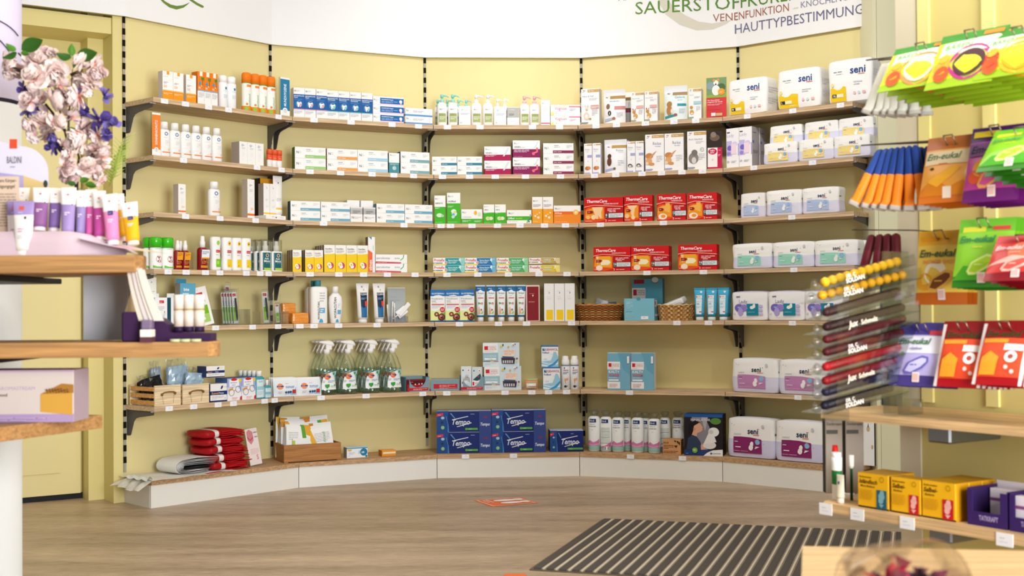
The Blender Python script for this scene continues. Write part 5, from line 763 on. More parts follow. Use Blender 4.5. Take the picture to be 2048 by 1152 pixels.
S('suav', 16, 1, 6, .03, .07, [(1043, 1262, 314)], 'upper of two white and navy glove cartons beside the wooden crates', 'carton', zoff=.108)
S('glassw', 16, 1, 6, .016, .09, [(1300, 1460, 456), (1462, 1640, 450)], '{o} of two lens wipe cartons with spectacles picture next to the glove cartons', 'carton', 'lens wipe cartons')
S('tealbot', 16, 1, 6, .012, .028, [(1642, 1750, 372)], 'teal disinfectant bottle with white cap in front of its file on sixth shelf', 'bottle', behind=4, blabel='teal disinfectant bottle with white cap, {q} behind the front one', gap=.004)
S('tealsm', 16, 1, 6, .012, .025, [(1752, 1828, 482)], 'small teal bottle with white cap between the large teal bottle and wipes packs', 'bottle', behind=1, blabel='small teal bottle behind the other small teal bottle', gap=.006)
# ---- second bay
S('mouthp', 2, 2, 1, .012, .05, [(205, 325, 190), (327, 449, 203), (452, 573, 215)], '{o} of three blue and white tooth cartons with pink stripe, counted from the blue sign', 'carton', 'pink-striped tooth cartons')
S('mouthg', 2, 2, 1, .012, .05, [(574, 693, 226), (695, 820, 236), (822, 947, 246), (949, 1072, 256)], '{o} of four blue and white tooth cartons with green stripe, counted from the pink-striped ones', 'carton', 'green-striped tooth cartons')
S('toothp', 2, 2, 1, .012, .045, [(1076, 1411, 295)], '{k} of three stacked blue and white toothpaste cartons on the top shelf', 'carton', 'stacked blue toothpaste cartons', n=3)
S('tbrush', 2, 2, 1, .012, .05, [(1430, 1728, 422)], '{k} of two white cartons with blue stripe at right end of second bay, top shelf', 'carton', 'white cartons with blue stripe', n=2)
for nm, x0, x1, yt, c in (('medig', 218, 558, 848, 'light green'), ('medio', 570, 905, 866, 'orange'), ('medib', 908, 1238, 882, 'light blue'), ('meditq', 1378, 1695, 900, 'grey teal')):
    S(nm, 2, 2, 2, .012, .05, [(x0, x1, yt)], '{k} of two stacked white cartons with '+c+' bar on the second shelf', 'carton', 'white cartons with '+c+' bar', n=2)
S('tealtall', 2, 2, 2, .012, .05, [(1250, 1365, 912)], 'small upright teal and white carton between light blue and grey teal stacks', 'carton')
S('meditb', 7, 2, 3, .012, .05, [(118, 440, 286), (446, 770, 298)], '{k} carton with blue bar, {o} stack left of the silver-topped cartons', 'carton', 'stacked blue-bar cartons left', n=2)
S('creamcube', 7, 2, 3, .008, .045, [(775, 905, 362), (915, 1050, 345)], '{o} of two small white and silver cream cartons in front on third shelf', 'carton', 'white and silver cream cartons')
S('creamcube2', 7, 2, 3, .07, .06, [(738, 872, 280), (886, 1024, 280)], '{o} of two plain white cartons behind the silver-topped cream cartons', 'carton', 'plain white cartons behind')
S('meditb', 7, 2, 3, .012, .05, [(1058, 1368, 318), (1372, 1672, 325)], '{k} carton with blue bar, {o} stack right of the silver-topped cartons', 'carton', 'stacked blue-bar cartons right', n=2)
S('kamill', 7, 2, 4, .012, .03, [(137, 239, 826), (276, 374, 822), (376, 472, 820)], '{o} of three small yellow and white camomile cartons in the front row', 'carton', 'small camomile cartons', behind=2, blabel='small yellow and white camomile carton, {q} behind the {o} front one')
S('kamill', 7, 2, 4, .012, .035, [(484, 605, 768), (608, 725, 769), (727, 847, 770), (849, 964, 773)], '{o} of four larger yellow and white camomile cartons, counted from the small ones', 'carton', 'larger camomile cartons', behind=[3, 0, 0, 0], blabel='larger yellow camomile carton, {q} behind the {o} front one')
S('elmex', 7, 2, 4, .012, .04, [(966, 1043, 680)], 'upright white and orange toothpaste carton reading elmex on end', 'carton')
S('parod', 7, 2, 4, .012, .04, [(1050, 1396, 872)], '{k} of two stacked white toothpaste cartons with red base stripe', 'carton', 'white toothpaste cartons with red stripe', n=2)
S('soap', 12, 2, 5, .012, .05, [(155, 370, 550)], 'orange wrapped soap in front on the fifth shelf', 'soap', behind=0)
S('soap', 12, 2, 5, .075, .05, [(30, 205, 425)], '{k} of two orange wrapped soaps stacked behind the front soap', 'soap', 'stacked orange soaps', n=2)
S('canister', 12, 2, 5, .012, .06, [(400, 614, 132)], 'large white wash lotion canister with teal cap in front on fifth shelf', 'canister', behind=1, blabel='large white wash lotion canister with teal cap behind the front canister')
S('washbot', 12, 2, 5, .012, .05, [(640, 815, 210)], 'white rounded wash lotion bottle beside the large white canister', 'bottle')
S('cleantube', 12, 2, 5, .012, .045, [(990, 1160, 176), (1207, 1368, 167)], '{o} of two white tubes with dark blue panel on the fifth shelf', 'tube', 'white tubes with dark blue panel')
S('wipes', 17, 2, 6, .006, .03, [(68, 330, 575), (318, 632, 570)], '{o} of two white wipes packs with orange round logo in front', 'wipes', 'white wipes packs', tilt=(-.18, 0), behind=[2, 0], blabel='white wipes pack, {q} behind the front one at the joint', gap=.004)
# ---- middle bay
S('pumpt', 3, 3, 1, .02, .045, [(140, 250, 156), (262, 378, 158)], '{o} of two large white pump bottles with turquoise pump on the top shelf', 'pump bottle', 'large turquoise pump bottles')
S('pumpt', 3, 3, 1, .09, .04, [(100, 190, 224), (215, 300, 224), (345, 430, 224), (395, 480, 208)], '{o} smaller white pump bottle with turquoise pump in the back row', 'pump bottle', 'smaller turquoise pump bottles')
S('pwbox', 3, 3, 1, .02, .04, [(388, 524, 300)], 'white carton between the turquoise and the white pump bottles', 'carton')
S('pumpw', 3, 3, 1, .02, .045, [(534, 648, 165), (662, 788, 163)], '{o} of two large pump bottles with all-white pump on the top shelf', 'pump bottle', 'large white pump bottles')
S('pwbox', 3, 3, 1, .02, .04, [(796, 936, 308)], 'white carton between the white pump bottles and the silver carton', 'carton')
S('pumpw', 3, 3, 1, .08, .04, [(796, 880, 206), (860, 940, 210)], '{o} of two smaller all-white pump bottles behind a white carton', 'pump bottle', 'smaller white pump bottles')
S('silverbox', 3, 3, 1, .02, .05, [(946, 1084, 312)], 'silver and white cream carton on the bright top shelf', 'carton')
S('pumpp', 3, 3, 1, .02, .045, [(1092, 1204, 178), (1208, 1320, 175)], '{o} of two white pump bottles with pink pump on the top shelf', 'pump bottle', 'pink pump bottles')
S('pinkline', 3, 3, 1, .02, .04, [(1335, 1440, 232)], 'tall white carton with thin pink line at its base', 'carton')
S('vagi', 3, 3, 1, .02, .04, [(1446, 1788, 287)], '{k} of two stacked white cartons with pink lettering and pink bar', 'carton', 'stacked white and pink cartons', n=2)
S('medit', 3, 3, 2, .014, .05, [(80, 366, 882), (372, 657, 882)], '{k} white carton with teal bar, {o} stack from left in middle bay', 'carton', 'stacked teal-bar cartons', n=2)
S('venm', 3, 3, 2, .014, .05, [(682, 988, 766)], '{k} of two stacked crimson and white vein care cartons', 'carton', 'crimson and white cartons', n=2, behind=1, blabel='{k} crimson and white carton behind the front stack')
S('venp', 3, 3, 2, .014, .05, [(1010, 1325, 696)], '{k} of two stacked purple and white vein care cartons with pink arrow', 'carton', 'purple and white cartons', n=2, behind=1, blabel='{k} purple and white carton behind the front stack')
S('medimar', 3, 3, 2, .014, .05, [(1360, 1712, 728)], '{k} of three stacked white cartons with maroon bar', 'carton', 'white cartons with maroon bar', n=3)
S('hepato', 8, 3, 3, .014, .05, [(108, 237, 180)], 'green and white carton with liver picture at left of middle bay', 'carton')
S('laxf', 8, 3, 3, .014, .05, [(253, 407, 148)], 'tallest green and white carton, with coloured herb cluster picture', 'carton')
S('cold', 8, 3, 3, .014, .05, [(418, 660, 338)], 'wide white and green carton with orange drop picture', 'carton')
S('lmf', 8, 3, 3, .014, .05, [(672, 800, 283), (806, 930, 283)], '{o} of two small upright green and white cartons in middle of third shelf', 'carton', 'small green and white cartons')
S('greenwide', 8, 3, 3, .014, .05, [(943, 1227, 347)], 'wide low white carton with green band and berry sprig', 'carton')
S('orangeup', 8, 3, 3, .014, .05, [(1233, 1354, 196), (1358, 1475, 196)], '{o} of two upright orange and white cartons with molecule picture', 'carton', 'upright orange and white cartons')
S('orangewide', 8, 3, 3, .014, .05, [(1483, 1793, 295)], 'wide orange and white carton at right end of middle bay third shelf', 'carton')
for nm, x0, x1, c in (('prott', 95, 457, 'turquoise'), ('protb', 459, 816, 'blue'), ('protg', 826, 1188, 'green')):
    S(nm, 8, 3, 4, .012, .04, [(x0, x1, 896)], '{k} of two stacked denture cream cartons with '+c+' half', 'carton', c+' denture cream cartons', n=2)
S('proty', 8, 3, 4, .012, .04, [(1198, 1553, 980)], 'yellow denture cream carton with large 7, underneath the gold one', 'carton', hk=.98)
S('proto', 8, 3, 4, .012, .04, [(1198, 1553, 896)], 'gold denture cream carton with large 7, on top of the yellow one', 'carton', hk=.98, zoff=.0405)
S('klost', 13, 3, 5, .012, .05, [(68, 257, 190), (260, 445, 189), (447, 630, 188)], '{o} of three white and blue cartons with pine cone picture', 'carton', 'pine cone cartons')
S('ktube', 13, 3, 5, .012, .035, [(632, 788, 128), (790, 904, 128), (910, 1044, 128), (1046, 1162, 128), (1166, 1276, 128)], '{o} of five white and blue tubes with chestnut picture, counted from the pine cone cartons', 'tube', 'white and blue chestnut tubes')
S('redgift', 13, 3, 5, .014, .05, [(1293, 1468, 130)], 'tall dark red carton with pale border next to the chestnut tubes', 'carton')
S('yellowsq', 13, 3, 5, .014, .045, [(1524, 1652, 112), (1657, 1784, 110), (1788, 1918, 106)], '{o} of three tall white cartons with yellow square at the base', 'carton', 'white cartons with yellow square')
S('wepa', 18, 3, 6, .018, .07, [(735, 1195, 385)], 'lower pale blue pill organiser carton with red and white label', 'carton')
S('wepa', 18, 3, 6, .03, .07, [(718, 1172, 95)], 'upper pale blue pill organiser carton standing on the lower one', 'carton', zoff=.1135)
S('gehwol', 18, 3, 6, .012, .05, [(1465, 1678, 396)], 'lower of two stacked blue and white foot bath cartons', 'carton')
S('gehwol', 18, 3, 6, .02, .05, [(1445, 1655, 130)], 'upper of two stacked blue and white foot bath cartons', 'carton', zoff=.112)
S('footcan', 18, 3, 6, .012, .04, [(1692, 1802, 262), (1806, 1915, 260)], '{o} of two white foot spray cans beside the foot bath cartons', 'spray can', 'white foot spray cans')
T = [(145, 823, 136)], [(828, 1498, 124)]
S('tempo', 23, 3, 7, .02, .11, T[0], '{k} navy tissue multipack of the stack at left end of the plinth shelf', 'tissues', 'navy tissue multipacks left', n=2)
S('tempo', 23, 3, 7, .02, .11, T[1], '{k} navy tissue multipack of the stack beside the single small one', 'tissues', 'navy tissue multipacks right', n=2)
S('tempo1', 23, 3, 7, .02, .11, [(1552, 1966, 380)], 'single smaller navy tissue pack beside the cotton pad bags', 'tissues')
# ---- fourth bay
S('hautfell', 4, 4, 1, .014, .05, [(66, 265, 207)], 'white pet food carton with pale cat picture on the top shelf', 'carton')
S('petpouch', 4, 4, 1, .014, .05, [(300, 540, 207)], 'white pet food pouch with gold band and dogs picture', 'pouch')
S('pouchback', 4, 4, 1, .07, .04, [(500, 640, 238)], 'pet food pouch half hidden behind the white dogs pouch', 'pouch')
S('doghf', 4, 4, 1, .014, .05, [(617, 752, 243), (757, 908, 236)], '{o} of two white pet food cartons with small tan dog picture', 'carton', 'white cartons with tan dog')
S('gelenk', 4, 4, 1, .014, .05, [(968, 1222, 165)], 'pale pouch with turquoise print and sitting dog picture', 'pouch')
S('gelbox', 4, 4, 1, .014, .055, [(1245, 1385, 202)], 'white carton with turquoise print and tan dogs beside the red brochure', 'carton')
S('dogleaf', 4, 4, 1, .012, .004, [(1437, 1658, 78)], 'red brochure with leaping white dog picture at end of fourth bay', 'brochure', tilt=(-.06, 0))
S('relaxs', 4, 4, 2, .014, .035, [(98, 187, 806), (192, 280, 804)], '{o} of two slim white spray cartons with lying orange dog', 'carton', 'slim cartons with orange dog')
S('relaxp', 4, 4, 2, .014, .05, [(310, 555, 757)], 'white pet pouch with gold band and brown dog on second shelf', 'pouch', behind=1, blabel='white pet pouch hidden behind the brown dog pouch')
S('relaxs2', 4, 4, 2, .014, .035, [(571, 660, 783), (663, 754, 780)], '{o} of two slim white spray cartons with grey cat', 'carton', 'slim cartons with grey cat')
S('relaxb', 4, 4, 2, .014, .05, [(768, 977, 706), (982, 1190, 696)], '{o} of two large white pet cartons with tan cat picture', 'carton', 'large cartons with tan cat')
S('hairball', 4, 4, 2, .014, .055, [(1230, 1440, 672)], 'large white pet carton with grey cat washing itself', 'carton')
S('catleaf', 4, 4, 2, .014, .004, [(1452, 1610, 666)], 'dark and crimson cat brochure next to the grey cat carton', 'brochure', tilt=(-.05, 0))
S('heat8', 9, 4, 3, .014, .03, [(112, 584, 152)], 'wide red heat wrap carton with badge 8 at left of third shelf', 'carton')
S('heat8b', 9, 4, 3, .014, .0225, [(596, 938, 125)], 'narrower red heat wrap carton with badge 8, second on the third shelf', 'carton', behind=1, blabel='red heat wrap carton behind the narrower one with badge 8')
S('heat12', 9, 4, 3, .014, .0225, [(992, 1345, 108), (1364, 1722, 96)], '{o} of two red heat wrap cartons with badge 12', 'carton', 'red heat wraps with badge 12', behind=[0, 4], blabel='red heat wrap carton, {q} behind the second one with badge 12', gap=.004)
S('heat16', 9, 4, 4, .014, .022, [(222, 674, 752), (680, 1138, 739)], '{o} of two touching red heat wrap cartons with badge 16 on the fourth shelf', 'carton', 'touching red heat wraps with badge 16', behind=[0, 2], blabel='red heat wrap carton, {q} behind the second touching one', gap=.004)
S('heat16', 9, 4, 4, .014, .022, [(1250, 1720, 721)], 'red heat wrap carton with badge 16 standing apart at right of fourth shelf', 'carton', behind=2, blabel='red heat wrap carton, {q} behind the one standing apart', gap=.004)
S('bigcold', 14, 4, 5, .13, .05, [(748, 1115, 90)], 'tall blue cold pack carton standing behind the pale blue dispensing box', 'carton', hk=.97)
S('bluelid', 14, 4, 5, .012, .09, [(652, 1016, 344)], 'pale blue dispensing carton between the two baskets', 'carton')
S('gelnew', 14, 4, 5, .014, .035, [(1482, 1628, 216), (1630, 1768, 216), (1774, 1905, 212)], '{o} of three front light blue gel tubes, counted from the pale basket', 'tube', 'light blue gel tubes', behind=[0, 0, 2], blabel='light blue gel tube, {q} behind the third front one')
S('coldbox', 19, 4, 6, .016, .05, [(358, 632, 100), (647, 952, 103)], '{o} of two light blue cold pack cartons alone on the sixth shelf', 'carton', 'light blue cold pack cartons')
C_ = 'tall cotton pad bag with mint base'
S('cot', 24, 4, 7, .03, .055, [(148, 292, 132)], C_+', leftmost in the front row', 'bag of cotton pads', 'cotton pad bags')
S('cotback', 24, 4, 7, .03, .055, [(297, 438, 140)], 'clear bag of cotton pads turned to show its barcode side', 'bag of cotton pads', 'cotton pad bags')
S('cot', 24, 4, 7, .03, .055, [(442, 592, 150)], C_+', beside the barcode-side bag', 'bag of cotton pads', 'cotton pad bags')
S('cot', 24, 4, 7, .085, .05, [(575, 690, 150)], C_+', set back between two front bags', 'bag of cotton pads', 'cotton pad bags')
S('cot', 24, 4, 7, .025, .055, [(685, 836, 152)], C_+', fourth in the front row', 'bag of cotton pads', 'cotton pad bags')
S('cot', 24, 4, 7, .085, .05, [(790, 925, 160)], C_+', set back before the last front bag', 'bag of cotton pads', 'cotton pad bags')
S('cot', 24, 4, 7, .02, .055, [(895, 1044, 166)], C_+', rightmost in the front row', 'bag of cotton pads', 'cotton pad bags')
S('cotback', 24, 4, 7, .085, .05, [(1040, 1170, 150)], C_.replace('tall ', '')+', behind the kraft carton at its left', 'bag of cotton pads', 'cotton pad bags')
S('cot', 24, 4, 7, .12, .055, [(1190, 1340, 150)], C_+', in shade behind the kraft carton', 'bag of cotton pads', 'cotton pad bags')
S('kraft', 24, 4, 7, .012, .07, [(1092, 1314, 490)], 'brown kraft carton with dark leaf print beside the inhaler carton', 'carton')
S('inhal', 24, 4, 7, .008, .1, [(1354, 1832, 180)], 'dark inhaler carton with picture of a woman breathing and white inhaler', 'carton')
# ---- rightmost bay
S('senim', 5, 5, 1, .012, .11, [(72, 412, 285)], 'white brief pack with yellow corner marked M on the top shelf', 'brief pack', hk=.97)
S('senil', 5, 5, 1, .012, .11, [(506, 888, 198)], 'white brief pack with yellow corner marked L on the top shelf', 'brief pack', hk=.97)
S('senixl', 5, 5, 1, .012, .09, [(958, 1345, 105)], 'white brief pack with yellow corner marked XL on the top shelf', 'brief pack', hk=.95)
S('ladyc', 5, 5, 2, .014, .07, [(56, 165, 738), (167, 282, 726)], '{o} of two tall white and violet pad cartons in front', 'carton', 'tall white and violet pad cartons', behind=[0, 1], blabel='tall white and violet pad carton behind the second front one')
S('padyel', 5, 5, 2, .012, .06, [(378, 688, 850), (694, 1002, 815), (1008, 1320, 782)], '{o} yellow-label pad pack of the lower row on the second shelf', 'pad pack', 'yellow-label pad packs below', hk=.93)
S('padyel', 5, 5, 2, .05, .05, [(427, 738, 672), (742, 1050, 645), (1054, 1330, 615)], '{o} yellow-label pad pack of the upper row, lying on the lower ones', 'pad pack', 'yellow-label pad packs above', zoff=.083, hk=.86)
S('padblu', 10, 5, 3, .07, .05, [(235, 520, 130)], 'shaded blue-label pad pack set back at the left', 'pad pack', hk=.93)
S('padblu', 10, 5, 3, .012, .07, [(532, 932, 85), (940, 1370, 70)], '{o} of two front blue-label pad packs on the third shelf', 'pad pack', 'front blue-label pad packs', hk=.93, gap=.015)
S('padgrn', 10, 5, 4, .012, .07, [(138, 595, 712), (606, 1078, 690), (1086, 1580, 668)], '{o} of three mint-label pad packs on the fourth shelf', 'pad pack', 'mint-label pad packs', hk=.93, behind=[0, 0, 1], blabel='mint-label pad pack behind the third front one', gap=.012)
S('ladypad', 15, 5, 5, .014, .07, [(185, 738, 160), (748, 1330, 150), (1338, 1920, 146)], '{o} of three violet pad packs with teal square on the fifth shelf', 'pad pack', 'violet pad packs', hk=.95)
S('padpnk', 20, 5, 6, .012, .08, [(104, 536, 110), (545, 978, 118)], '{o} of two pink-label pad packs on the sixth shelf', 'pad pack', 'pink-label pad packs', hk=.94)
S('padmag', 20, 5, 7, .02, .09, [(62, 506, 662), (516, 955, 685)], '{o} of two magenta-label pad packs on the plinth shelf', 'pad pack', 'magenta-label pad packs', hk=.95)
S('dropcard', 20, 5, 7, .1, .03, [(1300, 1420, 680)], 'white carton with drop pattern at right end of the plinth shelf', 'carton')
S('darkbox', 20, 5, 7, .12, .03, [(1424, 1470, 700)], 'narrow dark carton beside the drop-pattern carton at the pillar', 'carton')
# ---- plinth of the second bay
S('obbox', 22, 2, 7, .04, .05, [(1196, 1410, 382)], 'white and blue tampon carton on the plinth shelf', 'carton')
S('orangeflat', 22, 2, 7, .03, .05, [(1556, 1700, 412)], 'small flat orange carton alone on the plinth shelf', 'carton')
# ================================================================ goods with a build of their own
def L(b, z, x, y, off):
    p = zp(z, x, y); return on_bay(b-1, p[0], p[1], off)
def OFF(r, back): return (SD7-.03 if r == 7 else SD)-back
def on(b, s, off, z): return bay(b-1, s, off, z)
def wav(g, s0, s1, y0, y1, zf, c, n=14, m=6, th=.002, cf=None):     # a wavy sheet with thickness over s, y
    T = [[(s0+(s1-s0)*i/n, y0+(y1-y0)*j/m, zf(i/n, j/m)) for j in range(m+1)] for i in range(n+1)]
    col = cf or (lambda i, j: c)
    g.grid(T, lambda i, j: col(i/n, j/m)); Bt = [[(x, y, z-th) for x, y, z in r] for r in T]; g.grid([list(reversed(r)) for r in Bt], lambda i, j: col(i/n, 1-j/m))
    for row in ([(T[i][0], Bt[i][0]) for i in range(n+1)], [(T[i][m], Bt[i][m]) for i in range(n+1)], [(T[0][j], Bt[0][j]) for j in range(m+1)], [(T[n][j], Bt[n][j]) for j in range(m+1)]):
        g.grid([[a, b_] for a, b_ in row], lambda i, j: col(i/n if len(row) > m+1 else .99, .5))
# ---- slatted crates with rope handles and the bags in them
PINE = 'f6dcb4.w'
def crate(x0, x1, yt, label):
    off = OFF(6, .008); s0, _ = L(1, 16, x0, 790, off); s1, _ = L(1, 16, x1, 790, off); _, zt = L(1, 16, (x0+x1)/2, yt, off); w = s1-s0; h = zt-RZ[6]; d = .19
    t = thing('wooden_crate', label, 'crate', on(1, (s0+s1)/2, off, RZ[6]+.0003), PA[0])
    for y in (0, d-.008): g = G(); g.box(-w/2, w/2, y, y+.008, 0, h, PINE, .001); e = g.build('end_panel', t)
    for sx in (-1, 1):
        for i in range(3): g = G(); x = sx*(w/2-.003); z = .006+i*(h-.03)/2; g.box(x-.003, x+.003, .0085, d-.0085, z, z+h*.2, 'e0a45c.w', .0006); g.build('slat', t)
    g = G(); g.box(-w/2+.007, w/2-.007, .009, d-.009, .001, .005, PINE); g.build('base', t)
    g = G(); a = w*.25; P = [(-a, -.004, h*.58), (-a*.7, -.009, h*.66), (0, -.011, h*.69), (a*.7, -.009, h*.67), (a, -.004, h*.62)]; g.tube(P, .0035, '8a6434')
    for x, z in ((-a, h*.56), (a, h*.6)): g.ball((x, -.004, z), .006, '7c5a2e')
    g.tube([(-a*.9, -.002, h*.5), (-a*.7, -.002, h*.1)], .0008, 'c8a878'); g.tube([(a*.9, -.002, h*.52), (a*.75, -.002, h*.12)], .0008, 'c8a878')
    g.build('rope_handle', t); return (s0+s1)/2, w, h
cs1, cw1, ch = crate(420, 735, 545, 'slatted pine crate with rope handle holding black masks, at left end of sixth shelf')
cs2, cw2, _ = crate(757, 1075, 530, 'slatted pine crate with rope handle holding pale blue masks')
def maskbag(name, label, s, off, z, w, h, col, n, rx, ry, dz=.0):
    t = thing(name, label, 'mask bag', on(1, s, off, z), PA[0], 'clear bags of face masks')
    t.rotation_euler = Euler((rx, ry, PA[0]))
    for k in range(n):
        g = G(); y0 = (k-(n-1)/2)*.008; P = []
        for i in range(13):
            zz = h*.04+h*.8*i/12; P.append([(x*w*.44, y0+.002*(1 if i % 3 else -1)+.002*sin(x*5+k), zz+.004*x) for x in (-1, -.5, 0, .5, 1)])
        g.grid(P, col, False); g.grid([[(p[0], p[1]+.003, p[2]) for p in r] for r in P], col, False); g.build('face_mask', t)
    g = G(); rn = random.Random(int(s*1000)); P = []; d = n*.008/2+.006
    for i in range(15):
        v = i/14; row = []
        for j in range(25):
            a = 2*pi*j/24; k = 1-.75*max(0, (v-.75)/.25); row.append((w/2*cos(a)*(1+.06*rn.uniform(-1, 1)), d*sin(a)*k*(1+.3*rn.uniform(-1, 1)), v*h+.004*rn.uniform(-1, 1)))
        row[-1] = row[0]; P.append(row)
    g.grid(P, 'fcfdfd.f', False); g.build('film', t); return t
z6 = RZ[6]+.007
maskbag('mask_bag', 'clear bag of black face masks lying in the first crate', cs1-.004, OFF(6, .09), z6, cw1*.8, .135, '17171a', 6, -.35, -.12)
maskbag('mask_bag', 'clear bag of grey-blue masks leaning at the back between the crates', cs1+cw1*.42, OFF(6, .165), RZ[6]+.0003, .055, .185, 'a4b4c4', 2, -.05, -.05)
maskbag('mask_bag', 'largest clear bag of pale blue masks, upright in the second crate', cs2-.012, OFF(6, .12), z6, cw2*.8, .185, 'b4d0e4', 3, -.08, .0)
maskbag('mask_bag', 'clear bag of pale blue masks leaning right in the second crate', cs2+.016, OFF(6, .06), z6, cw2*.68, .15, 'b8d2e6', 3, -.1, .2)
# ---- tick tweezer blister packs in clear holders
def holder(b, z, x0, x1, yt, yb, row, off, d, label):
    s0, _ = L(b, z, x0, yb, off); s1, _ = L(b, z, x1, yb, off); w = s1-s0; _, zt = L(b, z, (x0+x1)/2, yt, off); h = zt-RZ[row]
    g = G(); c = 'fcfdfd.c'; g.box(-w/2, w/2, 0, .002, .002, h*.42, c); g.box(-w/2, w/2, d-.002, d, .002, h, c); g.box(-w/2, w/2, 0, d, 0, .002, c)
    for x in (-w/2, w/2-.002): g.box(x, x+.002, .002, d-.002, .002, h*.42, c)
    o = g.build('acrylic_holder', None, on(b, (s0+s1)/2, off, RZ[row]+.0003), PA[b-1]); tag(o, label, 'holder'); return (s0+s1)/2
def blister(label, b, s, off, z, w, h, tw=True, tilt=(0, 0), group=None):
    t = thing('blister_pack', label, 'blister pack', on(b, s, off, z), PA[b-1], group); t.rotation_euler = Euler((tilt[0], tilt[1], PA[b-1]))
    g = G(); g.box(-w*.44, w*.44, 0, .0008, .004, h*.92, 'f3f4f2')
    deco(g, lambda u, v, e: ((u-.5)*w*.88, -e, .004+v*h*.9), w, h*.9, [('r', .15, .86, .85, .95, 'cc2430'), ('l', .25, .89, .75, 1, 'f4d0d0', .03), ('r', .12, .08, .9, .52, '9ccc4c'), ('r', .12, .36, .9, .52, '72b02c')]+([('t', 'Zecken', .4, .55, .8, .2, '5a6470', 'v'), ] if tw else [('e', .5, .28, .12, 'eef6e0')])); g.build('card', t)
    if tw: g = G(); g.tube([(0, -.006, h*.75), (w*.04, -.007, h*.5), (w*.1, -.006, h*.2), (w*.16, -.005, h*.1)], [.002, .004, .003, .001], '3a3c40.m'); g.tube([(.004, -.006, h*.75), (w*.14, -.007, h*.5), (w*.16, -.006, h*.2), (w*.17, -.005, h*.1)], [.002, .003, .003, .001], '50545a.m'); g.build('tweezers', t)
    g = G(); g.box(-w/2, w/2, -.012, -.0005, 0, h, 'fcfdfd.f', .003); g.build('blister', t); return t
o5 = OFF(5, .03); hs = holder(1, 11, 1230, 1570, 215, 645, 5, o5, .085, 'clear holder with a file of tweezers packs on the fifth shelf')
s, zt = L(1, 11, 1428, 240, o5); _, zb_ = L(1, 11, 1428, 620, o5)
for i in range(5): blister(f'tick tweezers blister pack, {ORD[i]} from the front in the wide clear holder', 1, s-.004*i-.001, o5-.016-.0145*i, RZ[5]+.003, .029, zt-RZ[5], True, (-.03, -.07), 'tweezers packs in the wide holder')
blister('tick tweezers blister pack standing highest, behind the file in the wide clear holder', 1, s+.006, o5-.1, RZ[5]+.0006, .028, (zt-RZ[5])*1.24, True, (-.03, .06))
s, zt = L(1, 11, 1808, 236, o5); holder(1, 11, 1690, 2035, 290, 640, 5, o5, .06, 'clear holder with one tweezers pack and a small card at the joint')
blister('tick tweezers blister pack alone in the narrow clear holder', 1, s+.006, o5-.034, RZ[5]+.003, .034, zt-RZ[5], True, (-.03, -.06))
s2, zt2 = L(1, 11, 1930, 400, o5); blister('small green and white tick card in the narrow clear holder', 1, s2, o5-.016, RZ[5]+.003, .024, zt2-RZ[5], False, (-.03, -.06))
# ---- plinth of the leftmost bay: bag sheets, folded bags, red bags, leaflet stand
zt = RZ[7]; rn = random.Random(3)
b1 = on(1, 0, 0, zt+.0005)
t = thing('paper_bag', 'large flat white paper bag with red stripe, its end hanging over the plinth', 'paper bag', b1, PA[0])
def zsheet(u, v): return .0035+.006*(1-u)**3*sin(v*7)**2+.0012*sin(u*17+v*5)
g = G(); wav(g, -.035, .4, -.262, -.02, lambda u, v: zsheet(u, v), 'e8e6e0', 30, 10, .0012, lambda u, v: 'c8202c' if .62 < u < .84 and v < .09 else 'e6e4de'); g.build('upper_sheet', t)
g = G(); P = []
for i in range(9):
    u = i/8; P.append([(-.032-.05*u+.01*sin(j*2.1+u*3), -.262+.2*j/10+.03*u, .002-.016*u-.024*u*u*(1 if j < 6 else .6)+.004*sin(j*1.7)) for j in range(11)])
g.grid(P, 'dcd8cc'); g.build('hanging_end', t)
g = G(); P = []
for i in range(7):
    u = i/6; P.append([(-.03-.03*u, -.26+.15*j/8, .006+.012*sin(u*pi)+.004*sin(j*2+u*4)) for j in range(9)])
g.grid(P, 'e4e8e4'); g.build('curled_end', t)
for k in range(7):                                     # nested folded white bags, dark inside
    g = G(); r = .006+.0046*k; cx, cz = .155, .038
    path = [(cx+.145-.003*k+.005*sin(k), cz-r*.86)]; path += [(cx+.06, cz-r*.9+.002*sin(k*2))]
    for q in range(9): a = -pi/2-pi*q/8; path.append((cx+r*1.35*cos(a)+.006*q/8, cz+r*.92*sin(a)))
    path += [(cx+.07, cz+r*.98+.003*sin(k*2.3)), (cx+.16+.004*k, cz+r*.96-.004)]
    P0 = [[(x, -.215+.012*sin(i*.6+k)*.2, z), (x, -.07, z)] for i, (x, z) in enumerate(path)]; g.grid(P0, 'efeeea')
    P1 = []
    for i, (x, z) in enumerate(path):
        dx, dz = x-(cx+.05), z-cz; Ln = math.hypot(dx, dz) or 1; P1.append([(x-dx/Ln*.0016, -.07, z-dz/Ln*.0016), (x-dx/Ln*.0016, -.2155, z-dz/Ln*.0016)])
    g.grid(P1, '3a3a46')
    g.grid([[P0[i][0], P1[i][1]] for i in range(len(path))], 'f2f1ee')
    o = g.build('folded_bag', None, b1, PA[0]); tag(o, f'folded white carrier bag with dark lining, {ORD[k]} from the innermost of the nest', 'bag', 'nested white carrier bags')
sR, _ = L(1, 21, 1330, 500, .12)
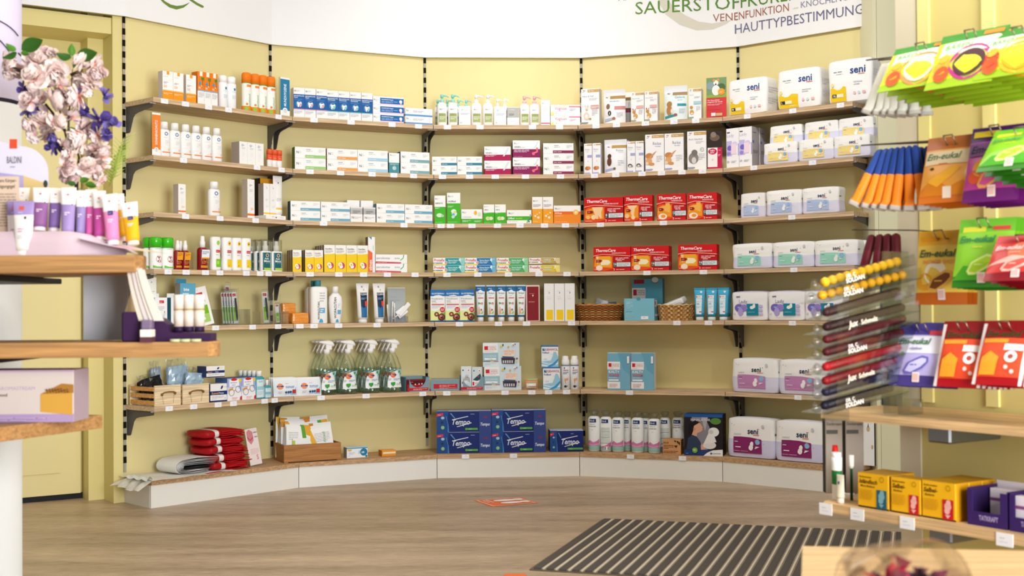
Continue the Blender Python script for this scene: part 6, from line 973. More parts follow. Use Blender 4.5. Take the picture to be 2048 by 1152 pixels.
for k in range(5):
    t = thing('folded_red_bag', f'folded red cloth bag with white band, {["lowest", "second from the bottom", "middle one", "second from the top", "topmost"][k]} of the red stack', 'bag', on(1, sR-.009*k, .135, zt+.0045+k*.0358), PA[0], 'red cloth bags')
    g = G(); R = []; cl = []; n_ = 26; H = .0178; wv = [rn.uniform(0, 6) for _ in range(3)]
    for i in range(n_+1):
        u = i/n_; x = -.105+.2*u; e = min(1, (.12+u*7))**.5; hh = H*e*(1-.18*max(0, u-.5)); zc = H+.0025*sin(u*7+wv[0])
        R.append([(x, .078*e*(abs(cos(t))**.5)*(1 if cos(t) > 0 else -1)+.003*sin(u*9+wv[1]), zc+hh*(abs(sin(t))**.6)*(1 if sin(t) > 0 else -1)) for t in [2*pi*q/24 for q in range(24)]])
        if i < n_: cl.append('ece4de' if .27 < u < .42 else 'a8121a')
    g.rings(R, cl, 'a8121a', 'a8121a'); g.build('cloth', t)
    for q in range(4):
        g = G(); ph = rn.uniform(0, 6); z0 = .004+.0082*q; ex = rn.uniform(-.008, .02)
        wav(g, -.01, .1+ex, -.083, .07, lambda u, v: z0+.0042*sin(u*6+ph)*u+.003*sin(v*9+ph), 'b8141c', 14, 6, .0034); g.build('fold', t)
sL, _ = L(1, 21, 1780, 600, OFF(7, .06)); _, zl = L(1, 21, 1740, 205, OFF(7, .06)); t = thing('leaflet_stand', 'clear slanted stand with pink leaflet beside the red cloth bags', 'leaflet stand', on(1, sL, OFF(7, .06), zt+.0003), PA[0])
hh = zl-zt; g = G(); g.box(-.036, .036, 0, .002, 0, hh, 'fcfdfd.c'); g.box(-.036, .036, -.03, 0, 0, .002, 'fcfdfd.c'); g.xf(Matrix.Rotation(-.16, 4, 'X') @ Matrix.Rotation(-.08, 4, 'Y')); g.build('acrylic', t)
g = G(); g.box(-.034, .034, -.0012, -.0003, .004, hh-.002, 'f2e6e2'); deco(g, lambda u, v, e: ((u-.5)*.068, -.0012-e, .004+v*(hh-.006)), .068, hh, [('p', [(.1, .7), (.1, .92), (.32, 1-.02), (.6, .9), (.6, .66), (.34, .56)], 'd88a94'), ('p', [(.1, .8), (.34, .7), (.6, .78), (.6, .74), (.34, .66), (.1, .76)], 'b85a6a'), ('t', 'SPENDE', .66, .86, .96, .035, '6a5a5a', 'b'), ('t', 'Liebe', .7, .74, .95, .04, '8a4a54', 'b'), ('l', .2, .42, .9, 4, 'ecc8c4', .04), ('t', 'S', .62, .14, .78, .13, 'e09090', 'b')]); g.xf(Matrix.Rotation(-.16, 4, 'X') @ Matrix.Rotation(-.08, 4, 'Y')); g.build('leaflet', t)
# ---- wooden crate of leaflets (plinth, joint of first and second bay)
oc = OFF(7, -.005); s0, _ = L(2, 22, 553, 540, oc); s1, _ = L(2, 22, 1138, 520, oc); _, zc = L(2, 22, 800, 350, oc); hc = zc-zt; wc = s1-s0; dc = .17; sc_ = (s0+s1)/2; rc = PA[1]
t = thing('wooden_box', 'brown wooden box full of leaflets on the plinth shelf', 'box', on(2, sc_, oc, zt+.0003), rc); WB = 'b9814a.w'
for nm, bx in (('front_panel', (-wc/2, wc/2, 0, .008, .004, hc)), ('back_panel', (-wc/2, wc/2, dc-.008, dc, .004, hc)), ('side_panel', (-wc/2, -wc/2+.008, .0085, dc-.0085, .004, hc)), ('side_panel', (wc/2-.008, wc/2, .0085, dc-.0085, .004, hc)), ('base', (-wc/2+.009, wc/2-.009, .009, dc-.009, .004, .01))):
    g = G(); g.box(*bx, WB, .0012); g.build(nm, t)
g = G(); g.box(-wc/2, -wc/2+.02, .0, dc, 0, .0038, WB); g.box(wc/2-.02, wc/2, 0, dc, 0, .0038, WB); g.build('feet', t)
def leaflet(label, x, y, w, h, f, tilt, base='f1f1ee', z=.011, grp='leaflets in the wooden box'):
    g = G(); g.box(-w/2, w/2, 0, .0016, 0, h, base); deco(g, lambda u, v, e: ((u-.5)*w, -e, v*h), w, h, f)
    p = U(1)*x-N(1)*y; b0 = on(2, sc_, oc, zt+z); o = g.build('leaflet', None, (b0.x+p.x, b0.y+p.y, b0.z)); o.rotation_euler = Euler((tilt[0], tilt[1], rc)); tag(o, label, 'leaflet', grp)
LF = [[('p', [(.6, 1), (.75, 1), (.98, .1), (.8, .1)], '5aa02c'), ('p', [(.75, 1), (1, 1), (1, .7), (.82, .75)], 'e0a42c'), ('l', .1, .8, .5, 5, 'c4c6cc', .05)], [('p', [(0, 1), (.18, 1), (.5, .1), (.3, .1)], 'e8b02c'), ('l', .3, .8, .9, 6, 'c4c6cc', .05), ('t', 'Aktuell', .72, .5, .98, .1, '5aa04c', 'v')], [('r', 0, .85, .3, 1, 'd08a2c'), ('l', .2, .7, .8, 4, LG, .05)]]
for i in range(7):
    leaflet(f'white and green leaflet, {ORD[i]} from the front in the left file of the wooden box', -wc*.235-.003*i, .018+.02*i, wc*.42, .155+.006*i, LF[0 if i < 2 else 2 if i % 2 else 1], (-.14, .05+.03*(i % 3)))
for i in range(6):
    leaflet(f'white and orange leaflet, {ORD[i]} from the front in the right file of the wooden box', wc*.2+.002*i, .018+.022*i, wc*.45, .145+.009*i, LF[1 if i < 2 else 0 if i == 3 else 2], (-.14, -.12+.035*(i % 3)))
leaflet('small card with yellow-green and blue edge tucked in front of the left leaflets', -wc*.2, .0115, wc*.28, .1, [('p', [(0, 0), (.2, 0), (.15, .9), (0, .9)], 'b8cc3c'), ('p', [(.25, 0), (.45, 0), (.3, .8)], '9cc4d8'), ('l', .5, .6, .9, 3, LG, .07)], (-.04, .02))
# ---- trigger sprays
def sprayer_parts(w, h):
    hb = h*.76; P = [(.9, 0), (.97, .02), (.95, .12), (.84, .3), (.86, .42), (.98, .56), (.94, .63), (.6, .86), (.32, .97), (.3, 1)]
    g = G(); g.lathe([(r*w/2, z*hb) for r, z in P], 'fcfefd.c', 20, .62, 2.6); body = g.mesh('bottle')
    g = G(); g.lathe([(max(.001, r*w/2-.0025), z*hb) for r, z in [(.88, .015), (.93, .04), (.92, .12), (.81, .3), (.83, .42), (.95, .56), (.93, .6)]], 'f0f8f5.c', 20, .6, 2.6); liq = g.mesh('liquid')
    g = G()
    def F(u, v, e):
        vv = .1+.5*v; r = prof_at(P, vv)*w/2; t = (u-.45)*2.1; a, b = sin(t), -cos(t); ee = (abs(a)**2.6+abs(b)**2.6)**(-1/2.6); return (a*ee*(r+.0006+e), b*ee*(r*.62+.0006+e), vv*hb)
    deco(g, F, w*.9, hb*.5, [('p', [(.1, .05), (.95, .05), (.95, .95), (.6, .9), (.35, .8), (.15, .62), (.06, .3)], 'eef3f4'), ('p', [(.6, .9), (.95, .95), (.95, .4), (.8, .6)], 'a8d8ea'), ('e', .4, .66, .16, 'ee7e48'), ('r', .22, .63, .58, .7, '28448c'), ('l', .26, .65, .55, 1, 'e4e8f4', .03), ('e', .72, .82, .05, '4a9a3c', 1.6), ('e', .84, .72, .04, '5aaa4c', 1.8), ('e', .8, .26, .05, '4a9a3c'), ('l', .14, .46, .3, 2, 'a8b4c0', .06), ('l', .42, .46, .82, 2, '7a9cc0', .06), ('p', [(.26, .3), (.5, .32), (.5, .2), (.38, .1), (.27, .2)], '3c9a3c'), ('l', .55, .22, .8, 2, '9ac08a', .05)], 8, .0004); lab = g.mesh('label')
    g = G(); z = hb; H = h-hb
    g.lathe([(w*.16, z-.004), (w*.16, z+H*.28), (w*.12, z+H*.3)], 'f2f1ee', 14)
    R = []
    for x, zc, rz, ry in ((-w*.42, .86, .06, .09), (-w*.3, .86, .1, .1), (-w*.1, .82, .17, .12), (w*.12, .76, .26, .13), (w*.3, .7, .22, .12), (w*.4, .62, .08, .06)):
        R.append([(x, ry*w*cos(2*pi*j/14), z+H*(zc+rz*sin(2*pi*j/14))) for j in range(14)])
    g.rings(R, 'f4f3f0', 'e8e6e2', 'f4f3f0'); g.box(-w*.06, w*.26, -w*.1, w*.1, z+H*.26, z+H*.66, 'f2f1ee', .003)
    g.tube([(-w*.12, 0, z+H*.72), (-w*.2, 0, z+H*.5), (-w*.3, 0, z+H*.2), (-w*.36, 0, z+H*.05)], [w*.05, w*.045, w*.035, w*.02], 'efeeea'); head = g.mesh('trigger_head')
    return dict(bottle=body, liquid=liq, label=lab, trigger_head=head)
o6 = OFF(6, .012); xs = [(572, 800), (812, 1068), (1072, 1350), (1352, 1598)]; _, zs = L(2, 17, 940, 122, o6); hS = zs-RZ[6]; wS = .092; SP = sprayer_parts(wS, hS); sp = []
for i, (a, b_) in enumerate(xs): sp.append(L(2, 17, (a+b_)/2, 760, o6-.03)[0])
for i, s in enumerate(sp):
    for q in (2, 1, 0):
        o = place(SP, 'trigger_spray', f'clear trigger spray bottle with white head, {ORD[i]} file from the left, {["front", "middle", "rear"][q]}', 'spray bottle', on(2, s, o6-.03-q*.0605, RZ[6]+.0003), PA[1], 'clear trigger sprays')
# ---- grey-blue counter displays
def tray(b, z, x0, x1, yt, r, d, label, cut, back=.014, sq=.06):
    off = OFF(r, back); s0, _ = L(b, z, x0, yt+120, off); s1, _ = L(b, z, x1, yt+120, off); w = s1-s0; _, zz = L(b, z, (x0+x1)/2, yt, off); h = zz-RZ[r]
    t = thing('counter_display', label, 'display box', on(b, (s0+s1)/2, off, RZ[r]+.0003), PA[b-1]); c = '7f9eac'
    g = G()
    if cut: pts = [(-w/2, 0), (w/2, 0), (w/2, h), (w*.36, h)]+[(w*.36*cos(a), h-h*.72*sin(a)) for a in [pi*i/12 for i in range(1, 12)]]+[(-w*.36, h), (-w/2, h)]
    else: pts = [(-w/2, 0), (w/2, 0), (w/2, h), (-w/2, h)]
    R = [[(x, y, z_) for x, z_ in pts] for y in (0, .0012)]
    n0 = len(g.v); g.rings(R, c, None, None, False)
    if cut:
        for y in (0, .0012):
            m_ = len(pts); mid = (m_-1)
            for i in range(2, m_-2): g.poly([(pts[i][0], y, pts[i][1]), (pts[i+1][0], y, pts[i+1][1]), ((-w/2+w*(.999 if pts[i+1][0] > 0 else 0)), y, 0), (w/2 if pts[i][0] > 0 else w/2*0, y, 0)], c) if False else g.poly([(pts[i][0], y, pts[i][1]), (pts[i+1][0], y, pts[i+1][1]), (pts[i+1][0], y, 0), (pts[i][0], y, 0)], c)
    else:
        for y in (0, .0012): g.poly([(x, y, z_) for x, z_ in pts], c)
    deco(g, lambda u, v, e: ((u-.5)*w, -e, v*h), w, h, [('r', .1, .2, .94, .62, 'c41c2a')] if not cut else [('r', .05, .06, .95, .26, 'c41c2a')], e0=.0006)
    deco(g, lambda u, v, e: ((u-.5)*w, -.0004-e, v*h), w, h, [('l', .3, .48, .86, 2, 'eebcbc', .09), ('l', .3, .27, .9, 2, 'e8a0a0', .07)] if not cut else [('l', .3, .17, .9, 2, 'eebcbc', .06)], e0=.0006)
    g.build('front', t)
    g = G(); g.box(-w/2, w/2, d-.0012, d, 0, h*1.06, c); g.box(-w/2, w/2, .0013, d-.0013, 0, .0012, c); g.build('back', t)
    for x in (-w/2, w/2-.0012): g = G(); g.box(x, x+.0012, .0013, d-.0013, .0013, h*(1.03 if cut else 1), '6c8c9a'); g.build('side', t)
    if not cut: g = G(); g.box(-w/2, w/2, 0, d, h, h+.0012, 'b4ac94'); g.build('lid', t)
    return (s0+s1)/2, w, h, off
s, w, h, off = tray(2, 17, 1640, 1920, 572, 6, .09, 'grey-blue counter display with half-round cutout showing red goods', True)
for i in range(3):
    g = G(); g.box(-w*.44, w*.44, 0, .016, 0, h*.8, 'b01420', .001, '7c1018'); deco(g, lambda u, v, e: ((u-.5)*w*.88, -e, v*h*.8), w, h*.8, [('r', 0, .6, 1, .96, '5a0c14'), ('l', .1, .8, .4, 1, 'e0b0b0', .05), ('e', .4, .6, .03, 'f0e8e4'), ('e', .58, .62, .03, 'f0e8e4'), ('e', .72, .64, .03, 'f0e8e4')])
    tag(g.build('red_carton', None, on(2, s, off-.006-.024*i, RZ[6]+.002), PA[1]), f'dark red carton inside the half-round cutout display, {ORD[i]} from the front', 'carton', 'red cartons in the display')
tray(3, 18, 72, 424, 556, 6, .09, 'closed grey-blue counter display with long red label', False)
s, w, h, off = tray(3, 18, 430, 732, 520, 6, .09, 'grey-blue counter display with two upright cartons in it', True)
for nm, x0, x1, yt, lb in (('wepac', 446, 575, 390, 'pale pill cutter carton standing in the counter display, white cutter picture'), ('wepacg', 580, 712, 398, 'pale pill cutter carton standing in the counter display, dark green cutter picture')):
    a, zt_ = L(3, 18, (x0+x1)/2, yt, off-.006); D_ = DES[nm]; place(k_box(w*.43, zt_-RZ[6]-.002, .03, D_), D_['n'], lb, 'carton', on(3, a, off-.02, RZ[6]+.002), PA[2])
# kraft paper bag of sweets
DES['kbag'] = dict(k='pouch', n='paper_pouch', seal=.12, c=[(0, .78, 'cf9c6c'), (.78, .9, 'c08a58'), (.9, 1, 'd8a878')], f=[('r', .14, .16, .84, .56, 'f2f0ec'), ('e', .48, .36, .3, '3cb0b0', .75), ('l', .36, .38, .64, 2, 'd8f0f0', .08), ('p', [(.2, .86), (.9, .86), (.9, .95), (.2, .95)], '9cd07c')])
S('kbag', 18, 3, 6, .014, .04, [(1240, 1404, 542)], 'small brown paper pouch with turquoise oval label beside the pill organisers', 'pouch')
# ---- grey card stand and interdental brushes (second bay, fifth shelf)
o5 = OFF(5, .07); s0, _ = L(2, 12, 1385, 660, o5); s1, _ = L(2, 12, 1612, 660, o5); _, zt_ = L(2, 12, 1480, 222, o5); g = G(); w = s1-s0; h = zt_-RZ[5]
g.box(-w/2, w/2, 0, .003, 0, h, 'b4bbbc'); deco(g, lambda u, v, e: ((u-.5)*w, -e, v*h), w, h, [('l', .1, .72, .8, 1, '9aa2a6', .02), ('l', .1, .62, .7, 2, '9aa2a6', .03), ('r', 0, .97, 1, 1, 'e0ddd4')]); g.xf(Matrix.Rotation(-.06, 4, 'X')); tag(g.build('display_card', None, on(2, (s0+s1)/2, o5, RZ[5]+.0003), PA[1]), 'grey display card standing behind white brushes on fifth shelf', 'card')
sb, _ = L(2, 12, 1500, 640, OFF(5, .02)); t = thing('clear_dish', 'clear dish holding white brush samples before the grey card', 'dish', on(2, sb, OFF(5, .045), RZ[5]+.0003), PA[1])
g = G(); g.box(-.055, .055, -.03, .02, 0, .0015, 'fcfdfd.c'); g.box(-.055, .055, -.03, -.0285, .0015, .03, 'fcfdfd.c'); g.box(-.055, .055, .0185, .02, .0015, .03, 'fcfdfd.c'); g.box(-.055, -.0535, -.0285, .0185, .0015, .03, 'fcfdfd.c'); g.box(.0535, .055, -.0285, .0185, .0015, .03, 'fcfdfd.c'); g.build('shell', t)
for i, (x, ry, ln, k) in enumerate(((-.042, -.05, .085, 0), (-.022, .06, .1, 0), (-.004, -.02, .092, 0), (.02, .75, .08, 1), (.012, .95, .07, 2))):
    g = G()
    if k == 0: g.tube([(0, 0, 0), (0, 0, ln*.7), (0, 0, ln)], [.0028, .0026, .002], 'efece6'); g.box(-.003, .003, -.004, .002, ln*.75, ln, 'f4f2ee', .001)
    elif k == 1: g.box(-.011, .011, -.004, .004, 0, ln, 'f2f2f2', .003)
    else: g.box(-.02, .02, -.006, -.001, 0, ln*.8, 'f4f4f4', .002); g.tube([(0, -.003, -.03), (0, -.003, .01)], .003, 'f0eeea')
    o = g.build('brush_sample', None, on(2, sb+x, OFF(5, .04+.006*i-.012), RZ[5]+.0022 if k < 1 else RZ[5]+.034)); o.rotation_euler = Euler((-.05, ry, PA[1]))
    tag(o, ['slim upright white brush at the left of the dish', 'slim white brush leaning right in the dish', 'slim upright white brush in middle of the dish', 'broad white brush handle lying slanted over the dish', 'white folded sample card lying slanted on the dish'][i], 'brush', 'white brush samples')
# ---- baskets
def basket(b, x0, x1, xb0, xb1, yt, label, wick):
    off = OFF(5, .1); s0, _ = L(b, 14, x0, yt+20, off); s1, _ = L(b, 14, x1, yt+20, off); _, zt_ = L(b, 14, (x0+x1)/2, yt+8, off+.06); h = zt_-RZ[5]; a0 = (s1-s0)/2; sb0, _ = L(b, 14, xb0, 600, off); sb1, _ = L(b, 14, xb1, 600, off); a1 = (sb1-sb0)/2
    t = thing('wicker_basket', label, 'basket', on(b, (s0+s1)/2, off, RZ[5]+.0005), PA[b-1]); n = 44; rows = 13 if wick else 7
    def rad(v): return a1+(a0-a1)*v**.8
    g = G(); cA, cB = ('b9783c', 'd8a868') if wick else ('dcb478', 'c08a4c')
    for i in range(rows):
        v = (i+.5)/rows; P = []
        for j in range(n*2+1):
            a = 2*pi*j/(n*2); k = (1 if (j//2+i) % 2 else -1)*.0042; r = rad(v)+k; P.append((r*cos(a), (r*.74 if wick else r*.86)*sin(a), v*h))
        rr = h/rows*(.43 if wick else .52)
        if wick: g.tube(P, rr, (cA if i < 3 or i > 8 else cB) if i % 2 else 'a8682e', 5, False)
        else:
            Q = [[(p[0], p[1], p[2]-rr*.95) for p in P], [(p[0]*1.008, p[1]*1.008, p[2]) for p in P], [(p[0], p[1], p[2]+rr*.95) for p in P]]; g.grid(Q, lambda q, j: cA if (j//4+i) % 2 else cB, False)
    g.lathe([((rad(v)-.009), v*h) for v in (.02, .25, .5, .75, 1)], '4a2c14' if wick else '8a6030', 24, .74 if wick else .86, cap0=False, cap1=False); g.build('weave', t)  # dark inner wall added so the weave gaps look shaded
    g = G(); q = .74 if wick else .86
    for k in range(3 if wick else 1): g.tube([((a0+.002)*cos(2*pi*j/60), (a0+.002)*q*sin(2*pi*j/60), h+.0028*sin(j*1.6+k*2.1)+(.002)) for j in range(61)], .0034 if wick else .004, ['c08040', 'd89a54', 'a86830'][k] if wick else 'e0bc84', 5, False)
    g.build('rim', t); g = G(); g.lathe([(a1*.98, 0), (a1*.98, .003)], '9a6a34' if wick else 'c89c5c', 24, q); g.build('base', t)
    return (s0+s1)/2, a0, h, off
s, a0, h, off = basket(4, 60, 648, 150, 640, 418, 'brown wicker basket with blue packs at left of the fourth bay', True)
for i, (dx, ry, rx, c, ln) in enumerate(((-.03, 1.35, -.5, '2f6f86', .12), (.01, 1.2, -.8, 'd8ecf4', .11), (.035, 1.5, -.6, '5a8a9c', .12), (-.005, -1.3, -.7, 'e8f2f6', .1))):
    D_ = dict(n='gel_pack', c=c, f=[('l', .2, .6, .8, 3, 'a8d0e0', .1)]); me = k_pouch(.06, ln, .012, D_)['']; o = put('gel_pack', me, None, on(4, s+dx-(.5*ln*sin(ry)), off-.02+.012*i, RZ[5]+h*(.55+.1*i))); o.rotation_euler = Euler((rx, ry, PA[3]))
    tag(o, ['dark teal flat pack sticking up at left of the brown basket', 'pale blue flat pack in middle of the brown basket', 'grey-blue flat pack at right of the brown basket', 'whitish flat pack lying across the brown basket'][i], 'gel pack', 'flat packs in the brown basket')
s, a0, h, off = basket(4, 1064, 1494, 1100, 1478, 420, 'pale woven basket with white packs right of the dispensing box', False)
for i, (dx, rz_, z_, w_, ln) in enumerate(((-.008, .1, .78, .1, .06), (.004, -.25, .98, .105, .06))):
    me = k_soft(w_, .03, ln, dict(n='white_pack', c='f2f3f6', puff=.2, f=[('p', [(.05, .3), (.35, .8), (.4, .3)], '6aa0cc')]))['']; o = put('white_pack', me, None, on(4, s+dx, off+.005, RZ[5]+h*z_)); o.rotation_euler = Euler((.25, -.2-.14*i, PA[3]+rz_)); tag(o, ['white soft pack low in the pale basket', 'white soft pack with blue mark on top in the pale basket'][i], 'pack')
# ================================================================ display table at the left, in front
OAK = 'bf8f5a.w'; DL = 2.6
def slab(name, label, pts, z0, z1, cat='shelf'):       # thick board from a plan outline
    g = G(); R = []
    c = Vector((sum(p[0] for p in pts)/len(pts), sum(p[1] for p in pts)/len(pts)))
    def sh(k): return [(p[0]+(c.x-p[0])*k, p[1]+(c.y-p[1])*k) for p in pts]
    for z, k in ((z0, .006), (z0+.002, 0), (z1-.002, 0), (z1, .006)): R.append([(x, y, z) for x, y in sh(k)])
    g.rings(R, OAK, OAK, OAK, False); return tag(g.build(name), label, cat)
PYC = 3.2; PXC = at(38, 600, PYC).x-.11
post = thing('display_post', 'white round post of the display table at left edge of view', 'post', (PXC, PYC, 0))
g = G(); g.lathe([(.16, 0), (.16, .012), (.11, .014), (.11, 1.35)], 'e4e4e2', 40); g.build('column', post)
g = G(); g.lathe([(.111, 1.36), (.111, 2.3)], 'cfc6de', 40, cap0=False); g.build('banner_wrap', post)
g = G()
for zz, am in ((1.56, .03), (1.53, .08)):
    g.tube([(.1125*sin(a), -.1125*cos(a), zz-am*((a-.2)/1.2)**2) for a in [-.4+1.9*i/14 for i in range(15)]], .0016, '4a4656', 4)
g.build('banner_line', post)
def rx(px, D): return at(px, 600, D).x
xl = -1.5
T1 = slab('display_shelf', 'thick oak shelf, uppermost of the display table, carrying cream tubes and flowers', [(xl, DL), (rx(268, DL), DL), (rx(288, DL+.03), DL+.03), (rx(293, DL+.08), DL+.08), (rx(290, DL+.36), DL+.36), (xl, DL+.42)], .908, .944)
T2 = slab('display_shelf', 'thick oak shelf in the middle of the display table, with rounded free end', [(xl, DL), (rx(415, DL), DL), (rx(434, DL+.025), DL+.025), (rx(440, DL+.06), DL+.06), (rx(438, DL+.2), DL+.2), (rx(420, DL+.25), DL+.25), (xl, DL+.3)], .733, .764)
a, b_ = at(0, 868, 2.6), at(205, 846, 2.886)
dv = (b_-a).xy.normalized(); A0 = a.xy-dv*.45; nb = Vector((-dv.y, dv.x))
T3 = slab('display_shelf', 'thick oak shelf, lowest of the display table, under the boxed diffuser', [tuple(A0), tuple(b_.xy), tuple(b_.xy+nb*.22), tuple(A0+nb*.22)], .562, .592)
for z in (.8945, .7195):
    g = G(); g.box(PXC-.14, rx(83, 2.95), 2.7, PYC-.112, z, z+.013, '1d1a1a', .002); tag(g.build('mounting_plate'), 'black mounting plate under the '+('uppermost' if z > .8 else 'middle')+' oak display shelf', 'plate', 'mounting plates')
# -- counter stand with cream tubes
zt1 = .9443
def pz(y, D): return at(500, y, D).z
st = thing('counter_stand', 'lavender counter stand with rounded back sign and coloured tester flap', 'stand', (0, 0, 0))
g = G(); D0 = 2.64; x0, x1 = rx(-160, D0), rx(150, D0); zs_ = pz(462, 2.66)
P = []
for i in range(17):
    x = x0+(rx(245, D0)-x0)*i/16; k = max(0, (x-rx(150, D0))/(rx(245, D0)-rx(150, D0))); top = zs_-(zs_-zt1-.008)*k**1.4
    P.append([(x, 2.615+.05*k, zt1), (x, 2.617+.05*k, zt1+(top-zt1)*.5), (x, 2.625+.05*k, top), (x, 2.76, top)])
g.grid(P, 'cbb4bd'); g.build('tier', st)
g = G(); P = [[], []]
for i in range(13):
    t = i/12; x = rx(158, 2.6)+(rx(305, 2.6)-rx(158, 2.6))*t; zf = zt1+.028*(1-t)**1.5+.006; P[0].append((x+.0, 2.6+.0*t, zf)); P[1].append((x-.035*(1-t)+.01, 2.72, zf+.016*(1-t)))
g.grid([list(r) for r in zip(*P)], lambda i, j: 'ddd2e2' if i < 5 else 'e6c4d4' if i < 8 else 'ecd2a4'); q = len(g.v)
n0 = len(g.f); g.box(rx(196, 2.6), rx(214, 2.6), 2.64, 2.66, zt1+.032, zt1+.0335, '2c2630')
g.build('tester_flap', st)
g = G(); D1 = 2.8; hz = pz(279, D1); xr = rx(97, D1); lx = rx(-80, D1); rr = .06
pts = [(lx, zs_), (xr, zs_)]+[(xr-rr+rr*cos(a), hz-.012-rr+rr*sin(a)) for a in [pi/2*i/8 for i in range(9)]]+[(lx, hz+.02)]
g.rings([[(x, y, z) for x, z in pts] for y in (D1, D1+.004)], 'd8d4e2', 'd8d4e2', 'd8d4e2', False)
wv_, hv_ = xr-lx, hz+.02-zs_
deco(g, lambda u, v, e: (lx+u*wv_, D1-e, zs_+v*hv_), wv_, hv_, [('p', [(0, .3), (.72, .3), (.72, .58), (0, .66)], 'b0a2cc'), ('p', [(.72, 0), (.995, 0), (.995, .5), (.72, .58)], 'd8bd80'), ('e', .97, .5, .025, '3a403c', 1.7), ('r', .565, .84, .65, .93, 'd8502e'), ('t', 'BALDINI', .535, .7, .7, .065, '5a5660'), ('l', .57, .66, .66, 1, 'a09cac', .02)]); g.build('back_sign', st)
g = G(); xa, xb = rx(-60, 2.7), rx(38, 2.7); g.box(xa, xb, 2.7, 2.702, zs_, pz(350, 2.7), 'd8c0a8')
deco(g, lambda u, v, e: (xa+u*(xb-xa), 2.7-e, zs_+v*(pz(350, 2.7)-zs_)), xb-xa, .12, [('t', 'Unsere Körper-', .5, .9, .95, .06, '6a5a50', 'b'), ('t', 'reinigungsgel', .5, .8, .92, .06, '6a5a50', 'b'), ('l', .3, .68, .95, 12, 'a8937e', .05)]); g.build('info_card', st)
TB = [(33, 58, 372, 445, 'e8d098', 'e8d098', 0, 'cream tube with pale yellow top, half hidden at the left of the stand', 2.74, 0), (62, 96, 372, 459, '8a5a8c', '', 0, 'plum and white hand cream tube, foremost at left on the stand', 2.68, .02), (95, 122, 373, 461, '7a5f98', '', 0, 'violet and white tube next to the plum one', 2.69, .03), (120, 151, 372, 472, '9a86b8', '', 0, 'lavender and white tube with white cap in middle of the stand', 2.66, 0), (150, 172, 378, 474, '9484b4', '', 0, 'narrow lavender tube left of the first pink tube', 2.68, 0),
      (169, 192, 376, 478, 'cc5a9c', '', 0, 'narrow pink tube, left of the two slim pink tubes', 2.69, 0), (187, 213, 379, 480, 'b84a94', '', 0, 'darker magenta tube, second pink tube on the stand', 2.67, -.03), (211, 243, 385, 488, 'e68ab8', '', 1, 'light pink tube with navy badge leaning on the flap', 2.64, -.1), (237, 256, 385, 480, 'eebc24', '', 0, 'slim yellow tube between light pink and the badge yellow tubes', 2.69, -.1), (250, 284, 402, 488, 'f0ac18', '', 1, 'yellow tube with navy badge at right end of the stand', 2.63, -.12)]
for x0, x1, y0, y1, c, c2, dk, lab, D, ry in TB:
    xa, xb = rx(x0, D), rx(x1, D); za, zb_ = pz(y1, D), pz(y0, D)
    o = place(k_tube(xb-xa, zb_-za, .026, baldini(c, '', dk)), 'hand_cream_tube', lab, 'tube', ((xa+xb)/2, D, za), 0, 'hand cream tubes on the stand'); o.rotation_euler = Euler((-.08, ry, .05))
fr = dict(k='tube', cz=.1, r=.4, c=[(0, .72, 'eee8e2'), (.72, 1, 'a08cc0')], cc='f0ece8', f=[('r', .38, .82, .54, .9, 'dc5a44'), ('l', .34, .76, .6, 1, 'cfc4e0', .03), ('l', .36, .42, .58, 2, 'c490b4', .05), ('l', .36, .28, .6, 2, LG, .04), ('e', .6, .66, .04, '3a403c', 1.3)])
for x0, x1, D, lab in ((18, 62, 2.605, 'white and lavender gel tube standing foremost on the oak shelf'), (6, 44, 2.66, 'white and lavender gel tube behind the foremost one')):
    xa, xb = rx(x0, D), rx(x1, D); place(k_tube(xb-xa, pz(398, D)-zt1, .026, fr), 'gel_tube', lab, 'tube', ((xa+xb)/2, D+.02, zt1), 0, 'white and lavender gel tubes')
# -- blossom branches
DF = 2.86; fl = thing('blossom_arrangement', 'arrangement of pink blossom branches with violet flowers and green leaves', 'flowers', (rx(150, DF), DF, zt1)); O_ = Vector((rx(150, DF), DF, zt1))
def fp(cx, cy, dy=0): p = at(cx/3.292, 50+cy/3.292, DF+dy); return p-O_
g = G(); g.lathe([(.03, 0), (.045, .02), (.05, .09), (.036, .15), (.04, .16)], 'f2f4f4.c', 24); g.build('vase', fl)
B0_ = Vector((0, 0, .02))
BR = [[B0_, fp(500, 1020), fp(440, 760), fp(410, 620), fp(385, 540)], [B0_, fp(505, 1000), fp(450, 700), fp(455, 580), fp(468, 430), fp(478, 290)], [B0_, fp(510, 980), fp(520, 870), fp(480, 740), fp(600, 640)], [fp(385, 540), fp(320, 400), fp(230, 290), fp(120, 185)], [fp(465, 330), fp(540, 295)], [fp(430, 700), fp(380, 620), fp(300, 520)], [fp(510, 980), fp(620, 860)], [fp(330, 410, .03), fp(120, 290, .02), fp(30, 260)]]
for p in BR: g = G(); g.tube(p, [.0038-.0006*i for i in range(len(p))], '3a2822', 6); g.build('branch', fl)
def blossom(seed, c1, c2, n=24):
    g = G(); r_ = random.Random(seed)
    for i in range(n):
        th = r_.uniform(0, 2*pi); ph = math.acos(r_.uniform(-.5, 1)); L_ = r_.uniform(.75, 1.05); ax = Vector((sin(ph)*cos(th), -cos(ph), sin(ph)*sin(th))); s1 = ax.cross(Vector((.3, .5, .8))).normalized(); s2 = ax.cross(s1); w_ = r_.uniform(.42, .62); P = []
        for a in range(4):
            t = a/3; wd = w_*(.25, .8, 1.05, .45)[a]; cv = .25*t*t; P.append([ax*(L_*t)+s1*(wd*q)+s2*(cv+.16*(q*q)) for q in (-1, -.5, 0, .5, 1)])
        g.grid(P, lambda i, j: c2 if i == 0 else c1)
    g.ball((0, -.12, 0), .12, 'e8a08c', 6); return g.mesh('blossom')
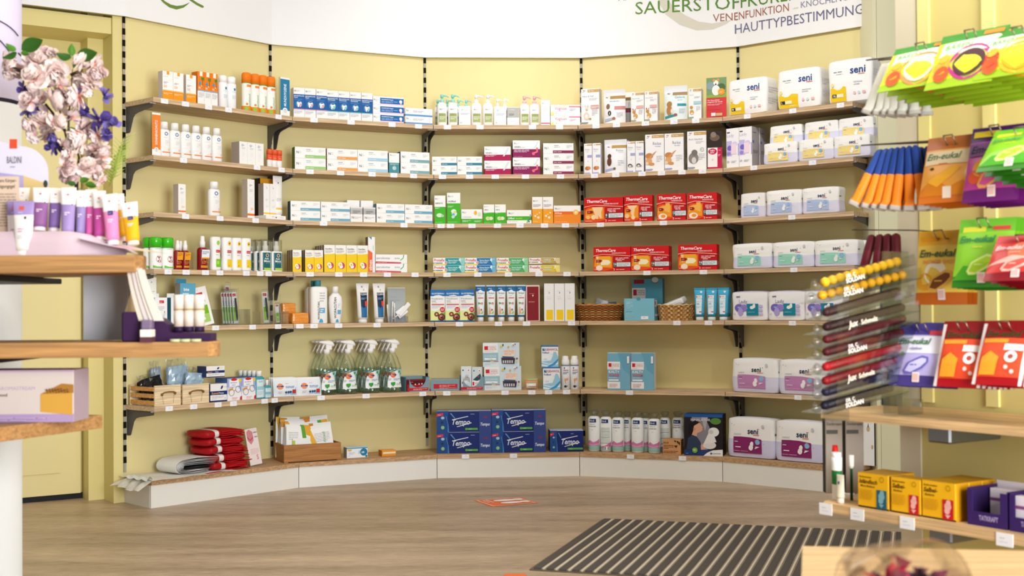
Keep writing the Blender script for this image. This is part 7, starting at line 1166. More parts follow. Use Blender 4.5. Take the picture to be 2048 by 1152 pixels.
PK = [blossom(k, ('f8e6e0', 'fae8e2', 'f4deda')[k], 'f0b4a8') for k in range(3)]; VI = [blossom(9+k, ('5a4a94', '7a6cb0')[k], '8a7ac0', 9) for k in range(2)]
rn = random.Random(5)
def addb(lst, ms, nm):
    for i, (x, y, r) in enumerate(lst):
        o = put(nm, ms[i % len(ms)], fl, fp(x, y, rn.uniform(-.05, .05))); k = r/3.292*DF/FPX*1.15; o.scale = (k, k, k); o.rotation_euler = (rn.uniform(-.6, .6), rn.uniform(0, 6), rn.uniform(-.6, .6))
addb([(30, 240, 62), (70, 305, 52), (120, 300, 46), (230, 235, 72), (230, 345, 82), (295, 190, 48), (345, 185, 34), (370, 310, 76), (385, 395, 66), (330, 500, 72), (270, 480, 62), (190, 505, 58), (545, 250, 56), (610, 265, 80), (662, 315, 56), (560, 350, 78), (595, 400, 66), (520, 470, 76), (445, 540, 50), (400, 465, 62), (310, 595, 70), (365, 645, 58), (265, 640, 62), (200, 650, 50), (235, 725, 52), (320, 710, 62), (480, 610, 54), (500, 700, 50), (575, 680, 70), (645, 725, 54), (550, 790, 64), (635, 830, 80), (685, 870, 52), (560, 940, 66), (660, 930, 62), (435, 930, 60), (405, 990, 46), (660, 1020, 52), (460, 1005, 46), (425, 800, 52), (455, 860, 46), (620, 960, 44)], PK, 'blossom')
addb([(150, 415, 40), (185, 555, 56), (240, 535, 48), (500, 430, 30), (555, 560, 46), (690, 462, 54), (655, 630, 74), (740, 655, 52), (705, 720, 42), (380, 750, 62), (350, 810, 50), (400, 830, 46)], VI, 'violet_flower')
def leafm(c):
    g = G(); P = []
    for i in range(9): t = i/8; w_ = .3*sin(pi*t**.8)**.9; P.append([(t, q*w_, .12*abs(q)*sin(pi*t)-.12*t*t) for q in (-1, -.5, 0, .5, 1)])
    g.grid(P, c); return g.mesh('leaf')
LM = [leafm('2f5a1c'), leafm('4a7a24')]
for i, (x, y, x2, y2) in enumerate(((140, 165, 285, 92), (105, 170, 38, 125), (112, 180, 20, 222), (135, 185, 195, 190), (470, 215, 368, 192), (475, 205, 470, 122), (500, 220, 645, 176), (485, 228, 488, 290), (440, 700, 500, 680), (525, 1030, 590, 1010), (500, 1050, 440, 1030), (560, 1050, 640, 1060))):
    a, b_ = fp(x, y, -.05), fp(x2, y2, -.05); v = b_-a; o = put('leaf', LM[i % 2], fl, a); k = v.length; o.scale = (k, k, k); o.rotation_euler = (Vector((1, 0, 0)).rotation_difference(v) @ Euler((-1.1, 0, 0)).to_quaternion()).to_euler()
g = G()
for i in range(8):
    a = fp(720, 1060-20*i, .06); b_ = fp(760+8*i, 900-22*i, .06)
    g.tube([a, (a+b_)/2+Vector((.01, 0, .005)), b_], .0012, '9aac4c', 4)
    for q in range(6):
        m_ = a+(b_-a)*(q/6+.15); d = Vector((.03*(1 if q % 2 else -.5), 0, .014)); g.tube([m_, m_+d], [.0014, .0004], 'a4b658', 4)
g.build('fern', fl)
# -- middle shelf: sign holder, purple roll-on stand
z2 = .7643; D = 2.78
g = G(); xa, xb = rx(165, D), rx(257, D); g.box(xa, xb, D, D+.002, z2, pz(548, D), 'fafbfb.c'); g.box(xa+.001, xb-.001, D+.003, D+.004, z2+.001, pz(549, D), 'dcd8dc'); g.box(xa-.01, xb-.004, D-.05, D, z2, z2+.002, 'fafbfb.c'); tag(g.build('sign_holder'), 'clear sign holder with grey sheet on the middle oak shelf', 'sign holder')
D = 2.64; PU = '3a1f44'; ps = thing('roll_on_stand', 'dark purple stand for roll-ons with round-backed card on the middle oak shelf', 'stand', (0, 0, 0))
g = G(); xa, xb = rx(248, D), rx(290, D); g.box(xa, xb, D-.02, D+.12, z2, pz(622, D), PU, .004); g.build('block', ps)
g = G(); xa, xb = rx(312, D), rx(421, D); g.box(xa, xb, D-.02, D+.06, z2, z2+.0005, PU)
pts = [(xa-.015, z2), (xb, z2), (xb, pz(666, D)), (rx(340, D), pz(664, D)), (rx(334, D), pz(648, D)), (rx(322, D), pz(637, D)), (rx(312, D), pz(634, D))]
g.rings([[(x, y, z) for x, z in pts] for y in (D+.0, D+.055)], PU, PU, PU, False); g.build('tray', ps)
g = G(); P = []
for i in range(15):
    t = i/14; z = z2+(pz(540, D)-z2)*t; xo = rx(247-11*sin(pi*min(1, t*1.5))*(1-t)+18*t**2, D); P.append([(xo, D+.02, z), (xo+.01*(1-t), D+.1, z)])
g.grid(P, 'd9bd92'); g.build('curved_card', ps)
for i, px in enumerate((262, 272, 281, 287)):          # paper testers fanned out
    g = G(); P = []
    for q in range(7):
        t = q/6; P.append([(rx(px+24*(1-t)**1.4-2+9*i*(1-t)*.3, D)+dx, D-.024-.004*i, pz(640, D)+(pz(530+3*i, D)-pz(640, D))*t) for dx in (0, .021-.006*t)])
    g.grid(P, ('ddd0c0', 'd6cac4', 'e0d4c8', 'd8d2c6')[i]); tag(g.build('paper_tester'), f'pale paper scent strip fanned over the purple stand, {ORD[i]} from the left', 'paper strip', 'paper scent strips')
g = G(); xa, xb = rx(293, D), rx(316, D); g.box(xa, xb, D-.05, D-.021, z2, pz(672, D), '5a3440'); g.box(xa, xb, D-.05, D-.0215, pz(671.5, D), pz(657, D), 'f0e8d8', .001); g.box(xa+.001, xb-.001, D-.048, D-.023, pz(656.5, D), pz(638, D), '7a6a84', .003); tag(g.build('tester_box'), 'small cream and plum tester box before the purple stand', 'box')
RO = G(); RO.lathe([(.0105, 0), (.0105, .012)], '2a1438', 16); RO2 = G(); RO2.lathe([(.0105, .0121), (.0105, .046)], ['e2d2c4'], 16); RO2.lathe([(.0108, .0461), (.0108, .049)], 'a8843c', 16, cap0=False); RO3 = G(); RO3.lathe([(.0105, .0491), (.0105, .077), (.0095, .0785)], 'efe2d4', 16)
ms = dict(base=RO.mesh('base'), glass=RO2.mesh('glass'), cap=RO3.mesh('cap')); zr_ = pz(664, D)+.0003
for i, px in enumerate((354, 374, 395)): place(ms, 'roll_on', f'slim roll-on bottle with cream cap on the purple tray, {ORD[i]} from the left', 'roll-on', (rx(px, D), D+.016, zr_), 0, 'roll-ons on the purple tray')
g = G(); g.lathe([(.008, 0), (.008, .02), (.0095, .0205), (.0095, .038)], ['9aa0a4', '9aa0a4', '1e1028'], 14); tag(g.build('dark_roll_on', None, (rx(343, D)+.004, D+.04, zr_)), 'short roll-on with black cap behind the three cream-capped ones', 'roll-on')
for i, px in enumerate((349, 369, 390)): g = G(); g.lathe([(.0108, 0), (.0108, .0055)], 'c4cc9c', 18); tag(g.build('scent_disc', None, (rx(px, D-.04), D-.034, z2)), f'pale green scent disc lying before the purple tray, {ORD[i]} from the left', 'disc', 'pale green scent discs')
D = 2.705; xa, xb = rx(-90, D), rx(147, D); z3 = .5923; hb = pz(737, D)-z3
o = place(k_box(xb-xa, hb, .1, dict(n='diffuser_carton', c=[(0, .16, 'b49ac4'), (.16, .96, 'd9cdc6'), (.96, 1, 'c8b0cc')], s='c0acb8', t='c8aecc', f=[('t', 'AROMASTREAM', .36, .62, .76, .07, 'b8a4c4'), ('t', 'wood', .36, .5, .44, .06, '5a4a44', 'b'), ('p', [(.72, .2), (.99, .14), (.99, .58), (.72, .54)], 'd8a446'), ('p', [(.72, .54), (.9, .74), (1, .72), (1, .56)], 'b07c34'), *[('e', .78+.025*(i % 8), .57+.02*(i//8)+.008*(i % 3), .006, '7a4c1c') for i in range(30)], ('l', .38, .08, .8, 2, 'c8b2d4', .04)])), 'diffuser_carton', 'cream and lavender diffuser carton with wood block picture on the lowest oak shelf', 'carton', ((xa+xb)/2, D+.05, z3), 0)
# ================================================================ candy display at the right, in front
RA, RB = at(1635, 621, 2.9).xy, at(2048, 621, 2.45).xy; RU = (RB-RA).normalized(); RN = Vector((RU.y, -RU.x))   # RN points to the aisle
if RN.x > 0: RN = -RN
RZA = math.atan2(RU.y, RU.x)
def rd(u, v, z=0): p = RA+RU*u-RN*v; return Vector((p.x, p.y, z))          # u along the front, v into the shelf
def rpx(px, py, v):                                    # survey on the plane v behind the front line
    q = ray(px, py); n = RN; b = RA-RN*v; t = (b.x*n.x+b.y*n.y)/(q.x*n.x+q.y*n.y); p = q*t; return (p.x-RA.x)*RU.x+(p.y-RA.y)*RU.y, p.z+CAMH
WV = .27
u0, _ = rpx(1841, 600, WV); ue = 1.95  # panel runs on unseen, length set to block window light from the rightmost bay
RW = thing('candy_display', 'yellow back panel of the candy display with pale slotted posts', 'display', rd(0, 0), RZA)
g = G(); g.box(u0, ue, WV, WV+.03, 0, 2.1, 'cfc07a'); g.build('panel', RW)
g = G(); g.box(u0-.0605, u0-.0005, WV-.005, WV+.035, 0, 2.1, 'cfc6ac'); g.build('end_post', RW)
for k, px in enumerate((1855, 1985)):
    uu, _ = rpx(px, 500, WV); g = G(); g.box(uu-.016, uu+.016, WV-.008, WV-.0005, .6, 2.1, 'e0d48c'); g.build('slotted_post', RW)  # uprights, their paler colour takes in a strip of light on the panel
LW = 'dfb985.w'
def rboard(z0, z1, label, us, ue_, tags):
    o = thing('gondola_shelf', label, 'shelf', rd(0, 0), RZA); g = G(); pts = [(us+.0, .0), (ue_, .0), (ue_, WV-.01), (us+.01, WV-.01)]; pts = [(us+.012, 0), (ue_, 0), (ue_, WV-.01), (us, WV-.01), (us, .02)]
    g.rings([[(x, y, z) for x, y in pts] for z in (z0, z0+.001, z1-.001, z1)], LW, LW, LW, False); g.build('board', o)
    for px, py in tags:
        uu, _ = rpx(px, py, 0); g = G(); g.box(-.019, .019, -.0016, -.0002, -.028, -.002, 'f0f0f0'); deco(g, lambda u, v, e: ((u-.5)*.036, -.0018-e, -.027+v*.024), .036, .024, [('l', .2, .6, .8, 1, 'a8a8b0', .1), ('l', .2, .3, .8, 1, 'c8c8ce', .1)]); g.build('price_ticket', o, (uu, 0, z1))
    g = G()
    for uu in (rpx(1975, 800, WV-.02)[0],): g.box(uu-.03, uu+.03, .08, WV-.012, z0-.04, z0-.0005, '8a8e92.m', .004)
    g.build('bracket', o); return o
ZB1, ZB2 = .5885, .379
rboard(.5705, ZB1, 'light oak shelf board under the candy stick rack', -.005, ue, ())
rboard(.3575, ZB2, 'light oak shelf board with yellow candy cartons', 0, ue, ((1652, 1025), (1715, 1040), (1815, 1058), (2010, 1095)))
def hook(u, z, lab, ln=.25, loop=True):
    o = thing('display_hook', lab, 'hook', rd(u, WV, z), RZA, 'display hooks'); g = G()
    for dx in (-.011, .011): g.tube([(dx, -.012, .0), (dx, -ln, .004), (dx, -ln-.012, .022 if loop else .01)], .0016, '8a7a68.m', 6)
    g.tube([(-.011, -ln-.012, .022), (.011, -ln-.012, .022)], .0016, '8a7a68.m', 6); g.build('wire', o); g = G(); g.box(-.02, .02, -.011, -.0005, -.012, .012, '6a6660'); g.build('foot', o)
def bags(lab, pxl, pxr, pyt, pyb, D_, n, tilt, yaw=0, v0=.03, step=.02, w=.122):
    uL, zt_ = rpx((pxl+pxr)/2, pyt, v0); h = (zt_-rpx((pxl+pxr)/2, pyb, v0-.03)[1])/cos(tilt)*1.02; KB = k_pouch(w, h, .022, D_)['']
    hook(uL, zt_-.022, 'wire display hook carrying the '+lab+'s', WV-v0+.012)
    for i in range(n):
        v = v0+step*i; t_ = tilt*(1-.13*i)+.02*sin(i*3); p = rd(uL, v, zt_); o = put('candy_bag', KB, None)
        M = Matrix.Translation(p) @ Matrix.Rotation(RZA+yaw, 4, 'Z') @ Matrix.Rotation(t_, 4, 'X') @ Matrix.Translation((0, 0, -h)); M = Matrix.Translation(p) @ Matrix.Rotation(RZA+yaw, 4, 'Z') @ Matrix.Rotation(-t_, 4, 'X') @ Matrix.Translation((0, 0, -h))
        o.matrix_world = M; tag(o, f'{lab}, {ORD[i]} from the front on its hook', 'candy bag', lab+'s')
BON = lambda c, c2, t='': [('p', [(.26, .22), (.34, .34), (.6, .46), (.72, .44), (.74, .36), (.64, .26), (.42, .17), (.3, .17)], c2), ('p', [(.3, .22), (.38, .33), (.6, .42), (.69, .41), (.7, .36), (.6, .28), (.42, .2)], c), ('l', .4, .3, .62, 1, c2, .04), ('r', .46, .06, .6, .2, 'f2e4dc'), ('r', .48, .08, .58, .18, 'e4b8b0')]
HON = [('p', [(0, .18), (.18, .3), (.4, .3), (.55, .2), (.8, .3), (1, .25), (1, .1), (0, .1)], 'd8801c'), ('p', [(.15, .3), (.3, .4), (.62, .52), (.75, .5), (.6, .36), (.35, .22)], 'f4b02c'), ('e', .2, .5, .04, '4a3010', .7), ('r', .46, .06, .62, .22, 'f0e0cc')]
CB = {}
CB['o'] = candy('eea23c', 'b4642c', 'c87858', 'd4701c', HON+[('r', .04, .56, .9, .77, 'e8d0a8')], txc='2c6a46'); CB['p'] = candy('c03a94', '44195c', 'e8a03c', '6a1c6a', [('e', .3, .44, .16, 'f0a02c'), ('e', .2, .32, .12, 'e85a2c'), ('e', .5, .5, .14, 'd848a8')]+BON('d8549c', 'f0a850')+[('r', .06, .86, .52, .94, 'dcc02c'), ('r', .02, .6, .95, .78, '8a5a94')], txc='1c3a3a')
CB['g'] = candy('8cd02c', '6cbc2c', 'e8d83c', '2f7a1c', [('r', .08, .8, .5, .88, 'd8d83c'), ('r', .62, .82, .92, .88, 'dc4440'), ('p', [(0, .1), (.2, .3), (.6, .26), (1, .38), (1, .1)], '4aa424')]+BON('a8d82c', 'd8f08c'), txc='2c8a5c'); CB['y'] = candy('f2cc50', 'eeb21c', 'e88c2c', 'c8641c', [('e', .4, .42, .22, 'f8ecd0'), ('e', .2, .3, .16, 'eea42c'), ('r', .06, .86, .42, .92, 'e89c1c'), ('t', 'INGWER SHOT', .14, .545, .78, .055, 'e8a050', 'b')]+BON('7a4424', 'e8b04c'), txc='1c5a3c')
CB['r'] = candy('d83a34', 'c42830', 'f4d0c8', '8c1420', [('e', .5, .6, .2, 'ee7a54'), ('p', [(0, .3), (.4, .5), (1, .4), (1, .3), (.5, .36)], 'f4c4b4')]+BON('e0584c', 'f4c4b4'), txc='f4ece8'); CB['l'] = candy('b8aee0', '4c4090', '8a84b4', '4a3c84', [('r', .0, .5, 1, .78, 'ece8f4'), ('e', .14, .42, .06, '9a7ac8', 1.6), ('e', .18, .48, .05, '7aa44c'), ('r', .62, .8, .95, .87, 'd84048')]+BON('c8c4ec', '6a62b0')+[('t', 'Salbei', .36, .55, .64, .05, '8a84b4')], txc='3a7a4a')
CB['k'] = dict(k='pouch', n='candy_bag', seal=.08, c=[(0, .12, 'a8121a'), (.12, .72, 'e8502c'), (.72, 1, '8c1014')], f=[('r', 0, 0, .07, .95, 'f0e4dc'), ('r', .93, 0, 1, .95, 'f0e4dc'), ('r', .1, .64, .6, .7, 'f0a02c'), ('t', 'Em-eukal', .12, .74, .9, .1, '3a4a24', 'bi'), ('r', .55, .52, .92, .62, 'f4ece4'), ('e', .72, .42, .12, 'f4ece8'), ('e', .72, .42, .05, 'b04a44'), ('e', .66, .26, .04, 'f0d8d0'), ('e', .78, .2, .04, 'f0d8d0'), ('p', [(.12, .14), (.45, .14), (.5, .4), (.3, .5), (.14, .4)], 'f0a02c')])
def bear(c, c2, dark): return dict(k='pouch', n='candy_bag', seal=.1, c=[(0, .14, '9cc024'), (.14, .84, 'd8d82c'), (.84, 1, '3c8a2c')], f=[('p', [(.08, .55), (.95, .6), (.95, .86), (.08, .82)], 'dcecd4'), ('t', 'BÄREN', .14, .68, .88, .1, '6cac5c', 'b'), ('e', .6, .4, .3, c), ('e', .6, .38, .23, dark), ('e', .2, .36, .13, c2), ('e', .2, .5, .08, 'eeb02c'), ('e', .22, .22, .12, 'd05a2c'), ('r', .66, .88, .95, .95, 'f08a2c')])
CB['b1'] = bear('ec8a4c', 'f0b02c', 'e8cab8'); CB['b2'] = bear('b4307c', 'e8a82c', '4a2c30'); CB['b3'] = bear('e8b02c', 'c83c2c', 'f0a81c')
bags('green and yellow candy bag with white sweets window', 1802, 1905, 88, 176, CB['b1'], 6, .62, .1, .02, .024, .15)
bags('green and yellow candy bag with dark round window', 1895, 2010, 62, 172, CB['b2'], 6, .55, .1, .02, .024, .15)
bags('yellow candy bag with orange picture', 1996, 2100, 56, 150, CB['b3'], 5, .55, .1, .02, .024, .15)
bags('orange honey candy bag', 1862, 1958, 272, 402, CB['o'], 6, .3, .12, .05, .014)
bags('purple fruit candy bag', 1952, 2052, 252, 400, CB['p'], 6, .3, .12, .05, .014)
bags('green lime candy bag at the right edge', 2010, 2095, 256, 340, CB['g'], 6, .75, .12, -.02, .02)
bags('yellow ginger candy bag', 1843, 1936, 461, 606, CB['y'], 3, .12, .14, .1, .014)
bags('light green lemon candy bag', 1925, 2030, 437, 572, CB['g'], 7, .28, .14, .04, .014)
bags('red cherry candy bag at the right edge', 2012, 2100, 470, 560, CB['r'], 6, .6, .12, .0, .02)
bags('lilac sage candy bag', 1806, 1902, 646, 770, CB['l'], 4, .38, .12, .06, .014)
bags('red childrens candy bag with white side strips', 1894, 1978, 643, 772, CB['k'], 7, .34, .12, .05, .013, .105)
bags('second red childrens candy bag at the right edge', 1978, 2062, 642, 768, CB['k'], 7, .42, .12, .05, .013, .105)
def sticks(lab, px0, px1, py0, py1, cols, n, rows, v0, spread):
    """slim stick packs hanging from wires side by side"""
    uA, za = rpx(px0, py0, v0); uB, _ = rpx(px1, py0, v0); zb_ = rpx((px0+px1)/2, py1, v0)[1]; h = za-zb_
    g = G(); R = []
    for i, (r, t) in enumerate(((.003, 0), (.009, .04), (.0105, .1), (.011, .45), (.0105, .88), (.012, .93), (.013, 1))): R.append([(r*cos(2*pi*j/8)*(1 if i < 5 else 1.15), r*(.85 if i < 5 else .25)*sin(2*pi*j/8), -h*t) for j in range(8)])
    g.rings(R, [cols[0], cols[0], cols[0] if cols[0] == cols[1] else cols[0], cols[1], cols[1], cols[2]], cols[0], cols[2]); me = g.mesh('stick_pack')
    for q in range(rows):
        o = thing('stick_pack_wire', f'wire holding the {lab}s, {ORD[q]} from the aisle', 'hook', rd(0, 0), RZA); g = G(); g.tube([(uA-.04, v0+.04*q-.012, za+.014+.004*q), (uB+.04, v0+.04*q, za+.004), (uB+.05, WV-.01, za)], .0018, '6a6058.m', 6); g.build('wire', o)
        for i in range(n):
            t = (i+.5)/n; u = uA+(uB-uA)*t; o = put('stick_pack', me, None); k = 1-t
            o.matrix_world = Matrix.Translation(rd(u, v0+.04*q, za)) @ Matrix.Rotation(RZA+.9, 4, 'Z') @ Matrix.Rotation(spread*(k-.15)+.04*sin(i*5), 4, 'Y') @ Matrix.Rotation(-.12, 4, 'X')
            tag(o, f'{lab}, {ORD[i]} along the {["front", "rear"][q]} wire', 'stick pack', lab+'s')
sticks('silver stick pack', 1768, 1826, 128, 235, ('d4d4c8', 'cfcfc4', 'b4b0a8'), 6, 2, .06, .5)
sticks('blue and orange stick pack', 1758, 1836, 300, 425, ('1c3c84', 'f0851c', 'b4aca4'), 7, 2, .05, .62)
sticks('dark red stick pack', 1738, 1800, 470, 545, ('5a1420', '6a1a26', 'b4a8a0'), 4, 1, .12, .4)
# acrylic tier rack with candy stick bags
uR, _ = rpx(1640, 830, .02); rk = thing('acrylic_rack', 'clear acrylic rack with ten sloping tiers of candy sticks', 'rack', rd(0, 0, ZB1+.0003), RZA)
def rack_pt(px, py, D): p = at(px, py, D); return p
TI = [(1636, 566, 1806, 518), (1628, 592, 1818, 545), (1640, 626, 1806, 578), (1640, 655, 1814, 610), (1640, 680, 1816, 632), (1640, 705, 1812, 660), (1640, 735, 1806, 690), (1640, 763, 1800, 716), (1640, 785, 1795, 742), (1638, 812, 1792, 770)]
CC = [('f0b41c', 'd', 'f4c23c'), ('f0a818', 'd', 'f4c23c'), ('3a1a1c', '', ''), ('2c1214', 'j', ''), ('5a1018', '', ''), ('4c0c14', 'd', ''), ('a8141c', '', ''), ('84101a', 'j', ''), ('1c1830', '', ''), ('161426', 'd', '')]
dA, dB = 2.62, 2.74
for i, ((xa, ya, xb, yb), (c, tx, _)) in enumerate(zip(TI, CC)):
    a, b_ = at(xa, ya+2, dA), at(xb, yb+2, dB); v = b_-a; L_ = v.length; ex = v.normalized(); ey = Vector((-ex.y, ex.x, 0)).normalized(); ez = ex.cross(ey)
    if ez.z < 0: ez = -ez
    M = Matrix(((ex.x, ey.x, ez.x, a.x), (ex.y, ey.y, ez.y, a.y), (ex.z, ey.z, ez.z, a.z), (0, 0, 0, 1)))
    g = G(); g.box(0, L_*1.06, -.02, .055, -.0145, -.013, 'eef2f2.c'); g.box(.03, L_*1.06, -.021, -.0195, -.0145, .01, 'f6f8f8.c'); inv = Matrix.LocRotScale(rd(0, 0, ZB1+.0003), Euler((0, 0, RZA)), None).inverted(); g.xf(inv @ M); g.build('tier', rk)
    t = thing('candy_stick_bag', ['yellow', 'second yellow', 'dark brown', 'near-black', 'wine red', 'second wine red', 'bright red', 'deep red', 'navy', 'darkest navy'][i]+f' candy stick bag on tier {["one","two","three","four","five","six","seven","eight","nine","ten"][i]} from the top of the clear rack', 'candy stick', a); t.rotation_euler = M.to_euler()
    g = G(); nb_ = 11
    if i > 1: g.tube([(L_*.1, .005, -.001), (L_*.5, .005, -.0005), (L_*.92, .005, -.001)], .0092, c, 10)
    for q in range(nb_): g.ball((L_*(.1+.84*q/(nb_-1)), .005, -.001), .0105 if i < 2 else .0098, c, 8, (1.1 if i < 2 else 1.35, 1, 1))
    g.build('candies', t)
    g = G(); R = []
    for q, (x, r) in enumerate(((-.012, .007), (-.002, .013), (.012, .004), (.03, .0118), (L_*.5, .012), (L_*.95, .0118), (L_, .004))): R.append([(x, .005+r*cos(2*pi*j/10), -.001+r*sin(2*pi*j/10)) for j in range(10)])
    g.rings(R, 'fcfdfd.f', None, None); g.build('film', t)
    if tx:
        g = G(); T_ = [('t', 'DR. C.', .3, .55, .6, .3, 'f4ece0', 'b'), ('t', 'SOLDAN', .28, .08, .72, .4, 'f4ece0', 'b')] if tx == 'd' else [('t', 'Jux', .28, .15, .5, .55, 'e8dcc8', 'bi'), ('t', 'Schmelz', .5, .15, .92, .42, 'e8dcc8', 'b')]
        deco(g, lambda u, v, e: (.01+u*L_*.66, -.0225-e, -.013+v*.024), L_*.66, .024, T_); g.build('lettering', t)
g = G(); 
for px, D_, y0, y1 in ((1655, dA, 820, 838), (1806, dB+.02, 800, 842)): p = at(px, 826, D_); q = Matrix.LocRotScale(rd(0, 0, ZB1+.0003), Euler((0, 0, RZA)), None).inverted() @ p; g.box(q.x-.014, q.x+.014, q.y, q.y+.05, 0, at(px, y0, D_).z-ZB1, 'eceeee.c')
p = at(1822, 650, dB+.06); q = Matrix.LocRotScale(rd(0, 0, ZB1+.0003), Euler((0, 0, RZA)), None).inverted() @ p; g.box(q.x-.03, q.x-.028, q.y-.06, q.y+.03, 0, at(1822, 500, dB).z-ZB1, 'f2f6f6.c'); g.build('support', rk)
p = rd(u0-.03, WV-.03, ZB1+.0004); g = G(); g.box(-.05, .0, -.02, .0, 0, at(1820, 470, 2.9).z-ZB1, '123c44', .002); tag(g.build('teal_panel', None, p, RZA), 'narrow dark teal card standing behind the clear rack', 'card')
# lower board: yellow cartons, purple trays, tooth care, grey cartons
def ycar(c, c2, ta, tb, tc): return dict(k='box', n='candy_carton', c=[(0, .05, '3a3220'), (.05, 1, 'f0b414')], s='c48a10', t='c8961c', f=[('t', ta, .06, .86, .6, .05, '4a3014', 'bi'), ('t', tb, .06, .7, .78, .12, '3a1c14', 'bi'), ('t', tc, .1, .6, .6, .06, '4a3014', 'bi'), ('r', .62, .03, .94, .56, c), ('e', .78, .38, .1, c2), ('e', .76, .26, .08, c2), ('e', .8, .48, .07, c2), ('p', [(.7, .16), (.86, .16), (.78, .06)], c2), ('o', .8, .86, .07, .055, '8a6414'), ('l', .08, .5, .52, 6, 'd09a14', .05)])
zy = ZB2+.0003
for nm, x0, x1, y0, D_, nb_, lb in (('i', 1716, 1778, 948, ycar('1f6274', '7fb0b8', 'Bonbonmeister', 'Isländisch', 'Moos Bonbons'), 2, 'yellow candy carton with teal panel'), ('s1', 1782, 1842, 957, ycar('c81c24', 'eeb4ac', 'Bonbonmeister', 'Salbei-', 'Bonbons'), 1, 'yellow candy carton with red panel next to the teal one'), ('s2', 1844, 1912, 964, ycar('c81c24', 'eeb4ac', 'Bonbonmeister', 'Salbei-', 'Bonbons'), 3, 'yellow candy carton with red panel next to the purple trays')):
    ua, _ = rpx(x0, 1030, .015); ub, _ = rpx(x1, 1040, .015); _, zt_ = rpx((x0+x1)/2, y0, .015); w = ub-ua; d = .042; P_ = k_box(w*.995, zt_-ZB2, d, D_)
    for q in range(nb_): p = rd((ua+ub)/2, .015+d/2+q*(d+.002), zy); place(P_, 'candy_carton', lb+('' if q == 0 else f', {ORD[q-1]} one behind it'), 'carton', p, RZA, 'yellow candy cartons')
for i, (x0, x1, y0) in enumerate(((1934, 2016, 1010), (2018, 2100, 1030))):
    ua, _ = rpx(x0, 1070, .02); ub, _ = rpx(x1, 1085, .02); h = .075; w = ub-ua-.003; d = .1; t = thing('purple_tray', 'dark purple tray of sweets with cut-out front, '+('beside the yellow cartons' if i == 0 else 'cut by the right edge of view'), 'display box', rd((ua+ub)/2, .02, zy), RZA, 'purple trays')
    pts = [(-w/2, 0), (w/2, 0), (w/2, h), (w*.36, h*.9), (w*.3, h*.5), (w*.2, h*.36), (-w*.25, h*.36), (-w*.36, h*.5), (-w*.38, h*.9), (-w/2, h)]; g = G()
    for a_, b_, zt_, zb2 in ((-w/2, -w*.37, h*.95, 0), (w*.33, w/2, h*.95, 0), (-w*.37, w*.33, h*.38, 0)): g.box(a_, b_, 0, .0015, zb2, zt_, '38205e')
    deco(g, lambda u, v, e: ((u-.5)*w, -e, v*h), w, h, [('t', 'TATKRAFT', .3, .16, .78, .13, 'b8a8d4', 'b')]); g.build('front', t)
    g = G(); g.box(-w/2, w/2, d-.0015, d, 0, h*1.1, 'd8ccd0'); g.box(-w/2, w/2, .0016, d-.0016, 0, .0015, '38205e'); g.build('back', t)
    for sx in (-w/2, w/2-.0015): g = G(); g.box(sx, sx+.0015, .0016, d-.0016, .0016, h, '2e1a4c'); g.build('side', t)
    for q in range(2 if i else 1): place(k_box(w*.86, h*.9, .02, dict(n='sweets_carton', c='e6dce2', f=[('r', 0, .62, 1, .72, '8a4a84'), ('e', .55, .45, .2, '9ac4a8'), ('e', .7, .5, .1, 'd8a42c')])), 'sweets_carton', 'pale carton in the purple tray '+('beside the yellow cartons' if i == 0 else f'at the right edge, {ORD[q]} from front'), 'carton', rd((ua+ub)/2, .02+(.075 if i == 0 else .02+.03*q), zy+.002), RZA)
ut, zt_ = rpx(1664, 905, .02); tt = dict(k='tube', cz=.1, r=.42, c=[(0, .3, 'eef0ea'), (.3, .62, '1f7a38'), (.62, 1, 'e8e6e0')], f=[('r', .3, .7, .7, .84, 'e0803c'), ('r', .36, .74, .62, .8, 'c83c4c'), ('e', .55, .16, .08, '8cc43c')])
t = place(k_tube(.03, zt_-ZB2, .024, tt), 'toothpaste_tube', 'green and white toothpaste tube with orange print, upside down at the end of lower shelf', 'tube', rd(ut, .035, zt_), RZA); t.rotation_euler = Euler((0, pi, RZA+pi))
g = G(); h = rpx(1649, 892, .02)[1]-ZB2; us_, _ = rpx(1651, 980, .02); g.lathe([(.003, 0), (.0035, h*.4), (.0035, h*.7)], ['e08a2c', 'e0a43c'], 10); b0 = g.mesh('handle'); g = G(); g.lathe([(.0065, h*.7), (.007, h*.9), (.006, h)], 'd01818', 12); place({'handle': b0, 'cap': g.mesh('cap')}, 'toothbrush', 'upright toothbrush with red cap at the end of the lower light oak shelf', 'toothbrush', rd(us_+.003, .05, zy), RZA)
ut, zt_ = rpx(1677, 950, .012); place(k_tube(.022, zt_-ZB2, .018, dict(k='tube', cz=.18, r=.45, c='d8cfb8', cc='e8dccc', f=[('r', .36, .6, .56, .72, '5a6284')])), 'small_tube', 'small cream sample tube before the green toothpaste tube', 'tube', rd(ut, .018, zy), RZA)
g = G(); h = .105; g.lathe([(.0035, 0), (.003, h*.7), (.006, h*.75), (.0065, h)], ['1c5a34', 'd8d4c4', 'efe8da'], 10); us_, _ = rpx(1697, 960, .06); tag(g.build('toothbrush', None, rd(us_, .07, zy), RZA), 'cream-headed toothbrush in front of the grey cartons', 'toothbrush')
gd = dict(k='box', n='grey_carton', c='9c9082', s='15120f', f=[('t', 'Decktropan', .08, .87, .95, .035, '4a443c', 'b'), ('r', .05, .76, .72, .81, '4c463e'), ('e', .4, .98, .12, 'a86a3c', .4)])
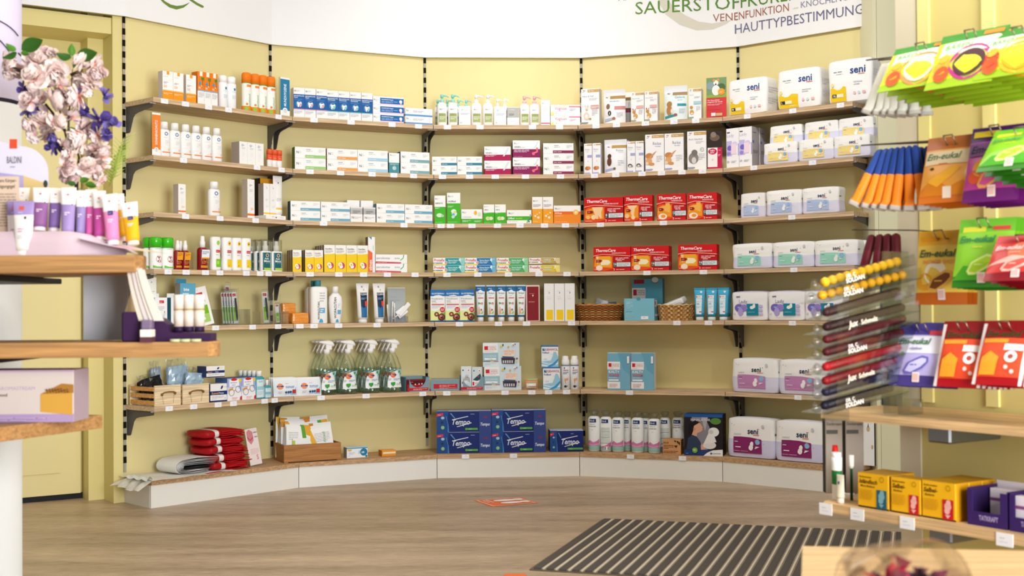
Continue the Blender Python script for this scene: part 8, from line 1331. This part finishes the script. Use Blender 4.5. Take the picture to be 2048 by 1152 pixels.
for i, (x0, x1) in enumerate(((1648, 1682), (1688, 1724))):
    D_ = 3.02; a, b_ = rx(x0, D_), rx(x1, D_); place(k_box(b_-a, .187, .03, gd), 'grey_carton', ('left' if i == 0 else 'right')+'-hand one of two tall grey cartons at the back of the lower shelf', 'carton', ((a+b_)/2, D_+.015, zy), -.0, 'tall grey cartons')
# table with the fallen jar, lower right
DJ = 1.95; zt_ = at(1650, 1092, DJ).z; tb = thing('small_table', 'light wooden table top at lower right edge of the view', 'table', (0, 0, 0)); a, b_ = at(1605, 1092, DJ), at(1592, 1092, 1.2)
g = G(); pts = [(b_.x, 1.2), (1.1, 1.2), (1.1, DJ-.1), (a.x, DJ)]; g.rings([[(x, y, z) for x, y in pts] for z in (zt_-.03, zt_)], 'e4bf8e.w', 'e4bf8e.w', 'e4bf8e.w', False); g.build('top', tb)
g = G(); pts = [(b_.x+.05, 1.23), (1.07, 1.23), (1.07, DJ-.14), (a.x+.03, DJ-.04)]; g.rings([[(x, y, z) for x, y in pts] for z in (0, zt_-.0305)], 'd8b080.w', 'd8b080.w', 'd8b080.w', False); g.build('base', tb)
R_ = .054; JA = .42; jr = thing('candy_jar', 'clear plastic jar of wrapped sweets lying open on the small table', 'jar', (rx(1722, 1.38), 1.38, zt_+R_+.001))
JM = Matrix.Rotation(JA, 4, 'Z') @ Matrix.Rotation(pi/2, 4, 'Y')
g = G(); g.lathe([(R_*.97, 0), (R_, .006), (R_*.93, .011), (R_*.97, .02), (R_, .03), (R_, .1), (R_*.9, .112), (.01, .115)], 'f8f6f4.c', 30, cap0=False); g.lathe([(R_*.9, .003), (R_*.86, .01), (R_*.9, .02), (R_*.93, .03), (R_*.93, .1)], 'f8f6f4.c', 30, cap0=False, cap1=False); g.xf(JM); g.build('jar_wall', jr)
rn = random.Random(4)
for i in range(24):
    c = ('7a1c3c', '4a1420', 'b01c3c', 'd8d4dc', '3a4a84', '5a1a30')[i % 6]; g = G(); g.ball((0, 0, 0), .0125, c, 8, (1.2, .8, .7)); g.poly([(.013, -.003, 0), (.026, -.01, .003), (.026, .01, -.003), (.013, .003, 0)], c); g.poly([(-.013, -.003, 0), (-.026, -.01, .003), (-.026, .01, -.003), (-.013, .003, 0)], c)
    l = .028+.075*rn.random(); a = rn.uniform(-1.2, 1.2); r_ = rn.uniform(.01, .034); p = Vector((l, r_*sin(a), -r_*cos(a)+.012*(i % 3))); p = Matrix.Rotation(JA, 3, 'Z') @ p; o = g.build('wrapped_sweet', None, jr.location+p); o.rotation_euler = (rn.uniform(0, 6), rn.uniform(0, 6), rn.uniform(0, 6))
    tag(o, ('plum', 'dark brown', 'crimson', 'white', 'blue', 'wine')[i % 6]+' wrapped sweet inside the clear lying jar', 'sweet', 'wrapped '+('plum', 'dark brown', 'crimson', 'white', 'blue', 'wine')[i % 6]+' sweets')
